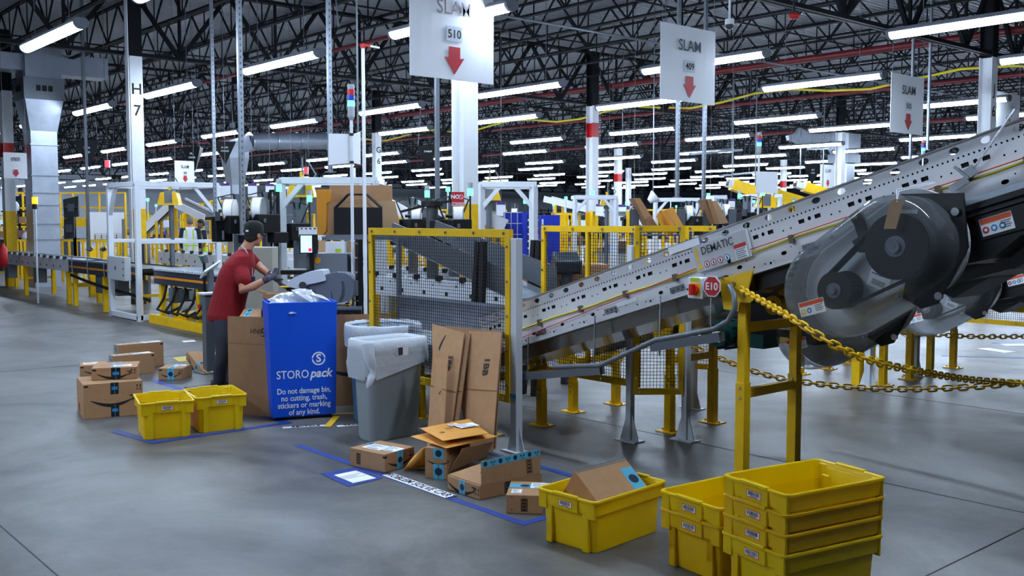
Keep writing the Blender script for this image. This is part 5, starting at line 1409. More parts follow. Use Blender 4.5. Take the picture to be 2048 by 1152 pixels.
# standing figures in the background
def figure(label, x, y, head, shirt, vest, legs, skin, hairm, s=1.0, armc=None, bald=False, beard=False):
    t = thing('person', label, 'person', (x, y, 0)); f = dirn(head); u = V((0, 0, 1)); l = u.cross(f)
    P = lambda a, b, c: (f * a + l * b + u * c) * s
    g = G(); h = P(0.02, 0, 1.585); face(g, h, f, l, u, s)
    capsule(g, [(P(0, 0, 1.36), 0.06 * s), (P(0.01, 0, 1.52), 0.055 * s)])
    ell_loft(g, [(P(0, 0, 0.92), f, l, 0.09, 0.13), (P(0, 0, 1.2), f, l, 0.09, 0.15), (P(0, 0, 1.4), f, l, 0.07, 0.15)])
    for sd in (-1, 1):
        capsule(g, [(P(0, 0.19 * sd, 1.38), 0.05 * s), (P(-0.02, 0.23 * sd, 1.12), 0.042 * s), (P(0.10, 0.21 * sd, 0.92), 0.030 * s)])
        hand(g, P(0.10, 0.21 * sd, 0.92), P(0.14, 0.20 * sd, 0.84), f * -1, 0.4, 1.0)
    fused('body', g, skin, t, 0.012 if s else 0.01, 2)
    g = G(); eball(g, h + u * 0.022 * s - f * 0.018 * s, f, l, u, 0.094 * s, 0.080 * s, 0.108 * s)
    if not bald: eball(g, h + u * 0.06 * s - f * 0.0 * s, f, l, u, 0.100 * s, 0.085 * s, 0.075 * s)
    if beard: eball(g, h + f * 0.04 * s - u * 0.088 * s, f, l, u, 0.052 * s, 0.056 * s, 0.038 * s)
    obj('hair', g, hairm, t)
    g = G(); ell_loft(g, [(P(0, 0, 0.80), f, l, 0.12, 0.17), (P(0, 0, 0.95), f, l, 0.125, 0.17), (P(0, 0, 1.2), f, l, 0.125, 0.18), (P(0, 0, 1.38), f, l, 0.10, 0.20), (P(0, 0, 1.45), f, l, 0.06, 0.09)])
    for sd in (-1, 1):
        capsule(g, [(P(0, 0.19 * sd, 1.38), 0.065 * s), (P(-0.02, 0.23 * sd, 1.12), 0.055 * s)] + ([(P(0.08, 0.215 * sd, 0.95), 0.042 * s)] if armc else []))
    so = fused('shirt', g, armc or shirt, t, 0.014, 3)
    if vest:
        g = G(); ell_loft(g, [(P(0, 0, 0.84), f, l, 0.145, 0.19), (P(0, 0, 1.2), f, l, 0.145, 0.195), (P(0, 0, 1.36), f, l, 0.12, 0.185), (P(0, 0, 1.45), f, l, 0.075, 0.10)]); vo = obj('vest', g, vest[0], t)
        g = G()
        for z, h_ in ((0.98, 0.03), (1.12, 0.03)):
            ell_loft(g, [(P(0, 0, z), f, l, 0.149, 0.197), (P(0, 0, z + h_), f, l, 0.149, 0.198)])
        for sd in (-1, 1):
            for sg in (-1, 1): g.bar(P(0.145 * sg, 0.085 * sd, 0.86), P(0.110 * sg, 0.085 * sd, 1.39), 0.035, 0.008, up=f)
        obj('vest_band', g, vest[1], vo)
    g = G(); ell_loft(g, [(P(0, 0, 0.78), f, l, 0.11, 0.16), (P(0, 0, 0.96), f, l, 0.115, 0.165)])
    for sd in (-1, 1): capsule(g, [(P(0, 0.085 * sd, 0.82), 0.09 * s), (P(0, 0.095 * sd, 0.48), 0.068 * s), (P(-0.01, 0.1 * sd, 0.08), 0.052 * s)])
    fused('trousers', g, legs, t, 0.016, 2)
    for sd in (-1, 1):
        g = G(); eball(g, P(0.05, 0.1 * sd, 0.045), f, l, u, 0.13 * s, 0.045 * s, 0.045 * s); obj('shoe', g, BLACK, t)
    return t
HV = mat('hi_vis_yellow', (196, 226, 30), 0.6); HVB = mat('vest_silver', (206, 210, 214), 0.4); HVO = mat('vest_orange', (240, 110, 40), 0.6)
WSH = mat('white_cotton', (226, 230, 238), 0.8); NAVYC = mat('navy_cotton', (26, 32, 52), 0.8); JEANB = mat('blue_denim', (40, 62, 112), 0.8); GREYH = mat('grey_hair', (120, 104, 98), 0.8)
a = dep(382, 520, 25.5); figure('person with cropped grey hair in a white and yellow safety vest over black sleeves', a.x, a.y, 100, WSH, (WSH, HV), NAVYC, SKIN, GREYH, 1.03, NAVYC, True)
a = dep(405, 520, 26.5); figure('dark haired bearded person in a lime and orange safety vest', a.x, a.y, 215, NAVYC, (HV, HVO), JEANB, SKIND, HAIRM, 0.99, None, False, True)
a = dep(43, 400, 34.0); t3 = figure('dark haired person behind the yellow railing at far left', a.x, a.y, 250, NAVYC, None, NAVYC, SKIND, HAIRM, 1.0)
t3.location.z = 1.05
g = G(); g.box(a.x - 2.2, a.x + 2.2, a.y - 1.2, a.y + 1.2, 0, 1.05); tag(obj('platform', g, DGREY), 'dark raised platform behind the railing at far left', 'platform')
# ------------------------------------------------------------------ packing table and what stands on it
e1 = V((0.607, 0.795, 0)); e2 = V((-0.795, 0.607, 0)); TZ = 0.85
t0 = onz(522, 615, TZ); TL = (onz(722, 614, TZ) - t0).length
TR = Matrix((e1, e2, Z1)).transposed()
def tbl(name, label, cat, o, **k):
    return thing(name, label, cat, o, math.atan2(e1.y, e1.x), **k)
t = tbl('packing_table', 'packing table with grey top and black steel frame behind the blue bin', 'table', V((t0.x, t0.y, 0)))
g = G(); g.box(0, TL, 0, 0.62, TZ - 0.03, TZ); obj('tabletop', g, GREYS, t, bev=0.004)
g = G(); g.box(0.0, TL, 0.005, 0.04, TZ - 0.115, TZ - 0.03); g.box(0.0, TL, 0.58, 0.615, TZ - 0.115, TZ - 0.03); g.box(0, 0.035, 0.04, 0.58, TZ - 0.115, TZ - 0.03); g.box(TL - 0.035, TL, 0.04, 0.58, TZ - 0.115, TZ - 0.03); fr = obj('frame', g, BLACK, t)
for x in (0.02, TL - 0.07):
    for y in (0.01, 0.56):
        g = G(); g.box(x, x + 0.05, y, y + 0.05, 0, TZ - 0.115); obj('leg', g, BLACK, t)
g = G()
for x in (TL - 0.08, TL - 0.19): g.cyl((x, 0.005, TZ - 0.075), (x, -0.004, TZ - 0.075), 0.011, 10)
obj('bolt', g, CHROME, fr)
g = G(); g.box(0.08, 0.24, 0.002, 0.005, TZ - 0.07, TZ - 0.04); obj('label', g, PAPER, fr)
g = G(); g.box(0.06, TL - 0.06, 0.08, 0.56, 0.25, 0.28); obj('shelf', g, BLACK, t)
SC = 9.72 / FPX
def shape_px(pts, D, depth, off=0.0):
    """outline measured in the photo, stood up at distance D facing along the table edge, given real depth"""
    o = dep(pts[0][0], pts[0][1], D) + FG * off
    g = G(); k = D / FPX
    g.prism([((p[0] - pts[0][0]) * k, -(p[1] - pts[0][1]) * k) for p in pts], o, RIGHT, Z1, FG * depth)
    return g
tm = thing('tape_dispenser', 'large grey tape dispenser with a white lid on the packing table', 'tape dispenser', (0, 0, 0))
g = shape_px([(586, 607), (583, 592), (588, 577), (600, 568), (640, 556), (652, 549), (668, 545), (690, 546), (703, 553), (708, 566), (708, 586), (702, 598), (690, 604), (660, 610), (620, 612), (592, 611)], 9.66, 0.26); obj('housing', g, mat('machine_grey', (104, 110, 122), 0.4), tm, bev=0.03, seg=4)
g = shape_px([(574, 572), (576, 563), (590, 554), (612, 545), (632, 541), (646, 541), (652, 561), (632, 566), (616, 569), (608, 576), (592, 577)], 9.62, 0.32); obj('lid', g, mat('lid_white', (206, 212, 224), 0.4), tm, bev=0.015, seg=3)
def circ_px(px, py, r, D, th, m, nm, par):
    c = dep(px, py, D); g = G(); g.cyl(c, c + FG * th, r, 28); return obj(nm, g, m, par)
circ_px(605, 571, 0.036, 9.60, 0.03, DGREY, 'knob', tm)
g = G()
for i in range(9):
    c = dep(628 - 0.3 * i, 571 + 2.2 * i, 9.655); g.bar(c - RIGHT * 0.022, c + RIGHT * 0.024, 0.008, 0.004)
obj('vent', g, BLACK, tm)
g = G()
for a_, b_ in (((671, 545), (679, 552)), ((679, 552), (685, 562)), ((685, 562), (687, 574)), ((687, 574), (686, 588)), ((686, 588), (680, 602))): g.bar(dep(*a_, 9.652), dep(*b_, 9.652), 0.024, 0.014, up=FG)
obj('band', g, DGREY, tm)
g = G()
for a_, b_ in (((652, 560), (660, 575)), ((660, 575), (664, 592)), ((664, 592), (665, 609))): g.bar(dep(*a_, 9.655), dep(*b_, 9.655), 0.006, 0.006, up=FG)
obj('seam', g, BLACK, tm)
g = G(); g.bar(dep(574, 577, 9.75), dep(592, 581, 9.75), 0.05, 0.035); obj('mouth', g, BLACK, tm)
g = G(); g.bar(dep(561, 573, 9.72), dep(580, 574, 9.72), 0.09, 0.008); obj('cutter_guard', g, YEL, tm)
for px_ in (592, 640, 695):
    q = dep(px_, 612, 9.74); g = G(); g.cyl((q.x, q.y, TZ), (q.x, q.y, TZ + 0.03), 0.02, 12); obj('foot', g, BLACK, tm)
# the carton being taped
q = dep(526, 601, 9.9); q.z = TZ
ct = thing('carton', 'smile box being taped by the person in the red t-shirt', 'box', (q.x, q.y, TZ + 0.001), math.atan2(e1.y, e1.x), 'shipping cartons')
g = G(); g.box(0, 0.32, 0, 0.24, 0, 0.105); obj('body', g, CARD, ct, bev=0.003)
smile(ct, (0.14, -0.0006, 0.055), X1, Z1, 0.27); tape_piece(ct, (0.205, -0.0006, 0.055), X1, Z1, 0.075, 0.105, PTAPE, INKB)
g = G(); g.prism([(0.0, 0), (0.24, 0), (0.22, 0.15), (0.02, 0.15)], (0.0, 0.24, 0.106), -Y1, V((-0.9, 0, 0.35)).normalized(), V((0.001, 0, 0.004))); obj('flap', g, CARD, ct)
# the taped box under the table's left end
q = dep(497, 645, 9.55)
bt = thing('carton', 'smile box with light blue tape leaning behind the S5 cardboard', 'box', (q.x, q.y, 0.66), math.atan2(e1.y, e1.x) - 0.1, 'shipping cartons')
g = G(); g.box(-0.10, 0.13, 0, 0.30, -0.02, 0.08); obj('body', g, CARD, bt, bev=0.003)
smile(bt, (0.05, -0.0006, 0.025), X1, Z1, 0.17); tape_piece(bt, (-0.03, 0.15, 0.0806), X1, Y1, 0.06, 0.29, PTAPE, INKB); tape_piece(bt, (-0.04, -0.0006, 0.03), X1, Z1, 0.06, 0.1, PTAPE, INKB)
bt.rotation_euler = (R(16), R(-4), math.atan2(e1.y, e1.x) - 0.05)
g = G(); q2 = V((q.x, q.y, 0)); g.obox(q2 + e2 * 0.16 + e1 * 0.02 + V((0, 0, 0.31)), (0.34, 0.3, 0.62), TR); tag(obj('cardboard_box', g, CARDD, bev=0.004), 'plain brown box under the leaning smile box, behind the S5 sheet', 'box')
# scissors on the table corner
sc_ = thing('scissors', 'yellow handled scissors on the right corner of the packing table', 'scissors', dep(690, 609, 9.72))
sc_.location.z = TZ + 0.012
g = G(); g.tube([RIGHT * (0.035 * math.cos(k * 0.52)) + FG * (0.02 * math.sin(k * 0.52)) for k in range(12)], 0.006, 6, True); obj('handle', g, YEL, sc_)
g = G(); g.tube([RIGHT * (0.05 + 0.02 * math.cos(k * 0.52)) + FG * (0.03 * math.sin(k * 0.52)) + V((0, 0, 0.03 + 0.03 * math.sin(k * 0.52))) for k in range(12)], 0.005, 6, True); obj('handle', g, YEL, sc_)
g = G(); g.bar(-RIGHT * 0.03, -RIGHT * 0.12, 0.016, 0.004); obj('blade', g, CHROME, sc_)
# the pillow machine, monitor and rack behind
cab = tbl('equipment_stand', 'dark steel stand carrying the grey air cushion machine', 'stand', V((*dep(600, 700, 10.35).xy, 0)))
g = G(); g.box(0, 0.66, 0, 0.45, 0.98, 1.02); obj('top', g, GREYS, cab)
for x in (0.02, 0.60):
    for y in (0.02, 0.40): g = G(); g.box(x, x + 0.04, y, y + 0.04, 0, 0.98); obj('leg', g, BLACK, cab)
am = thing('cushion_machine', 'square grey air cushion machine with a yellow button panel', 'machine', (0, 0, 0))
DM = 10.42
g = shape_px([(612, 572), (613, 510), (616, 507), (692, 507), (695, 510), (695, 572)], DM, 0.36); obj('housing', g, mat('machine_mid_grey', (122, 128, 138), 0.4), am, bev=0.012)
g = shape_px([(622, 531), (622, 513), (686, 513), (686, 531)], DM - 0.012, 0.02); pn = obj('control_panel', g, mat('panel_black', (38, 36, 38), 0.3), am, bev=0.008)
circ_px(635, 521, 0.034, DM - 0.02, 0.012, mat('button_amber', (226, 150, 20), 0.4), 'button', pn); circ_px(655, 519, 0.018, DM - 0.018, 0.01, BLACK, 'dial', pn)
g = shape_px([(695, 556), (695, 508), (701, 514), (707, 530), (707, 545), (700, 552)], DM, 0.3); obj('side_panel', g, BLACK, am)
g = shape_px([(616, 516), (616, 509), (621, 508), (621, 519)], DM - 0.004, 0.004); obj('label', g, PAPER, am)
g = G(); g.obox(dep(592, 543, DM), (0.28, 0.3, 0.05), TR); obj('infeed_belt', g, BLACK, am, bev=0.012)
bx = thing('paper_bin', 'white paper box with a lime sticker on top of the air cushion machine', 'box', dep(672, 496, DM + 0.1))
g = G(); g.obox((0, 0, 0), (0.20, 0.18, 0.12), TR); obj('body', g, PAPER, bx); g = G(); g.obox(RIGHT * 0.04 - FG * 0.095 - V((0, 0, 0.03)), (0.06, 0.004, 0.035), TR); obj('sticker', g, MATS['lime_label'], bx)
bx.location.z = dep(672, 507, DM).z + 0.062
mo = thing('monitor', 'small touch screen showing a pale blue page with a red square, left of the machine', 'monitor', dep(617, 488, 10.3))
g = G(); g.obox((0, 0, 0), (0.19, 0.03, 0.20), Matrix((dirn(20), V((0, 0, 1)).cross(dirn(20)), Z1)).transposed()); obj('case', g, BLACK, mo, bev=0.006)
SCR = mat('screen_blue', (150, 220, 246), 0.4, emit=1.2); SCRR = mat('screen_red', (230, 40, 70), 0.4, emit=1.0)
ms = Matrix((dirn(20), V((0, 0, 1)).cross(dirn(20)), Z1)).transposed()
g = G(); g.obox(ms @ V((-0.025, -0.0165, 0)), (0.115, 0.002, 0.175), ms); so = obj('screen', g, SCR, mo); g = G(); g.obox(ms @ V((0.012, -0.018, -0.06)), (0.035, 0.001, 0.035), ms); obj('red_square', g, SCRR, so)
g = G(); g.bar((0, 0.03, -0.1), (0.02, 0.06, -1.0), 0.035); g.bar((0.005, 0.025, 0.0), (0.01, 0.04, -0.2), 0.03); obj('stand', g, BLACK, mo)
mo_z = mo.location.z
lb = thing('notice_card', 'white laminated card with purple marks above the touch screen', 'notice', dep(616, 464, 10.45)); g = G(); lm = Matrix((dirn(15), V((0, 0, 1)).cross(dirn(15)), V((0, 0, 1)))).transposed()
g.obox((0, 0, 0), (0.19, 0.004, 0.10), lm); g.obox(lm @ V((0.08, 0, -0.1)), (0.035, 0.004, 0.12), lm); obj('card', g, PAPER, lb)
g = G()
for i in range(4): g.obox(lm @ V((-0.065 + 0.045 * i, -0.003, 0.035)), (0.022, 0.002, 0.014), lm)
for i in range(3): g.obox(lm @ V((0.08, -0.003, -0.06 - 0.035 * i)), (0.016, 0.002, 0.018), lm)
obj('marks', g, PURP, lb)
g = G(); g.bar((0.02, 0.01, -0.04), (0.03, 0.05, -0.45), 0.02); obj('bracket', g, BLACK, lb)
# packaging rack
rk = thing('packaging_rack', 'grey rack with a black sloping front panel and wire arch behind the table', 'rack', (0, 0, 0)); DR = 10.75
g = shape_px([(668, 469), (668, 415), (765, 415), (765, 469)], DR - 0.1, 0.02); obj('front_panel', g, BLACK, rk)
g = G(); arch = [(669, 416), (695, 389), (733, 389), (762, 416)]
for o_ in (0.0, 0.12):
    for a_, b_ in zip(arch, arch[1:]): g.cyl(dep(a_[0] + o_ * 20, a_[1], DR - 0.08 + o_), dep(b_[0] + o_ * 20, b_[1], DR - 0.08 + o_), 0.011, 8)
obj('wire_arch', g, BLACK, rk)
g = shape_px([(652, 480), (652, 470), (802, 470), (802, 480)], DR - 0.12, 0.6); obj('shelf', g, GREYS, rk)
for px_ in (656, 739):
    for d_ in (0.0, 0.4):
        q = dep(px_, 475, DR - 0.05 + d_); g = G(); g.box(q.x - 0.02, q.x + 0.02, q.y - 0.02, q.y + 0.02, 0, q.z); obj('leg', g, GREYS, rk)
def upright_sheet(label, pts, D, m, tilt=0.02, marks=(), name='cardboard_sheet', cat='cardboard', group='cardboard on the packaging rack'):
    t = thing(name, label, cat, (0, 0, 0), group=group)
    obj('sheet', shape_px(pts, D, tilt), m, t)
    for s, px_, py_, sz in marks:
        text('lettering', s, sz, dep(px_, py_, D) - FG * 0.002, -RIGHT, -Z1, INK, t)
    return t
upright_sheet('tall brown sheet printed IAE BNB upside down at the back of the rack', [(655, 470), (655, 402), (660, 401), (660, 371), (785, 371), (785, 400), (770, 470)], DR + 0.22, CARD, marks=(('IAE', 690, 385, 0.085), ('BNB', 670, 385, 0.045), ('||||', 764, 384, 0.03)))
upright_sheet('pale brown sheet behind the black rack panel', [(652, 470), (652, 404), (790, 402), (798, 440), (800, 470)], DR + 0.18, mat('card_pale', (186, 150, 110), 0.8))
upright_sheet('brown sheet leaning out at the right end of the rack', [(770, 480), (768, 405), (788, 405), (800, 480)], DR + 0.30, CARDD)
mt = thing('padded_mailer', 'stack of orange padded mailers standing at the left end of the rack', 'mailer', (0, 0, 0))
g = shape_px([(634, 468), (634, 380), (636, 379), (658, 379), (661, 380), (661, 404), (654, 406), (652, 462), (646, 470), (638, 470)], DR - 0.02, 0.10); obj('mailers', g, mat('mailer_orange', (226, 150, 30), 0.5, var=0.08), mt, bev=0.008)
g = shape_px([(634, 400), (634, 396), (648, 396), (648, 400)], DR - 0.025, 0.002); obj('crease', g, CARDE, mt)
# poles
t = thing('stack_light', 'stack light with lit green tier above a blank white board, near the worker', 'stack light', (*dep(706, 560, 9.85).xy, 0), group='stack lights')
def stacklight(t, zb, r=0.035, zt=None, k=1.0):
    g = G(); g.cyl((0, 0, zb), (0, 0, zb + 0.10 * k), r * 0.95, 16); g.cyl((0, 0, zb - 0.035 * k), (0, 0, zb), r * 0.45, 12, r * 0.95); o = obj('light_base', g, mat('light_grey_plastic', (176, 180, 188), 0.4), t)
    for i, m in enumerate((mat('tier_green', (70, 255, 160), 0.3, emit=3.0), mat('tier_blue', (24, 70, 200), 0.3), mat('tier_red', (210, 24, 34), 0.3))):
        g = G(); g.cyl((0, 0, zb + (0.10 + 0.055 * i) * k), (0, 0, zb + (0.155 + 0.055 * i) * k), r, 16); obj('tier', g, m, t)
    g = G(); g.cyl((0, 0, zb + 0.265 * k), (0, 0, zb + 0.315 * k), r * 0.95, 16); obj('light_top', g, MATS['light_grey_plastic'], t)
zb = dep(706, 236, 9.85).z
g = G(); g.cyl((0, 0, 0), (0, 0, zb), 0.016, 10); obj('pole', g, WHITE, t)
stacklight(t, zb, 0.036)
g = G(); q = V(t.location); a1, a2 = dep(657, 267, 9.83) - q, dep(706, 268, 9.83) - q; b1, b2 = dep(657, 330, 9.83) - q, dep(706, 326, 9.83) - q
g.add([a1, a2, b2, b1] + [p + FG * 0.008 for p in (a1, a2, b2, b1)], [(0, 1, 2, 3), (7, 6, 5, 4), (0, 4, 5, 1), (1, 5, 6, 2), (2, 6, 7, 3), (3, 7, 4, 0)])
a1, a2 = a2 + FG * 0.0, dep(721, 263, 10.05) - q; b1, b2 = b2, dep(721, 329, 10.05) - q
g.add([a1, a2, b2, b1] + [p + FG * 0.008 for p in (a1, a2, b2, b1)], [(0, 1, 2, 3), (7, 6, 5, 4), (0, 4, 5, 1), (1, 5, 6, 2), (2, 6, 7, 3), (3, 7, 4, 0)]); obj('board', g, PAPER, t)
g = G()
for z in (dep(706, 270, 9.8).z, dep(706, 325, 9.8).z): g.cyl((0, 0, z - 0.012), (0, 0, z + 0.012), 0.022, 10)
obj('clamp', g, BLACK, t)
t = thing('flag_pole', 'tall thin white pole with a red tipped arm beside the mesh guard', 'pole', (*dep(731, 600, 9.35).xy, 0))
zt = dep(731, 98, 9.35).z; g = G(); g.cyl((0, 0, 0), (0, 0, zt), 0.017, 10); obj('pole', g, WHITE, t)
g = G(); g.cyl((0, 0, zt - 0.02), (0, 0, zt + 0.02), 0.024, 10); g.bar((0, 0, zt + 0.01), RIGHT * 0.07 + V((0, 0, zt)), 0.02); ao = obj('red_tip', g, RED, t)
g = G(); g.bar(RIGHT * 0.06 + V((0, 0, zt)), RIGHT * 0.15 + FG * 0.03 + V((0, 0, zt - 0.012)), 0.016); obj('arm', g, WHITE, t)
t = thing('upright_post', 'black slotted upright with a small grey box at the right end of the table', 'post', (*dep(719, 600, 9.75).xy, 0))
zt = dep(719, 478, 9.75).z; g = G(); g.box(-0.028, 0.028, -0.028, 0.028, 0, zt); po = obj('post', g, BLACK, t, bev=0.003)
g = G()
for i in range(5): g.cyl((0.03, -0.035, 0.9 + 0.14 * i), (-0.03, -0.035, 0.9 + 0.14 * i), 0.009, 6)
obj('clip', g, CHROME, po)
g = G(); q = dep(711, 576, 9.72) - V(t.location); g.obox(q, (0.055, 0.06, 0.15), TR); obj('junction_box', g, GREYS, t, bev=0.004)
# ------------------------------------------------------------------ hanging signs
def P_(px, py, D): return dep(px, py, D)
def sign(label, pxl, pyl, pxr, pyr, X, h, head, num, tcol, group='hanging sign boards', ncol=None):
    """white board in a plane X=const; lower corners as seen"""
    a, b = onx(pxl, pyl, X), onx(pxr, pyr, X)
    zb = (a.z + b.z) / 2; y0, y1 = a.y, b.y; w_ = y1 - y0; yc = (y0 + y1) / 2
    t = thing('hanging_sign', label, 'sign', (X, yc, zb), group=group)
    g = G(); n = 8; pts = []
    for i in range(n + 1):
        for j in (0, 1):
            v = i / n; pts.append(V((0.02 * math.sin(v * 3.1) * (1 - j), (v - 0.5) * w_, h * j)))
    g.add(pts + [p + V((-0.006, 0, 0)) for p in pts], [(2 * i, 2 * i + 2, 2 * i + 3, 2 * i + 1) for i in range(n)] + [(2 * n + 2 + 2 * i, 2 * n + 3 + 2 * i, 2 * n + 5 + 2 * i, 2 * n + 4 + 2 * i) for i in range(n)] + [(0, 1, 2 * n + 3, 2 * n + 2), (2 * n, 2 * n + 2 + 2 * n, 2 * n + 3 + 2 * n, 2 * n + 1)])
    obj('board', g, PAPER, t)
    off = 0.028
    text('lettering', head, 0.235 * h / 1.14, (off, 0, h * 0.735), Y1, Z1, tcol, t, bold=0.004, fit=w_ * 0.40)
    if num:
        g = G(); g.obox((off, 0, h * 0.475), (0.004, w_ * 0.185, h * 0.155)); pl = obj('number_plate', g, mat('plate_film', (226, 232, 242), 0.12), t)
        text('lettering', num, 0.14 * h / 1.14, (off + 0.003, 0, h * 0.47), Y1, Z1, ncol or INK, t, bold=0.012, fit=w_ * 0.155)
    k = h * 0.13
    g = G(); g.prism([(-0.58 * k, 1.05 * k), (-0.58 * k, 0.15 * k), (-k, 0.2 * k), (0, -1.15 * k), (k, 0.2 * k), (0.58 * k, 0.15 * k), (0.58 * k, 1.05 * k)], (off, 0, h * 0.205), Y1, Z1, (0.002, 0, 0)); obj('arrow', g, mat('arrow_red', (198, 52, 60), 0.5), t)
    for s in (-1, 1):
        g = G(); g.cyl((0, s * w_ * 0.47, h - 0.02), (0, s * w_ * 0.47, DECKZ - zb - 0.01), 0.004, 5); obj('hanger_wire', g, GREYS, t)
    return t
SLG = mat('slam_pale', (150, 140, 146), 0.5); SLN = mat('slam_navy', (34, 40, 58), 0.5)
sign('largest hanging sign reading SLAM 510 above a red arrow', 820, 152, 987, 168, -9.75, 1.16, 'SLAM', '510', SLG)
sign('hanging sign reading SLAM 409 in front of two slotted struts', 1320, 198, 1429, 211, -9.75, 1.13, 'SLAM', '409', SLN)
sign('hanging sign reading SLAM 505, third largest of the boards', 1780, 263, 1845, 272, -9.75, 1.13, 'SLAM', '505', SLN)
sign('hanging sign with pale SLAM lettering at the right edge, behind the conveyor', 1985, 284, 2037, 290, -9.75, 1.13, 'SLAM', '504', mat('slam_white', (240, 244, 250), 0.4))
sign('small hanging sign reading SLAM below a black triangular sign', 350, 367, 389, 367, -21.5, 0.50, 'SLAM', '44', INK)
sign('hanging sign reading GATEKEEPER at the left edge', 8, 357, 55, 357, -23.5, 0.56, 'GATEKEEPER', None, INK)
sign('small distant hanging sign with a red arrow above the conveyor', 1640, 376, 1668, 376, -20, 0.85, 'SLAM', None, SLG)
def tri_sign(label, px, pyt, w_, D, lines, ang=20, group='black triangular signs'):
    c = P_(px, pyt, D); h = w_ * 1.02
    t = thing('triangular_sign', label, 'sign', c, group=group)
    x, n = dirn(ang), V((0, 0, 1)).cross(dirn(ang))
    A, B, C3 = -x * w_ / 2, x * w_ / 2, n * w_ * 0.75; tip = n * w_ * 0.22 - V((0, 0, h))
    g = G(); g.add([A, B, C3, tip], [(0, 1, 3), (1, 2, 3), (2, 0, 3), (0, 2, 1)]); obj('panel', g, mat('sign_black', (14, 15, 19), 0.35), t)
    yv = (A + B) / 2 - tip; yv.normalize()
    for i, s in enumerate(lines):
        text('lettering', s, w_ * 0.11, V((0, 0, -h * (0.26 + 0.15 * i))) + n * w_ * 0.22 * (0.26 + 0.15 * i) - n * 0.012, x, yv, PAPER, t, fit=w_ * 0.05 * len(s))
    for p in (A * 0.9, B * 0.9):
        g = G(); g.cyl(p, (x * 0 + n * w_ * 0.25) + V((0, 0, DECKZ - c.z - 0.01)), 0.005, 5); obj('hanger_wire', g, GREYS, t)
    return t
tri_sign('black triangular hanging sign behind a grey conduit, left of the column H 7', 172, 281, 0.72, 26, ['FLOOR', 'DESK'], -6)
tri_sign('black triangular hanging sign with two lettered faces above the small SLAM sign', 381, 294, 0.60, 24, ['SPL', 'MANAGER'], -25)
tri_sign('black triangular hanging sign reading SR OPS MANAGER beside a slotted strut', 449, 283, 0.52, 23, ['SR OPS', 'MANAGER'], 10)
tri_sign('black triangular hanging sign reading STANDUP, left of the broad white column', 856, 291, 0.56, 25, ['STANDUP'], 8)
tri_sign('small black triangular hanging sign just left of the column H 7', 233, 350, 0.48, 40, ['ICQ', 'PROBLEM', 'SOLVE'], 0)
tri_sign('black triangular hanging sign reading BOX AREA far back on the right', 1627, 329, 0.85, 42, ['BOX', 'AREA'], 0)
# ------------------------------------------------------------------ struts and thin poles from the roof
def strut(label, px, D, pyb, w_=0.045, m=GALV, slots=True, group='vertical struts'):
    q = P_(px, pyb, D); zb = max(q.z, 0.0); top = 6.5
    t = thing('strut', label, 'strut', (q.x, q.y, 0), group=group)
    g = G(); x = dirn(35); n = V((0, 0, 1)).cross(x); rot = Matrix((x, n, Z1)).transposed()
    g.obox(V((0, 0, (zb + top) / 2)), (w_, w_ * 0.9, top - zb), rot); o = obj('channel', g, m, t)
    if slots:
        g = G(); z = zb + 0.05
        while z < min(top, 4.95): g.obox(V((0, 0, z)) - n * w_ * 0.46 + x * 0.0, (w_ * 0.2, 0.002, 0.03), rot); z += 0.075
        obj('slots', g, DGREY, o)
    g = G(); g.obox(V((0, 0, zb + 0.006)), (w_ * 2, w_ * 2, 0.012), rot); obj('end_plate', g, m, t)
    return t
for a in (('tall slotted strut rising behind the black cap', 486, 12.6, 470, 0.06), ('tall grey strut just left of the blank white board', 661, 12.0, 345, 0.05), ('slotted strut under the left half of the SLAM 409 sign', 1354, 16.2, 395, 0.055),
          ('strut under the right half of the SLAM 409 sign', 1407, 16.4, 400, 0.055), ('slotted strut passing behind the SLAM 505 sign, left one', 1820, 20.8, 330, 0.05), ('strut just right of the SLAM 505 sign', 1855, 20.6, 300, 0.05),
          ('strut with the SR OPS sign hung beside it', 431, 16.5, 438, 0.05)):
    strut(*a)
for a in (('grey conduit pole between the big duct and the column H 7', 178, 20, 500, 0.055), ('thin pink grey pole right of the STANDUP sign', 875, 15, 400, 0.06), ('thin pole at the end of the red sprinkler drop', 716, 13, 268, 0.02)):
    strut(*a, GREYS, False, 'conduit poles')
# stack lights further back
for lab, px, pyb, D, k in (('stack light with lit green tier beside the second blank board', 1518, 305, 15.5, 1.0), ('stack light half hidden behind the inclined conveyor, under the SLAM 505 sign', 1846, 312, 19.5, 1.0)):
    q = P_(px, pyb, D); t = thing('stack_light', lab, 'stack light', (q.x, q.y, 0), group='stack lights')
    g = G(); g.cyl((0, 0, 0), (0, 0, q.z), 0.016, 8); obj('pole', g, WHITE, t); stacklight(t, q.z, 0.036)
    if px == 1518:
        a1, a2, b2, b1 = (P_(1511, 343, D) - q, P_(1555, 344, D) - q, P_(1555, 387, D) - q, P_(1511, 386, D) - q); z = V((0, 0, q.z))
        g = G(); g.add([p + z - FG * 0.03 for p in (a1, a2, b2, b1)] + [p + z - FG * 0.022 for p in (a1, a2, b2, b1)], [(0, 1, 2, 3), (7, 6, 5, 4), (0, 4, 5, 1), (1, 5, 6, 2), (2, 6, 7, 3), (3, 7, 4, 0)]); obj('board', g, PAPER, t)
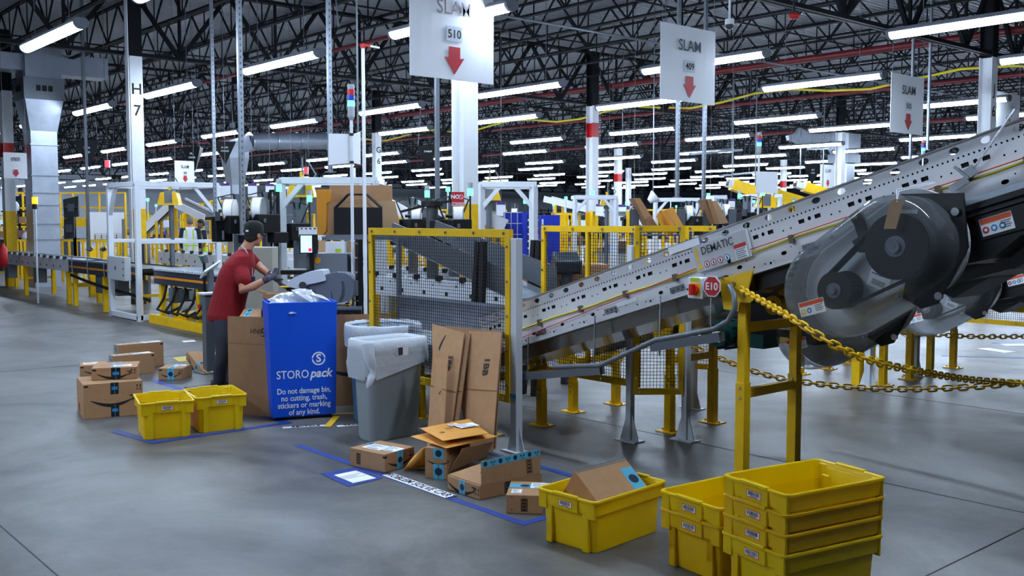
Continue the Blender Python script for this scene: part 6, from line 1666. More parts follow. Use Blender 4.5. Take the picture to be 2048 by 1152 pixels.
# no smoking sign
q = P_(916, 398, 12.05)
t = thing('wall_sign', 'red and white NO SMOKING sign on the broad column', 'sign', q)
x = dirn(10); n = V((0, 0, 1)).cross(x); rt = Matrix((x, n, Z1)).transposed()
g = G().use(RED); g.obox((0, 0, 0), (0.15, 0.006, 0.17), rt); g.use(PAPER); g.obox(-n * 0.004 + V((0, 0, -0.062)), (0.15, 0.002, 0.038), rt); obj('plate', g, None, t)
text('lettering', 'NO', 0.065, -n * 0.005 + x * -0.035 + V((0, 0, 0.025)), x, Z1, PAPER, t, bold=0.03); text('lettering', 'SMOKING', 0.034, -n * 0.006 + V((0, 0, -0.062)), x, Z1, RED, t, bold=0.02)
g = G(); g.tube([x * (0.036 + 0.026 * math.cos(k * 0.52)) + V((0, 0, 0.025 + 0.026 * math.sin(k * 0.52))) - n * 0.005 for k in range(12)], 0.003, 5, True); g.bar(x * 0.018 + V((0, 0, 0.043)) - n * 0.005, x * 0.054 + V((0, 0, 0.007)) - n * 0.005, 0.004); obj('no_smoking_mark', g, PAPER, t)
# ------------------------------------------------------------------ ducts
DUCT = mat('duct_metal', (176, 183, 195), 0.33, 0.3, var=0.18, scale=2.5)
def sq(c, wx, wy): return [V((c[0] - wx / 2, c[1] - wy / 2, c[2])), V((c[0] + wx / 2, c[1] - wy / 2, c[2])), V((c[0] + wx / 2, c[1] + wy / 2, c[2])), V((c[0] - wx / 2, c[1] + wy / 2, c[2]))]
q = P_(87, 470, 25.0); t = thing('air_duct', 'big square galvanised duct standing behind the left conveyor, with a grille near its top', 'duct', (q.x, q.y, 0), group='galvanised air ducts')
zz = lambda y: P_(93, y, 25.0).z
g = G(); g.loft([sq((0, 0, 0.0), .62, .62), sq((0, 0, zz(265)), .62, .62)], True, False); sh = obj('shaft', g, DUCT, t)
g = G()
for y in (292, 352, 386, 410, 447, 478): g.loft([sq((0, 0, zz(y) - 0.012), .67, .67), sq((0, 0, zz(y) + 0.012), .67, .67)], True, False)
obj('joint_flange', g, GALV, sh)
g = G(); g.loft([sq((0, 0, zz(265)), .64, .64), sq((0, 0, zz(205)), .89, .89)], True, False); obj('transition', g, DUCT, t)
g = G(); g.loft([sq((0, 0, zz(205)), .93, .93), sq((0, 0, zz(163)), .95, .95)], True, False); gb = obj('grille_box', g, GREYS, t)
g = G(); zc = zz(183)
for s in (0, 1):
    for k in range(3):
        if s == 0: g.box(0.472, 0.48, -0.19 + 0.14 * k, -0.09 + 0.14 * k, zc - 0.07, zc + 0.07)
        else: g.box(-0.19 + 0.14 * k, -0.09 + 0.14 * k, -0.48, -0.472, zc - 0.07, zc + 0.07)
obj('grille', g, HOLE, gb)
g = G(); g.loft([sq((0, 0, zz(163)), .84, .84), sq((0, 0, zz(95)), .84, .84)], True, False); obj('upper_shaft', g, mat('duct_dull', (150, 158, 172), 0.45, 0.2, var=0.1), t)
g = G(); g.box(-0.33, 0.33, 0.42, 1.6, zz(152), zz(112)); obj('branch', g, MATS['duct_dull'], t)
g = G(); g.box(-0.33, 0.33, -2.2, -0.42, zz(150), zz(118)); obj('branch', g, MATS['duct_dull'], t)
t = thing('air_duct', 'round galvanised duct hung level behind the blank white board', 'duct', (0, 0, 0), group='galvanised air ducts')
g = G(); g.cyl(P_(500, 283, 30), P_(655, 282, 32), 0.26, 20); d_ = obj('round_duct', g, MATS['duct_dull'], t)
g = G()
for f in (0.0, 0.3, 0.6, 1.0): c = P_(500, 283, 30).lerp(P_(655, 282, 32), f); dd = (P_(655, 282, 32) - P_(500, 283, 30)).normalized(); g.cyl(c - dd * 0.02, c + dd * 0.02, 0.28, 20)
obj('joint_band', g, GALV, d_)
g = G(); c = P_(470, 330, 30); g.loft([sq((c.x, c.y, 0.0), .4, .4), sq((c.x, c.y, c.z - 0.6), .4, .4), sq((c.x, c.y, c.z + 0.2), .62, .62), sq((c.x, c.y, c.z + 0.7), .62, .62)], True, False); obj('drop', g, DUCT, t)
g = G(); g.bar(P_(455, 300, 30), P_(505, 285, 30), 0.45); obj('elbow', g, MATS['duct_dull'], t)
t = thing('air_duct', 'galvanised duct with an angled elbow far back above the inclined conveyor', 'duct', (0, 0, 0), group='galvanised air ducts')
c = P_(1688, 330, 40); g = G(); g.loft([sq((c.x, c.y, 0.0), .6, .6), sq((c.x, c.y, P_(1688, 322, 40).z), .6, .6), sq((c.x, c.y, P_(1688, 300, 40).z), .9, .9), sq((c.x, c.y, P_(1688, 266, 40).z), .9, .9)], True, False); obj('drop', g, DUCT, t)
g = G(); g.bar(P_(1690, 282, 40), P_(1618, 284, 40), 0.6, 0.6); g.bar(P_(1618, 284, 40), P_(1590, 268, 40), 0.55, 0.55); g.bar(P_(1590, 272, 40), P_(1575, 276, 40), 0.4, 0.2); obj('elbow', g, DUCT, t)
g = G(); c2_ = P_(1688, 318, 40); g.obox((c2_.x, c2_.y, c2_.z), (0.92, 0.92, 0.35)); obj('grille_box', g, GREYS, t)
# ------------------------------------------------------------------ white gantry frames
def beam_frame(t, pts, w_, nm='frame_member', m=ALU):
    for a, b in pts:
        g = G(); g.bar(a, b, w_, w_); obj(nm, g, m, t, bev=0.003)
def gantry(label, pxl, pxr, pyt, D, w_=0.075, depth=0.9, zb=0.0, ang=0.0, group='white aluminium gantries'):
    a = P_(pxl, pyt, D); k = (pxr - pxl) * D / FPX / math.cos(R(ang)); x = dirn(ang); n = V((0, 0, 1)).cross(x)
    t = thing('gantry', label, 'gantry', (a.x, a.y, 0), group=group); h = a.z
    z = lambda p, zz_: V((p.x, p.y, zz_))
    A, B = V((0, 0, 0)), x * k
    A2, B2 = A + n * depth, B + n * depth
    beam_frame(t, [(z(A, h), z(B + x * 0.04, h)), (z(A2, h), z(B2, h))], w_, 'beam')
    beam_frame(t, [(z(A, h), z(A2, h)), (z(B, h), z(B2, h))], w_ * 0.9, 'side_beam')
    beam_frame(t, [(z(p, zb), z(p, h)) for p in (A, B, B2)], w_, 'post')
    beam_frame(t, [(z(A, h - 0.36), z(A + x * 0.28, h - 0.03)), (z(B, h - 0.36), z(B - x * 0.28, h - 0.03))], w_ * 0.75, 'brace')
    return t
gantry('white gantry with a braced post behind the worker, spanning to the brown sheets', 563, 750, 361, 13.2, 0.085, 0.7)
gantry('white gantry in front of the yellow foot of the broad column', 962, 1068, 369, 14.6, 0.085, 0.9)
gantry('white gantry around the red banded column', 1150, 1232, 394, 22, 0.08, 0.9)
gantry('white gantry above the fan of brown mailers', 1311, 1396, 399, 24, 0.08, 0.9)
gantry('white gantry left of the second blank board', 1428, 1450, 394, 23, 0.08, 0.9)
gantry('white gantry right of the second blank board', 1500, 1560, 392, 21, 0.08, 0.9)
# the frame standing over the left conveyor
t = thing('gantry', 'large white aluminium frame standing over the left conveyor, with a grey control box', 'gantry', (0, 0, 0), group='white aluminium gantries')
xa, xb, ya, yb = -17.75, -16.45, 6.10, 7.45; h = 2.28; w_ = 0.085
beam_frame(t, [(V((x_, y_, 0.0)), V((x_, y_, h))) for x_, y_ in ((xa, ya), (xb, ya), (xb + 0.1, yb))], w_, 'post')
beam_frame(t, [(V((xa, ya, h)), V((xb, ya, h))), (V((xb, ya, h)), V((xb + 0.1, yb, h))), (V((xa, ya, h)), V((xa, yb, h))), (V((xa, yb, h)), V((xb + 0.1, yb, h))), (V((xa, ya, 0.06)), V((xb, ya, 0.06))), (V((xb, ya, 0.06)), V((xb, ya + 0.35, 0.06)))], w_, 'beam')
beam_frame(t, [(V((xa, ya, 1.32)), V((xa, yb, 1.32))), (V((xb, ya, 1.32)), V((xb + 0.1, yb, 1.32)))], 0.06, 'rail')
beam_frame(t, [(V((xa, ya, 1.75)), V((xa + 0.32, ya, h - 0.03))), (V((xb + 0.1, yb, 1.75)), V((xb + 0.06, yb - 0.4, h - 0.03)))], 0.06, 'brace')
g = G(); q = onz(270, 545, 0.9); g.box(-17.6, -16.75, 5.98, 6.08, 0.66, 1.06); cb = obj('control_box', g, mat('box_grey', (186, 190, 194), 0.4), t, bev=0.008)
g = G()
for k in range(3): g.box(-16.84, -16.81, 5.972, 5.98, 0.74 + 0.11 * k, 0.77 + 0.11 * k)
g.box(-17.22, -17.18, 5.972, 5.98, 0.84, 0.90); obj('latch', g, DGREY, cb)
# ------------------------------------------------------------------ belt and roller conveyors
def belt_conveyor(label, x0, x1, y0, y1, zt, style='belt', group='level conveyors', legs=2.2, side=0.20, along='x'):
    t = thing('conveyor', label, 'conveyor', (0, 0, 0), group=group)
    def bx(g, a, b, c, d, e, f):
        return g.box(a, b, c, d, e, f) if along == 'x' else g.box(c, d, a, b, e, f)
    SM = {'belt': mat('belt_side', (52, 55, 66), 0.4, 0.2), 'roller': STEEL, 'white': ALU}[style]
    for yy in (y0, y1 - 0.03):
        g = G(); bx(g, x0, x1, yy, yy + 0.03, zt - side, zt); so = obj('side_rail', g, SM, t)
        if style == 'belt' and yy == y0:
            g = G(); bx(g, x0, x1, yy - 0.004, yy, zt - side * 0.58, zt - side * 0.42); obj('orange_stripe', g, ORST, so)
            g = G(); bx(g, x0, x1, yy - 0.012, yy + 0.02, zt, zt + 0.035); obj('top_rail', g, GALV, so)
        if style != 'belt' and yy == y0:
            g = G(); k = x0 + 0.15
            while k < x1 - 0.1:
                bx(g, k, k + 0.05, yy - 0.002, yy, zt - side * 0.75, zt - side * 0.55); bx(g, k + 0.2, k + 0.22, yy - 0.002, yy, zt - side * 0.3, zt - side * 0.2)
                if group == 'level conveyors' and -31 < k:
                    gc = G(); bx(gc, k + 0.3, k + 0.36, yy - 0.03, yy + 0.03, zt - 0.01, zt + 0.05); obj('rail_clip', gc, BLACK, so)
                k += 0.45
            obj('rail_marking', g, BLACK, so)
    g = G(); bx(g, x0, x1, y0 + 0.03, y1 - 0.03, zt - 0.08, zt - 0.02); obj('bed', g, BLACK if style == 'belt' else GREYS, t)
    n = max(2, int((x1 - x0) / legs) + 1)
    for i in range(n):
        x = x0 + 0.2 + (x1 - x0 - 0.4) * i / (n - 1)
        for yy in (y0 + 0.06, y1 - 0.06):
            g = G(); bx(g, x - 0.04, x + 0.04, yy - 0.04, yy + 0.04, 0, zt - side); lo = obj('leg', g, YEL, t)
        g = G(); bx(g, x - 0.02, x + 0.02, y0 + 0.1, y1 - 0.1, (zt - side) * 0.55, (zt - side) * 0.55 + 0.05); obj('cross_brace', g, YEL, t)
    return t
ZC = 0.86
cA = belt_conveyor('long pale roller conveyor entering from the left edge', -42, -20.6, 6.25, 6.95, 0.90, 'roller', legs=3.0, side=0.24)
cB = belt_conveyor('dark belt conveyor with an orange stripe ending inside the large white frame', -20.5, -16.7, 6.22, 6.95, 0.88, 'belt', legs=1.9, side=0.22)
cC = belt_conveyor('dark conveyor with an orange stripe running behind the worker', -16.2, -12.9, 6.25, 7.05, 0.86, 'belt', legs=1.6, side=0.22)
g = G()
for k in range(40): g.cyl((-16.1 + 0.08 * k, 6.26, 0.885), (-16.1 + 0.08 * k, 7.0, 0.885), 0.02, 8)
obj('roller', g, GREYS, cC)
g = G()
for k in range(48): g.box(-16.1 + 0.065 * k, -16.075 + 0.065 * k, 6.235, 6.26, 0.862, 0.90)
obj('tooth_rail', g, PAPER, cC)
for x in (-18.3, -19.2, -17.4, -25.5, -23.2):
    g = G(); g.box(x, x + 0.3, 6.3, 6.5, 0.32, 0.64); tag(obj('control_box', g, GREYS, cA if x < -20.5 else cB, bev=0.006), None)
g = G(); g.tube([(-20.4, 6.24, 0.6), (-19.5, 6.24, 0.52), (-18.5, 6.24, 0.45), (-17.2, 6.24, 0.40), (-16.4, 6.24, 0.35)], 0.03, 8); obj('hose', g, RUB, cB)
g = G(); g.tube([(-20.3, 6.2, 0.97), (-19.2, 6.2, 0.97), (-18.0, 6.2, 0.95)], 0.012, 6)
for x in (-20.2, -19.3, -18.4): g.tube([(x, 6.2, 0.97), (x, 6.19, 0.8), (x, 6.2, 0.66)], 0.012, 6)
obj('guide_rail', g, GALV, cB)
for k, (px, py, D) in enumerate(((51, 548, 21), (69, 548, 20.6), (141, 550, 19.6))):
    q = P_(px, py, D); z0, z1 = 0, P_(px, 498, D).z
    t = thing('bollard', 'yellow square bollard with a slanted black topped head behind the left conveyor', 'bollard', (q.x, 7.35 + 0.1 * k, 0), group='yellow bollards')
    g = G(); g.box(-0.07, 0.07, -0.07, 0.07, 0, z1); obj('post', g, YEL, t); g = G(); g.obox((0.02, -0.05, z1 - 0.03), (0.15, 0.08, 0.07), Matrix.Rotation(0.6, 3, 'X')); obj('head', g, BLACK, t)
q = P_(73, 500, 17.4); t = thing('beacon_pole', 'thin pole with an amber beacon in front of the big square duct', 'beacon', (-21.4, 6.18, 0)); q = onx(73, 500, -21.4); t.location = (q.x, q.y, 0)
zt = onx(73, 418, -21.4).z; g = G(); g.cyl((0, 0, 0), (0, 0, zt), 0.02, 8); obj('pole', g, ALU, t); g = G(); g.cyl((0, 0, zt), (0, 0, zt + 0.1), 0.05, 12); obj('beacon_base', g, BLACK, t); g = G(); g.cyl((0, 0, zt + 0.1), (0, 0, zt + 0.24), 0.055, 12); obj('lens', g, mat('amber', (255, 150, 30), 0.3, emit=1.5), t)
# machine base, hoses and valves under the conveyor behind the worker
t = thing('machine_base', 'yellow steel base with hoses and valves under the conveyor behind the worker', 'machine base', (0, 0, 0))
g = G(); g.box(-16.2, -13.0, 6.15, 6.22, 0.0, 0.14); g.box(-16.2, -13.0, 6.9, 6.97, 0, 0.14); g.box(-15.3, -14.8, 6.2, 6.9, 0.14, 0.24); g.box(-13.9, -13.4, 6.2, 6.9, 0.14, 0.24); obj('frame', g, YEL, t)
rr = random.Random(4)
for k in range(7):
    x = -15.8 + 0.38 * k; g = G(); g.tube([(x, 6.3, 0.62), (x + 0.12, 6.2, 0.42), (x + rr.uniform(-.1, .2), 6.15, 0.24), (x + 0.3, 6.2, 0.2), (x + 0.42, 6.35, 0.3)], 0.022, 7); obj('hose', g, RUB, t)
for k in range(6):
    x = -15.6 + 0.4 * k; g = G(); g.box(x, x + 0.16, 6.25, 6.42, 0.36 + 0.05 * (k % 3), 0.6); obj('valve_box', g, (GREYS, DGREY, GALV)[k % 3], t, bev=0.006)
g = G(); g.cyl((-14.3, 6.2, 0.36), (-14.3, 6.2, 0.42), 0.03, 10); obj('red_valve', g, RED, t)
t = thing('pedestal', 'light grey steel pedestal standing behind the worker', 'pedestal', (*P_(418, 712, 11.0).xy, 0))
hh = P_(418, 588, 11.0).z; g = G(); g.box(-0.05, 0.05, -0.05, 0.05, 0, hh); obj('post', g, GREYS, t, bev=0.003); g = G(); g.box(-0.09, 0.09, -0.09, 0.09, hh, hh + 0.02); obj('head_plate', g, ALU, t); g = G(); g.box(-0.12, 0.12, -0.12, 0.12, 0, 0.012); obj('foot_plate', g, GREYS, t)
t = thing('tilted_screen', 'white tilted terminal left of the worker on a grey stand', 'terminal', (*P_(424, 700, 12.4).xy, 0))
q = P_(424, 538, 12.4); g = G(); g.obox((0, 0, q.z), (0.22, 0.26, 0.02), Matrix.Rotation(-0.7, 3, FG)); tp = obj('tablet', g, PAPER, t); g = G(); g.obox((0.0, 0, q.z + 0.016), (0.08, 0.1, 0.01), Matrix.Rotation(-0.7, 3, FG)); obj('screen', g, GREYS, tp); g = G(); g.box(-0.03, 0.03, -0.03, 0.03, 0, q.z); obj('stand', g, GREYS, t)
t = thing('scale_display', 'small grey weighing display with a green screen on the conveyor', 'display', P_(408, 518, 14.4))
g = G(); g.obox((0, 0, 0), (0.13, 0.06, 0.12), Matrix.Rotation(0.3, 3, 'X')); obj('case', g, GREYS, t, bev=0.006); g = G(); g.obox((0, -0.04, 0.01), (0.09, 0.01, 0.07), Matrix.Rotation(0.3, 3, 'X')); obj('screen', g, mat('green_screen', (40, 130, 110), 0.4), t); g = G(); g.bar((0, 0, -0.05), (0, 0, -P_(408, 518, 14.4).z), 0.03); obj('stand', g, BLACK, t)
# second, pale conveyor behind and the far inclined ones
belt_conveyor('pale perforated conveyor running behind the large white frame', -22.0, -14.3, 8.6, 9.2, 0.98, 'white', legs=2.6, side=0.26)
belt_conveyor('pale perforated conveyor seen through the large mesh guard', -11.2, -7.6, 7.0, 7.6, 0.98, 'white', legs=1.6, side=0.24)
belt_conveyor('pale conveyor continuing right of the frame behind the worker', -14.1, -10.6, 8.6, 9.2, 0.94, 'white', legs=1.7, side=0.22)
def ramp(label, p0, p1, wd=0.55, hgt=0.22, m=STEEL, group='far inclined conveyors', legs=True, endm=None):
    a, b = V(p0), V(p1); t = thing('inclined_conveyor', label, 'conveyor', (0, 0, 0), group=group)
    g = G(); d = (b - a).normalized(); s = d.cross(Z1).normalized()
    for k in (-1, 1):
        g = G(); g.bar(a + s * wd / 2 * k, b + s * wd / 2 * k, 0.03, hgt); obj('side_plate', g, m, t)
    g = G(); g.bar(a, b, wd - 0.04, hgt * 0.4); obj('belt', g, RUB, t)
    if legs:
        for f in (0.12, 0.5, 0.9):
            p = a.lerp(b, f)
            for k in (-1, 1): g = G(); q = p + s * wd / 2 * k; g.bar((q.x, q.y, 0), (q.x, q.y, q.z - hgt / 2), 0.07); obj('leg', g, YEL, t)
    if not legs:
        for f in (0.15, 0.85):
            p = a.lerp(b, f); g = G(); g.cyl(p, (p.x, p.y, DECKZ - 0.01), 0.02, 6); obj('hanger_rod', g, GREYS, t)
    if endm:
        g = G(); g.bar(b - d * 0.9, b, wd + 0.06, hgt * 1.5); obj('end_guard', g, endm, t)
    return t
ramp('grey conveyor climbing to the right behind the two people in vests', P_(283, 468, 30), P_(352, 402, 30))
ramp('upper conveyor behind the two people in vests, sloping down to the right', P_(354, 402, 30), P_(425, 437, 29))
ramp('grey inclined conveyor behind the label machines, left of the broad column', P_(798, 405, 19), P_(862, 440, 18))
ramp('long inclined conveyor descending behind the blue cabinets', P_(1095, 398, 36), P_(1300, 448, 34))
ramp('short inclined conveyor at the left of the blue cabinets', P_(960, 430, 17), P_(1012, 452, 17))
ramp('inclined conveyor ending in yellow above the inclined plate, left one', P_(1455, 366, 30), P_(1520, 388, 30), endm=YEL, legs=False)
ramp('inclined conveyor ending in yellow above the inclined plate, right one', P_(1590, 368, 36), P_(1655, 388, 36), endm=YEL, legs=False)
ramp('small inclined conveyor with a yellow end right of the second board', P_(1560, 395, 26), P_(1605, 408, 26), endm=YEL)
# ------------------------------------------------------------------ label machines and racks in the middle distance
def reel(t, c, r, w_, ax, nm='paper_reel'):
    g = G(); g.cyl(c, c + ax * w_, r, 28); o = obj(nm, g, PAPER, t)
    g = G(); g.cyl(c - ax * 0.012, c, r * 1.02, 28); g.cyl(c + ax * w_, c + ax * (w_ + 0.012), r * 1.02, 28); obj('flange', g, mat('reel_flange', (150, 152, 150), 0.3), o)
    g = G(); g.cyl(c - ax * 0.10, c + ax * 0.01, 0.022, 10); g.cyl(c - ax * 0.03, c - ax * 0.012, r * 0.28, 14); obj('spindle', g, BLACK, o)
def labeller(label, px, py, D, k=1.0, reels=((0, 0, 1),), green=True, group='label printing machines', screen=True):
    """black print-and-apply machine: mast, print head, paper reels, hoses, small lit lamp"""
    q = P_(px, py, D); t = thing('label_machine', label, 'machine', (q.x, q.y, 0), group=group); z = q.z
    x = RIGHT; n = FG
    g = G(); g.obox(n * 0.25 + V((0, 0, (z + 0.25) / 2)), (0.10, 0.10, z + 0.25)); obj('mast', g, GREYS, t)
    g = G(); g.obox(x * 0.02 + V((0, 0, z - 0.16)), (0.34 * k, 0.30, 0.24)); g.obox(-x * 0.15 * k + V((0, 0, z - 0.22)), (0.14, 0.24, 0.34)); g.obox(x * 0.2 * k + V((0, 0, z - 0.34)), (0.2, 0.2, 0.14)); o = obj('print_head', g, BLACK, t, bev=0.01)
    g = G(); g.obox(x * 0.05 - n * 0.16 + V((0, 0, z - 0.12)), (0.16, 0.01, 0.05)); g.obox(-x * 0.1 - n * 0.13 + V((0, 0, z - 0.3)), (0.05, 0.01, 0.12)); obj('cover_plate', g, GREYS, o)
    for dx, dz, rk in reels: reel(t, q + x * dx * k + V((0, 0, dz)) - V(t.location) , 0.155 * rk, 0.11, x)
    for s in (-1, 1):
        g = G(); g.tube([x * 0.1 * s + V((0, 0, z - 0.05)), x * 0.2 * s + V((0, 0, z + 0.2)), x * 0.05 * s + n * 0.2 + V((0, 0, z + 0.25)), n * 0.25 + V((0, 0, z))], 0.011, 6); obj('hose', g, RUB, t)
    if green:
        g = G(); g.cyl(x * 0.22 + V((0, 0, z - 0.1)), x * 0.22 + V((0, 0, z + 0.25)), 0.012, 8); po = obj('lamp_rod', g, BLACK, t)
        g = G(); g.cyl(x * 0.22 + V((0, 0, z + 0.25)), x * 0.22 + V((0, 0, z + 0.34)), 0.035, 12); obj('lamp', g, MATS['tier_green'], po); g = G(); g.cyl(x * 0.22 + V((0, 0, z + 0.34)), x * 0.22 + V((0, 0, z + 0.41)), 0.034, 12); obj('lamp_top', g, MATS['light_grey_plastic'], po)
    if screen:
        g = G(); g.obox(-x * 0.16 * k - n * 0.15 + V((0, 0, z - 0.05)), (0.1, 0.03, 0.12)); so = obj('terminal', g, DGREY, t); g = G(); g.obox(-x * 0.16 * k - n * 0.168 + V((0, 0, z - 0.045)), (0.07, 0.004, 0.07)); obj('screen', g, SCR, so)
    g = G(); g.obox(n * 0.1 + V((0, 0, 0.42)), (0.5 * k, 0.45, 0.84)); obj('cabinet', g, mat('cabinet_grey', (142, 144, 140), 0.5), t)
    return t
labeller('label machine with a big white paper reel, left of the black cap', 466, 425, 13.2, 1.0, ((-0.09, 0.02, 1.0),), False)
labeller('label machine with a big white paper reel just above the black cap', 524, 422, 12.8, 1.0, ((-0.10, 0.02, 1.0),), True)
labeller('label machine behind the white gantry post, right of the worker', 588, 440, 13.8, 1.0, (), True)
labeller('label machine with hoses left of the broad column, nearer one', 822, 432, 13.4, 1.0, ((0.02, 0.0, 0.75),), True, screen=False)
labeller('label machine with hoses and reel just below the no smoking sign', 905, 432, 12.3, 1.0, ((0.02, 0.0, 0.75),), True, screen=False)
labeller('label machine with a white reel right of the fan of mailers', 1382, 428, 19, 1.0, ((-0.10, 0.0, 1.05),), False)
labeller('label machine with a white reel right of the leaning brown sheets', 1455, 425, 18.5, 1.0, ((-0.08, 0.0, 1.0),), True)
labeller('label machine under the second blank board', 1500, 420, 17.5, 0.8, (), True)
for px, D in ((690, 24), (1030, 22), (1190, 30), (1260, 27), (1570, 24), (760, 30)):
    labeller('distant label machine with a lit green lamp', px, 430, D, 0.9, ((-0.08, 0, 0.9),), True, group='distant label machines')
t = thing('mast', 'thick grey cylindrical mast with a black collar behind the mesh guard', 'mast', (*P_(865, 560, 12.4).xy, 0))
zt = P_(865, 408, 12.4).z; g = G(); g.cyl((0, 0, 0), (0, 0, zt), 0.075, 18); obj('tube', g, mat('mast_grey', (92, 96, 100), 0.35, 0.5), t); g = G(); g.cyl((0, 0, zt - 0.03), (0, 0, zt + 0.03), 0.14, 18); obj('collar', g, BLACK, t)
g = G(); g.bar((0, 0, zt), RIGHT * 0.35 + V((0, 0, zt + 0.05)), 0.03); g.bar((0, 0, zt), -RIGHT * 0.4 + V((0, 0, zt - 0.1)), 0.03); obj('arm', g, BLACK, t)
t = thing('mast', 'black twin rail slider right of the black cap', 'mast', (*P_(550, 540, 12.9).xy, 0)); zt = P_(550, 382, 12.9).z
for k in (-1, 0, 1): g = G(); g.bar(RIGHT * 0.04 * k, RIGHT * 0.04 * k + V((0, 0, zt)), 0.022); obj('rail', g, (BLACK, GREYS, BLACK)[k + 1], t)
g = G(); g.obox((0, -0.03, zt - 0.9), (0.14, 0.06, 0.16)); obj('carriage', g, GREYS, t); g = G(); g.obox((0, 0, zt), (0.14, 0.06, 0.03)); obj('end_plate', g, BLACK, t)
t = thing('cabinet', 'tall beige grey cabinet right of the worker', 'cabinet', (*P_(522, 560, 11.6).xy, 0)); hh = P_(515, 494, 11.6).z
g = G(); g.obox((0, 0, hh / 2), (0.34, 0.4, hh), TR); cbo = obj('body', g, mat('cabinet_beige', (156, 154, 142), 0.5), t, bev=0.004); g = G(); g.obox(TR @ V((0.08, -0.202, 0)) + V((0, 0, hh * 0.75)), (0.012, 0.01, 0.1), TR); obj('handle', g, BLACK, cbo)
t = thing('cabinet', 'dark cabinet with a black window left of the frame posts', 'cabinet', (*P_(281, 540, 20).xy, 0)); hh = P_(281, 487, 20).z
g = G(); g.obox((0, 0, hh / 2), (0.28, 0.4, hh), TR); obj('body', g, mat('cabinet_black', (34, 35, 40), 0.4), t); g = G(); g.obox(TR @ V((0, -0.21, 0)) + V((0, 0, hh - 0.22)), (0.18, 0.01, 0.2), TR); obj('window', g, BLACK, t)
t = thing('spray_bottle', 'white spray bottle standing on the dark cabinet', 'bottle', P_(288, 487, 20)); g = G(); g.lathe([(0.04, 0), (0.045, 0.02), (0.045, 0.12), (0.015, 0.17), (0.015, 0.2)], 12); obj('bottle', g, PAPER, t); g = G(); g.bar((0, 0, 0.21), RIGHT * -0.06 + V((0, 0, 0.22)), 0.025); obj('trigger', g, PAPER, t)
# racks of cardboard and mailers behind the second guard
def rack(label, pxs, pyt, pyb, D, group='grey divider racks'):
    t = thing('divider_rack', label, 'rack', (0, 0, 0), group=group); a, b = P_(pxs[0], pyb, D), P_(pxs[-1], pyb, D)
    for px in pxs:
        q = P_(px, pyt, D); g = G(); g.obox(V((q.x, q.y, (q.z + P_(px, pyb, D).z) / 2)) + FG * 0.2, (0.14, 0.02, q.z - P_(px, pyb, D).z), Matrix((dirn(20), V((0, 0, 1)).cross(dirn(20)), Z1)).transposed()); d = obj('divider', g, GREYS, t)
        g = G(); c = V((q.x, q.y, 0)) + FG * 0.2; zz = q.z; zb = P_(px, pyb, D).z; g.tube([c + dirn(20) * 0.075 + V((0, 0, zb)), c + dirn(20) * 0.075 + V((0, 0, zz - 0.02)), c + dirn(20) * 0.05 + V((0, 0, zz + 0.02)), c - dirn(20) * 0.05 + V((0, 0, zz + 0.02)), c - dirn(20) * 0.075 + V((0, 0, zz - 0.02)), c - dirn(20) * 0.075 + V((0, 0, zb))], 0.008, 6); obj('wire_rim', g, BLACK, d)
    g = G(); c = (a + b) / 2; g.bar(V((a.x, a.y, a.z)) + FG * 0.2, V((b.x, b.y, b.z)) + FG * 0.2, 0.5, 0.03); obj('shelf', g, GREYS, t)
    for p in (a, b): g = G(); q = p + FG * 0.2; g.box(q.x - 0.03, q.x + 0.03, q.y - 0.03, q.y + 0.03, 0, q.z); obj('leg', g, GREYS, t)
    return t
rack('grey divider rack holding brown sheets and mailers behind the second mesh guard', (1272, 1367), 418, 470, 15.5)
rack('grey divider rack holding leaning brown sheets left of the E10 conveyor cover', (1420, 1470), 418, 470, 16.0)
def slanted(label, pts, D, m, th, nm='cardboard_sheet', cat='cardboard', group='brown sheets in the divider racks'):
    return tag(obj(nm, shape_px(pts, D, th), m), label, cat, group)
slanted('brown sheet leaning left in the first divider rack', [(1268, 396), (1280, 396), (1325, 466), (1304, 466)], 15.6, CARD, 0.3)
slanted('thin brown sheet behind the first leaning sheet', [(1262, 397), (1268, 396), (1304, 466), (1298, 466)], 15.62, CARDD, 0.3)
slanted('short brown sheet low in the first divider rack', [(1291, 438), (1300, 432), (1310, 466), (1300, 466)], 15.5, CARDD, 0.1)
slanted('pale brown sheet leaning in the second divider rack, rightmost', [(1424, 402), (1434, 402), (1458, 446), (1440, 448)], 16.1, MATS['card_pale'], 0.3)
slanted('brown sheet leaning in the second divider rack, middle one', [(1414, 400), (1423, 400), (1440, 448), (1430, 448)], 16.12, CARD, 0.3)
slanted('dark brown sheet leaning in the second divider rack, left one', [(1402, 400), (1412, 400), (1430, 448), (1420, 448)], 16.14, CARDD, 0.3)
for k, (pts, m) in enumerate((([(1315, 428), (1322, 424), (1352, 466), (1340, 470)], MATS['mailer_orange']), ([(1322, 424), (1336, 418), (1360, 462), (1350, 467)], MAIL), ([(1332, 420), (1346, 414), (1366, 450), (1360, 464)], MAIL), ([(1313, 432), (1318, 428), (1340, 470), (1330, 470)], MATS['mailer_orange']))):
    slanted('padded mailer in the fan of mailers between the divider rack ends', pts, 15.5 - 0.03 * k, m, 0.04, 'padded_mailer', 'mailer', 'fan of mailers in the rack')
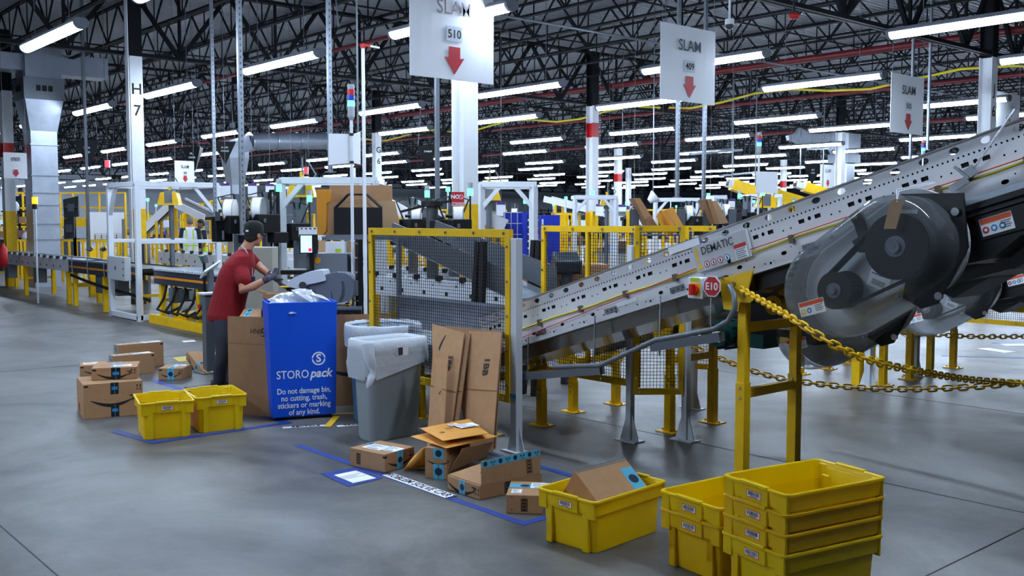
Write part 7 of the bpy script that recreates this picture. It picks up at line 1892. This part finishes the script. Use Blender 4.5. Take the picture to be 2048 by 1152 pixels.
# tilted grey scanner hood between the conveyors
t = thing('scanner_hood', 'dark grey tilted hood on a short post seen through the second mesh guard', 'hood', (*P_(1133, 600, 10.2).xy, 0)); hm = mat('hood_grey', (70, 76, 84), 0.35, 0.4)
q = P_(1134, 524, 10.2); g = G(); rot = Matrix((dirn(12), V((0, 0, 1)).cross(dirn(12)), Z1)).transposed() @ Matrix.Rotation(0.45, 3, 'X')
g.obox((0, 0, q.z), (0.28, 0.22, 0.14), rot); hd = obj('hood', g, hm, t, bev=0.02); g = G(); g.obox(rot @ V((0, 0, -0.075)) + V((0, 0, q.z)), (0.29, 0.23, 0.012), rot); obj('rim', g, BLACK, hd)
g = G(); g.bar((0, 0, 0), (0, 0, q.z - 0.05), 0.08); obj('post', g, hm, t)
g = G(); g.obox(P_(1127, 575, 10.6), (0.9, 0.5, 0.5), TR); tag(obj('cardboard_box', g, CARD), 'large brown carton behind the tilted grey hood', 'box', 'brown cartons behind the guards'); bpy.data.objects['cardboard_box.001'].location.z = 0
g = G(); q = P_(1015, 520, 12.5); g.obox((q.x, q.y, q.z / 2), (0.7, 0.5, q.z), TR); tag(obj('cardboard_box', g, CARD), 'large brown carton right of the big mesh guard, below the blue cabinets', 'box', 'brown cartons behind the guards')
# blue cabinets
BLC = mat('cabinet_blue', (14, 50, 190), 0.4)
q = P_(1027, 480, 17.5); t = thing('drawer_cabinet', 'blue cabinet with grey framed pigeonholes behind the gantry post', 'cabinet', (q.x, q.y, 0)); ht = P_(1027, 424, 17.5).z
g = G(); g.obox((0, 0, ht / 2), (0.34, 0.4, ht), TR); bo = obj('body', g, BLC, t)
g = G()
for i in range(4): g.obox(TR @ V((-0.165 + 0.11 * i, -0.21, 0)) + V((0, 0, ht - 0.4)), (0.012, 0.02, 0.8), TR)
for i in range(5): g.obox(TR @ V((0, -0.21, 0)) + V((0, 0, ht - 0.01 - 0.19 * i)), (0.34, 0.02, 0.014), TR)
obj('grid', g, ALU, bo)
q = P_(1058, 480, 17.2); t = thing('vending_cabinet', 'blue cabinet with rows of small white goods between the gantry posts', 'cabinet', (q.x, q.y, 0)); ht = P_(1058, 424, 17.2).z
g = G(); g.obox((0, 0, ht / 2), (0.24, 0.4, ht), TR); bo = obj('body', g, BLC, t); g = G(); g.obox(TR @ V((0.02, -0.205, 0)) + V((0, 0, ht - 0.36)), (0.13, 0.02, 0.62), TR); wo = obj('window', g, BLACK, bo)
for i in range(5):
    g = G(); g.obox(TR @ V((0.02, -0.22, 0)) + V((0, 0, ht - 0.14 - 0.12 * i)), (0.12, 0.01, 0.03), TR); obj('goods_row', g, PAPER, wo)
q = P_(1098, 500, 17.0); t = thing('cabinet', 'plain blue steel cabinet left of the gantry around the red banded column', 'cabinet', (q.x, q.y, 0)); ht = P_(1098, 430, 17.0).z
g = G(); g.obox((0, 0, ht / 2), (0.33, 0.4, ht), TR); bo = obj('body', g, BLC, t, bev=0.005); g = G(); g.obox(TR @ V((-0.05, -0.21, 0)) + V((0, 0, ht - 0.5)), (0.02, 0.02, 0.06), TR); obj('lock', g, GREYS, bo); g = G(); g.obox(TR @ V((-0.13, -0.203, 0)) + V((0, 0, ht - 0.12)), (0.03, 0.004, 0.1), TR); obj('sticker', g, PAPER, bo)
# yellow scanner heads on the gantries
def yhead(label, px, py, D, k=1.0):
    q = P_(px, py, D); t = thing('scanner_unit', label, 'scanner', q, group='yellow scanner heads'); x = RIGHT; n = FG
    rt = Matrix((x, n, Z1)).transposed()
    g = G(); g.obox((0, 0, -0.05 * k), (0.32 * k, 0.25, 0.03), rt); g.prism([(-0.16 * k, -0.04 * k), (-0.12 * k, 0.12 * k), (-0.06 * k, 0.14 * k), (-0.06 * k, -0.04 * k)], -n * 0.1, x, Z1, n * 0.2); g.prism([(0.06 * k, -0.04 * k), (0.06 * k, 0.14 * k), (0.12 * k, 0.12 * k), (0.16 * k, -0.04 * k)], -n * 0.1, x, Z1, n * 0.2); obj('yellow_frame', g, YEL, t)
    g = G(); g.obox((0, 0, 0.06 * k), (0.13 * k, 0.16, 0.2 * k), rt); obj('camera_box', g, GREYS, t)
    g = G(); g.cyl((0, 0, 0.16 * k), (0, 0, 0.24 * k), 0.03, 10); obj('amber_knob', g, YEL, t)
    g = G(); g.bar((0.02, 0, 0.2 * k), (0.02, 0, 0.2 * k + 0.25), 0.02); g.tube([x * 0.1 + V((0, 0, 0.1)), x * 0.2 + V((0, 0, 0.25)), x * 0.1 + V((0, 0, 0.42))], 0.012, 6); obj('hanger', g, GREYS, t)
    g = G(); g.bar(V((0, 0, -0.06)) + n * 0.06, V((0, 0, -q.z + 0.0)) + n * 0.06, 0.07); obj('column', g, GREYS, t)
for a in (('yellow scanner head on a grey column behind the touch screen', 604, 384, 14.2, 1.2), ('yellow scanner head right of the white gantry brace by the broad column', 978, 392, 16.5, 1.2), ('yellow scanner head under the far end of the large white frame', 340, 402, 18.0, 1.2),
          ('yellow scanner head inside the gantry around the red banded column', 1214, 405, 23, 1.0), ('yellow scanner head right of the second blank board', 1532, 408, 19.5, 1.2)): yhead(*a)
# papers with purple headers
for px, py, D in ((451, 380, 20), (505, 380, 21), (540, 380, 22), (583, 380, 22), (618, 384, 23), (1002, 418, 20), (1199, 420, 24), (1244, 421, 24), (1268, 420, 22), (1218, 424, 27), (1462, 410, 22), (1420, 426, 26)):
    q = P_(px, py, D); t = thing('paper_notice', 'white paper notice with a purple header hung over the packing lanes', 'notice', q, group='purple headed notices')
    rt = Matrix((dirn(10), V((0, 0, 1)).cross(dirn(10)), Z1)).transposed(); k = 0.19
    g = G(); g.obox((0, 0, 0), (k * 1.0, 0.006, k * 1.45), rt); obj('sheet', g, PAPER, t); g = G(); g.obox(rt @ V((0, -0.005, k * 0.6)), (k * 0.95, 0.004, k * 0.28), rt); obj('header', g, PURP, t)
    g = G(); g.cyl((0, 0, k * 0.7), (0, 0, DECKZ - q.z - 0.01), 0.004, 5); obj('hanger_wire', g, GREYS, t)
# ------------------------------------------------------------------ yellow railings, whiteboard, screens at left
def railing(label, pa, pb, D0_, D1_, top_py, n, zb=0.0, group='yellow railings', kick=False):
    a, b = P_(pa, top_py, D0_), P_(pb, top_py, D1_); h = (a.z + b.z) / 2; t = thing('railing', label, 'railing', (0, 0, 0), group=group)
    A, B = V((a.x, a.y, 0)), V((b.x, b.y, 0))
    for z in ((h, (h + zb) / 2) if h - zb < 1.6 else (h, h - 0.5, zb + 0.3)):
        g = G(); g.bar(A + V((0, 0, z)), B + V((0, 0, z)), 0.055); obj('rail', g, YEL, t)
    for i in range(n):
        p = A.lerp(B, i / (n - 1)); g = G(); g.bar(p + V((0, 0, zb)), p + V((0, 0, h)), 0.06); obj('post', g, YEL, t)
    if kick:
        g = G(); g.bar(A + V((0, 0, h - 1.0)), B + V((0, 0, h - 1.0)), 0.02, 0.3); obj('kick_plate', g, YEL, t)
    return t
railing('yellow railing between the left edge column and the big duct', 27, 64, 28, 28, 481, 6)
railing('yellow railing right of the big duct, below the whiteboard', 124, 250, 26.8, 26.8, 481, 10)
railing('upper yellow railing left of the big duct', 8, 64, 33, 33, 386, 4, 0, kick=True)
railing('upper yellow railing right of the big duct', 120, 250, 34, 34, 386, 6, 0, kick=True)
railing('yellow railing behind the two people in vests', 352, 440, 31, 31, 408, 6, 0.2)
railing('yellow railing far behind the reels', 420, 560, 34, 34, 402, 8, 0)
railing('yellow railing right of the blue cabinets', 1112, 1145, 24, 24, 428, 4)
railing('yellow railing behind the divider racks', 1290, 1400, 28, 28, 420, 7)
railing('yellow railing far behind the broad column', 700, 900, 34, 34, 420, 9)
t = thing('whiteboard', 'large whiteboard ruled with black rows behind the yellow railing', 'whiteboard', (0, 0, 0)); Dw = 28.5
g = shape_px([(174, 482), (174, 424), (249, 425), (249, 482)], Dw, 0.03); obj('board', g, PAPER, t)
g = G()
for k in range(13): y = 433 + 3.8 * k; g.bar(P_(188, y, Dw - 0.01), P_(248, y, Dw - 0.01), 0.006, 0.012, up=FG)
for x in (190, 203, 214, 233): g.bar(P_(x, 430, Dw - 0.01), P_(x, 480, Dw - 0.01), 0.02, 0.006, up=FG)
obj('ruled_lines', g, INK, t)
for px in (176, 247): g = G(); q = P_(px, 480, Dw); g.box(q.x - 0.03, q.x + 0.03, q.y - 0.03, q.y + 0.03, 0, q.z + 0.6); obj('leg', g, GREYS, t)
for lab, pts, D in (('black television seen from behind, upper one right of the big duct', [(128, 437), (127, 399), (158, 392), (157, 433)], 25.4), ('black television seen from behind, lower one right of the big duct', [(128, 478), (129, 438), (149, 434), (148, 476)], 25.6)):
    t = thing('television', lab, 'television', (0, 0, 0), group='black televisions'); obj('case', shape_px(pts, D, 0.07), BLACK, t, bev=0.01)
    c = P_(sum(p[0] for p in pts) / 4, sum(p[1] for p in pts) / 4, D - 0.03); g = G(); g.obox(c, (0.16, 0.06, 0.2), TR); g.obox(c + V((0, 0, 0.02)), (0.3, 0.05, 0.03), TR); obj('bracket', g, DGREY, t)
    g = G(); q = P_(140, 500, 25.8); g.box(q.x - 0.03, q.x + 0.03, q.y + 0.1, q.y + 0.16, 0, c.z + 0.1); obj('stand', g, BLACK, t)
t = thing('shelving', 'dark shelving stacked with bags and boxes behind the left railing', 'shelving', (0, 0, 0)); Ds = 30
for y in (423, 450, 480): g = G(); g.bar(P_(12, y, Ds), P_(66, y, Ds), 0.6, 0.04); obj('shelf', g, BLACK, t)
for px in (13, 40, 65): g = G(); q = P_(px, 480, Ds); g.box(q.x - 0.03, q.x + 0.03, q.y - 0.03, q.y + 0.03, 0, P_(px, 400, Ds).z); obj('upright', g, BLACK, t)
for k, (px, py, w_, h_, m) in enumerate(((24, 437, .28, .3, CARDD), (50, 440, .2, .2, CARD), (22, 466, .3, .3, CARD), (46, 468, .2, .22, CARDD), (58, 468, .16, .2, CARD))):
    g = G(); g.obox(P_(px, py, Ds), (w_, 0.4, h_), TR); tag(obj('cardboard_box', g, m), 'brown box on the dark shelving behind the left railing', 'box', 'boxes on the left shelving')
for px, py in ((27, 414, ), (55, 476)):
    g = G(); eball(g, P_(px, py, Ds - 0.3), RIGHT, FG, Z1, 0.16, 0.16, 0.2); tag(obj('plastic_bag', g, mat('bag_white', (200, 206, 222), 0.3, bump=0.6), None), 'full white plastic bag on the dark shelving behind the left railing', 'bag', 'bags on the left shelving')
for px, py, D in ((333, 345, 30), (612, 342, 36), (1018, 383, 30), (215, 328, 36)):
    pass
t = thing('fire_extinguisher', 'red fire extinguisher on the column at the left edge', 'extinguisher', P_(5, 472, 21.6)); g = G(); g.lathe([(0.001, -0.25), (0.085, -0.24), (0.09, 0.15), (0.04, 0.22), (0.03, 0.27)], 14); obj('cylinder', g, RED, t); g = G(); g.obox((0, 0, 0.3), (0.1, 0.03, 0.05)); obj('valve', g, BLACK, t); t.location.z = 0.9
for px, py, D, lab in ((215, 328, 38, 'small red box sign hanging beyond the strip lights, left of the column H 7'), (612, 341, 38, 'small red box sign hanging beyond the strip lights, above the touch screen')):
    q = P_(px, py, D); t = thing('box_sign', lab, 'sign', q, group='red box signs'); g = G(); g.obox((0, 0, 0), (0.16, 0.16, 0.28), TR); obj('box', g, mat('box_sign_red', (226, 70, 80), 0.4), t); g = G(); g.cyl((0, 0, 0.14), (0, 0, DECKZ - q.z - 0.01), 0.006, 5); obj('hanger_wire', g, GREYS, t)
# ------------------------------------------------------------------ rows of conveyors further back (one built, the rest copied)
def lane_base():
    t = belt_conveyor('distant packing lane conveyor on yellow legs', -2.2, 2.2, -0.35, 0.35, 0.92, 'roller', 'distant lane conveyors', 2.1, 0.2)
    return t
lane = lane_base(); cm = child_map(lane); used = False
spots = []
for k in range(9):
    y = 11.4 + 4.55 * k
    for j in range(3):
        spots.append((-14.5 - 5.2 * j - 0.6 * (k % 2), y, 0))
for k in range(4):
    spots += [(-30.5 - 5 * k, 11.5, 0), (-30.5 - 5 * k, 16.5, 0), (-28 - 5 * k, 24, 0)]
spots.reverse()
rc = random.Random(11)
pk_i = 0
for x, y, rz in spots:
    p = proj((x, y, 0.9))
    if not (-100 < p[0] < 2000): continue
    if not used: o = lane; used = True
    else: o = copy_tree(lane, ch=cm)
    o.location = (x, y, 0); o.rotation_euler = (0, 0, rz)
    for n_ in range(2):
        g = G(); a_, b_, c_ = rc.uniform(0.2, 0.45), rc.uniform(0.2, 0.4), rc.uniform(0.12, 0.35); g.box(-a_ / 2, a_ / 2, -b_ / 2, b_ / 2, 0, c_)
        bo = obj('cardboard_box', g, rc.choice((CARD, CARDD, MATS['card_pale'])), None); bo.location = (x + rc.uniform(-1.8, 1.8), y + rc.uniform(-0.1, 0.1), 0.915); bo.rotation_euler = (0, 0, rc.uniform(-.4, .4))
        tag(bo, 'brown box riding on a distant lane conveyor', 'box', 'boxes on the distant lanes')
def work_post(x, y, hgt, first=[None]):
    """tall yellow and grey workstation upright seen all over the hall"""
    if first[0] is None:
        t = thing('workstation', 'distant yellow workstation frame with shelves and a pale screen', 'workstation', (x, y, 0), group='distant workstations')
        for dx in (-0.6, 0.6):
            for dy in (-0.3, 0.3): g = G(); g.box(dx - 0.035, dx + 0.035, dy - 0.035, dy + 0.035, 0, 1.9); obj('post', g, YEL, t)
        for z in (0.85, 1.35, 1.85): g = G(); g.box(-0.62, 0.62, -0.32, 0.32, z, z + 0.03); obj('shelf', g, GREYS, t)
        g = G(); g.box(0.05, 0.4, -0.34, -0.31, 1.42, 1.66); obj('screen', g, mat('screen_pale', (176, 196, 220), 0.4, emit=0.3), t)
        for k in range(4): g = G(); g.box(-0.5 + 0.26 * k, -0.3 + 0.26 * k, -0.25, 0.2, 0.881, 1.0 + 0.08 * (k % 3)); obj('bin', g, (CARD, BLC, CARDD, DGREY)[k], t)
        g = G(); g.cyl((-0.6, -0.3, 1.9), (-0.6, -0.3, 2.3), 0.02, 8); obj('lamp_rod', g, ALU, t); g = G(); g.cyl((-0.6, -0.3, 2.3), (-0.6, -0.3, 2.4), 0.05, 10); obj('lamp', g, MATS['tier_green'], t)
        first[0] = (t, child_map(t)); return t
    o = copy_tree(first[0][0], ch=first[0][1]); o.location = (x, y, 0); return o
for k in range(9):
    for j in range(4):
        x, y = -17 - 5.6 * j + rc.uniform(-.5, .5), 13.6 + 4.55 * k + rc.uniform(-.4, .4)
        p = proj((x, y, 1.5))
        if -50 < p[0] < 1950 and p[2] < 60:
            o = work_post(x, y, 0); o.rotation_euler = (0, 0, rc.choice((0, R(90))))
for k in range(12):
    x, y = -30 - 4.5 * (k % 6), 12.5 + 6.5 * (k // 6) + rc.uniform(-1, 1); o = work_post(x, y, 0); o.rotation_euler = (0, 0, rc.choice((0, R(90))))
# tall dark shelving blocks that close the view at the far end
for k in range(14):
    x, y = -70 + 5.2 * k, 66 + (k % 3) * 3
    g = G()
    for z in (0.1, 0.9, 1.7, 2.5): g.box(-2.3, 2.3, -0.6, 0.6, z, z + 0.06)
    for dx in (-2.3, 0, 2.3):
        for dy in (-0.6, 0.55): g.box(dx - 0.04, dx + 0.04, dy, dy + 0.05, 0, 2.7)
    g.use(CARDD)
    for z in (0.16, 0.96, 1.76):
        for q_ in range(5): g.box(-2.1 + 0.9 * q_, -1.4 + 0.9 * q_, -0.5, 0.5, z, z + rc.uniform(0.3, 0.6))
    g.mats = [BLACK, CARDD]
    o = obj('pallet_rack', g, None); o.location = (x, y, 0); tag(o, 'dim loaded pallet rack at the far end of the hall', 'rack', 'far pallet racks')
# small things under the roof
t = thing('alarm_bell', 'small red alarm bell hanging under the roof girder at upper right', 'bell', P_(1588, 30, 14.5)); g = G(); g.lathe([(0.001, -0.06), (0.07, -0.05), (0.085, 0.0), (0.04, 0.03)], 16); obj('bell', g, RED, t); g = G(); g.cyl((0, 0, 0.03), (0, 0, DECKZ - t.location.z - 0.01), 0.02, 8); obj('stem', g, BLACK, t)
t = thing('security_camera', 'white dome security camera on a drop pole above the SLAM 409 sign', 'camera', P_(1459, 52, 15)); g = G(); g.ball((0, 0, 0), 0.06); obj('dome', g, DGREY, t); g = G(); g.cyl((0, 0, 0.02), (0, 0, 0.1), 0.07, 14); g.cyl((0, 0, 0.1), (0, 0, DECKZ - t.location.z - 0.01), 0.02, 8); obj('housing', g, WHITE, t)
for lab, a, b in (('unlit grey strip fixture between the second SLAM sign and the stack light', (1380, 308, 33), (1482, 300, 34.5)), ('unlit grey strip fixture low beside the distant duct', (1440, 352, 46), (1512, 345, 48))):
    pa, pb = P_(*a), P_(*b); t = thing('unlit_fixture', lab, 'strip light', (pa + pb) / 2, group='unlit fixtures'); c = V(t.location)
    g = G(); g.bar(pa - c, pb - c, 0.14, 0.08); obj('housing', g, GREYS, t)
    for f in (0.2, 0.8): q = (pa - c).lerp(pb - c, f); g = G(); g.cyl(q, (q.x, q.y, DECKZ - c.z - 0.01), 0.006, 5); obj('suspension_wire', g, GREYS, t)
t = thing('dish_light', 'pale dish shaped lamp pointing down above the fan of mailers', 'lamp', P_(1306, 396, 23)); g = G(); d = (RIGHT * 0.6 + V((0, 0, 0.5))).normalized(); g.cyl(-d * 0.12, d * 0.08, 0.06, 16, 0.16); obj('shade', g, PAPER, t); g = G(); g.cyl((0, 0, 0), (0, 0, DECKZ - t.location.z - 0.01), 0.012, 6); obj('stem', g, GREYS, t)
# drop distant copies that would stand inside something else
bpy.context.view_layer.update()
def span(o):
    lo, hi = V((1e9,) * 3), V((-1e9,) * 3); st = [o]
    while st:
        k = st.pop(); st += list(k.children)
        if k.type == 'MESH':
            for c in k.bound_box:
                p = k.matrix_world @ V(c)
                for i in range(3): lo[i] = min(lo[i], p[i]); hi[i] = max(hi[i], p[i])
    return lo, hi
tops = [o for o in C.objects if o.parent is None and o.get('category') and o['category'] not in ('strip light', 'floor tape', 'notice', 'sign')]
box = {o.name: span(o) for o in tops}
def hit(a, b, m=0.06): return all(a[0][i] + m < b[1][i] and b[0][i] + m < a[1][i] for i in range(3))
gone = set(); protos = {lane.name, 'workstation'}
for o in sorted(tops, key=lambda o: o['category'] != 'workstation'):
    if o.get('group') not in ('distant workstations', 'distant lane conveyors') or o.name in protos: continue
    if any(q.name != o.name and q.name not in gone and q['category'] != 'box' and hit(box[o.name], box[q.name]) for q in tops): gone.add(o.name)
for o in tops:
    if o['category'] == 'box' and o.get('group') == 'boxes on the distant lanes':
        lo, hi = box[o.name]
        if not any(q.get('group') == 'distant lane conveyors' and q.name not in gone and hit((lo - V((0, 0, 0.1)), hi), box[q.name], 0.01) for q in tops): gone.add(o.name)
for n_ in gone:
    st = [bpy.data.objects[n_]]; al = []
    while st: k = st.pop(); al.append(k); st += list(k.children)
    for k in al: bpy.data.objects.remove(k)
print('dropped', len(gone))
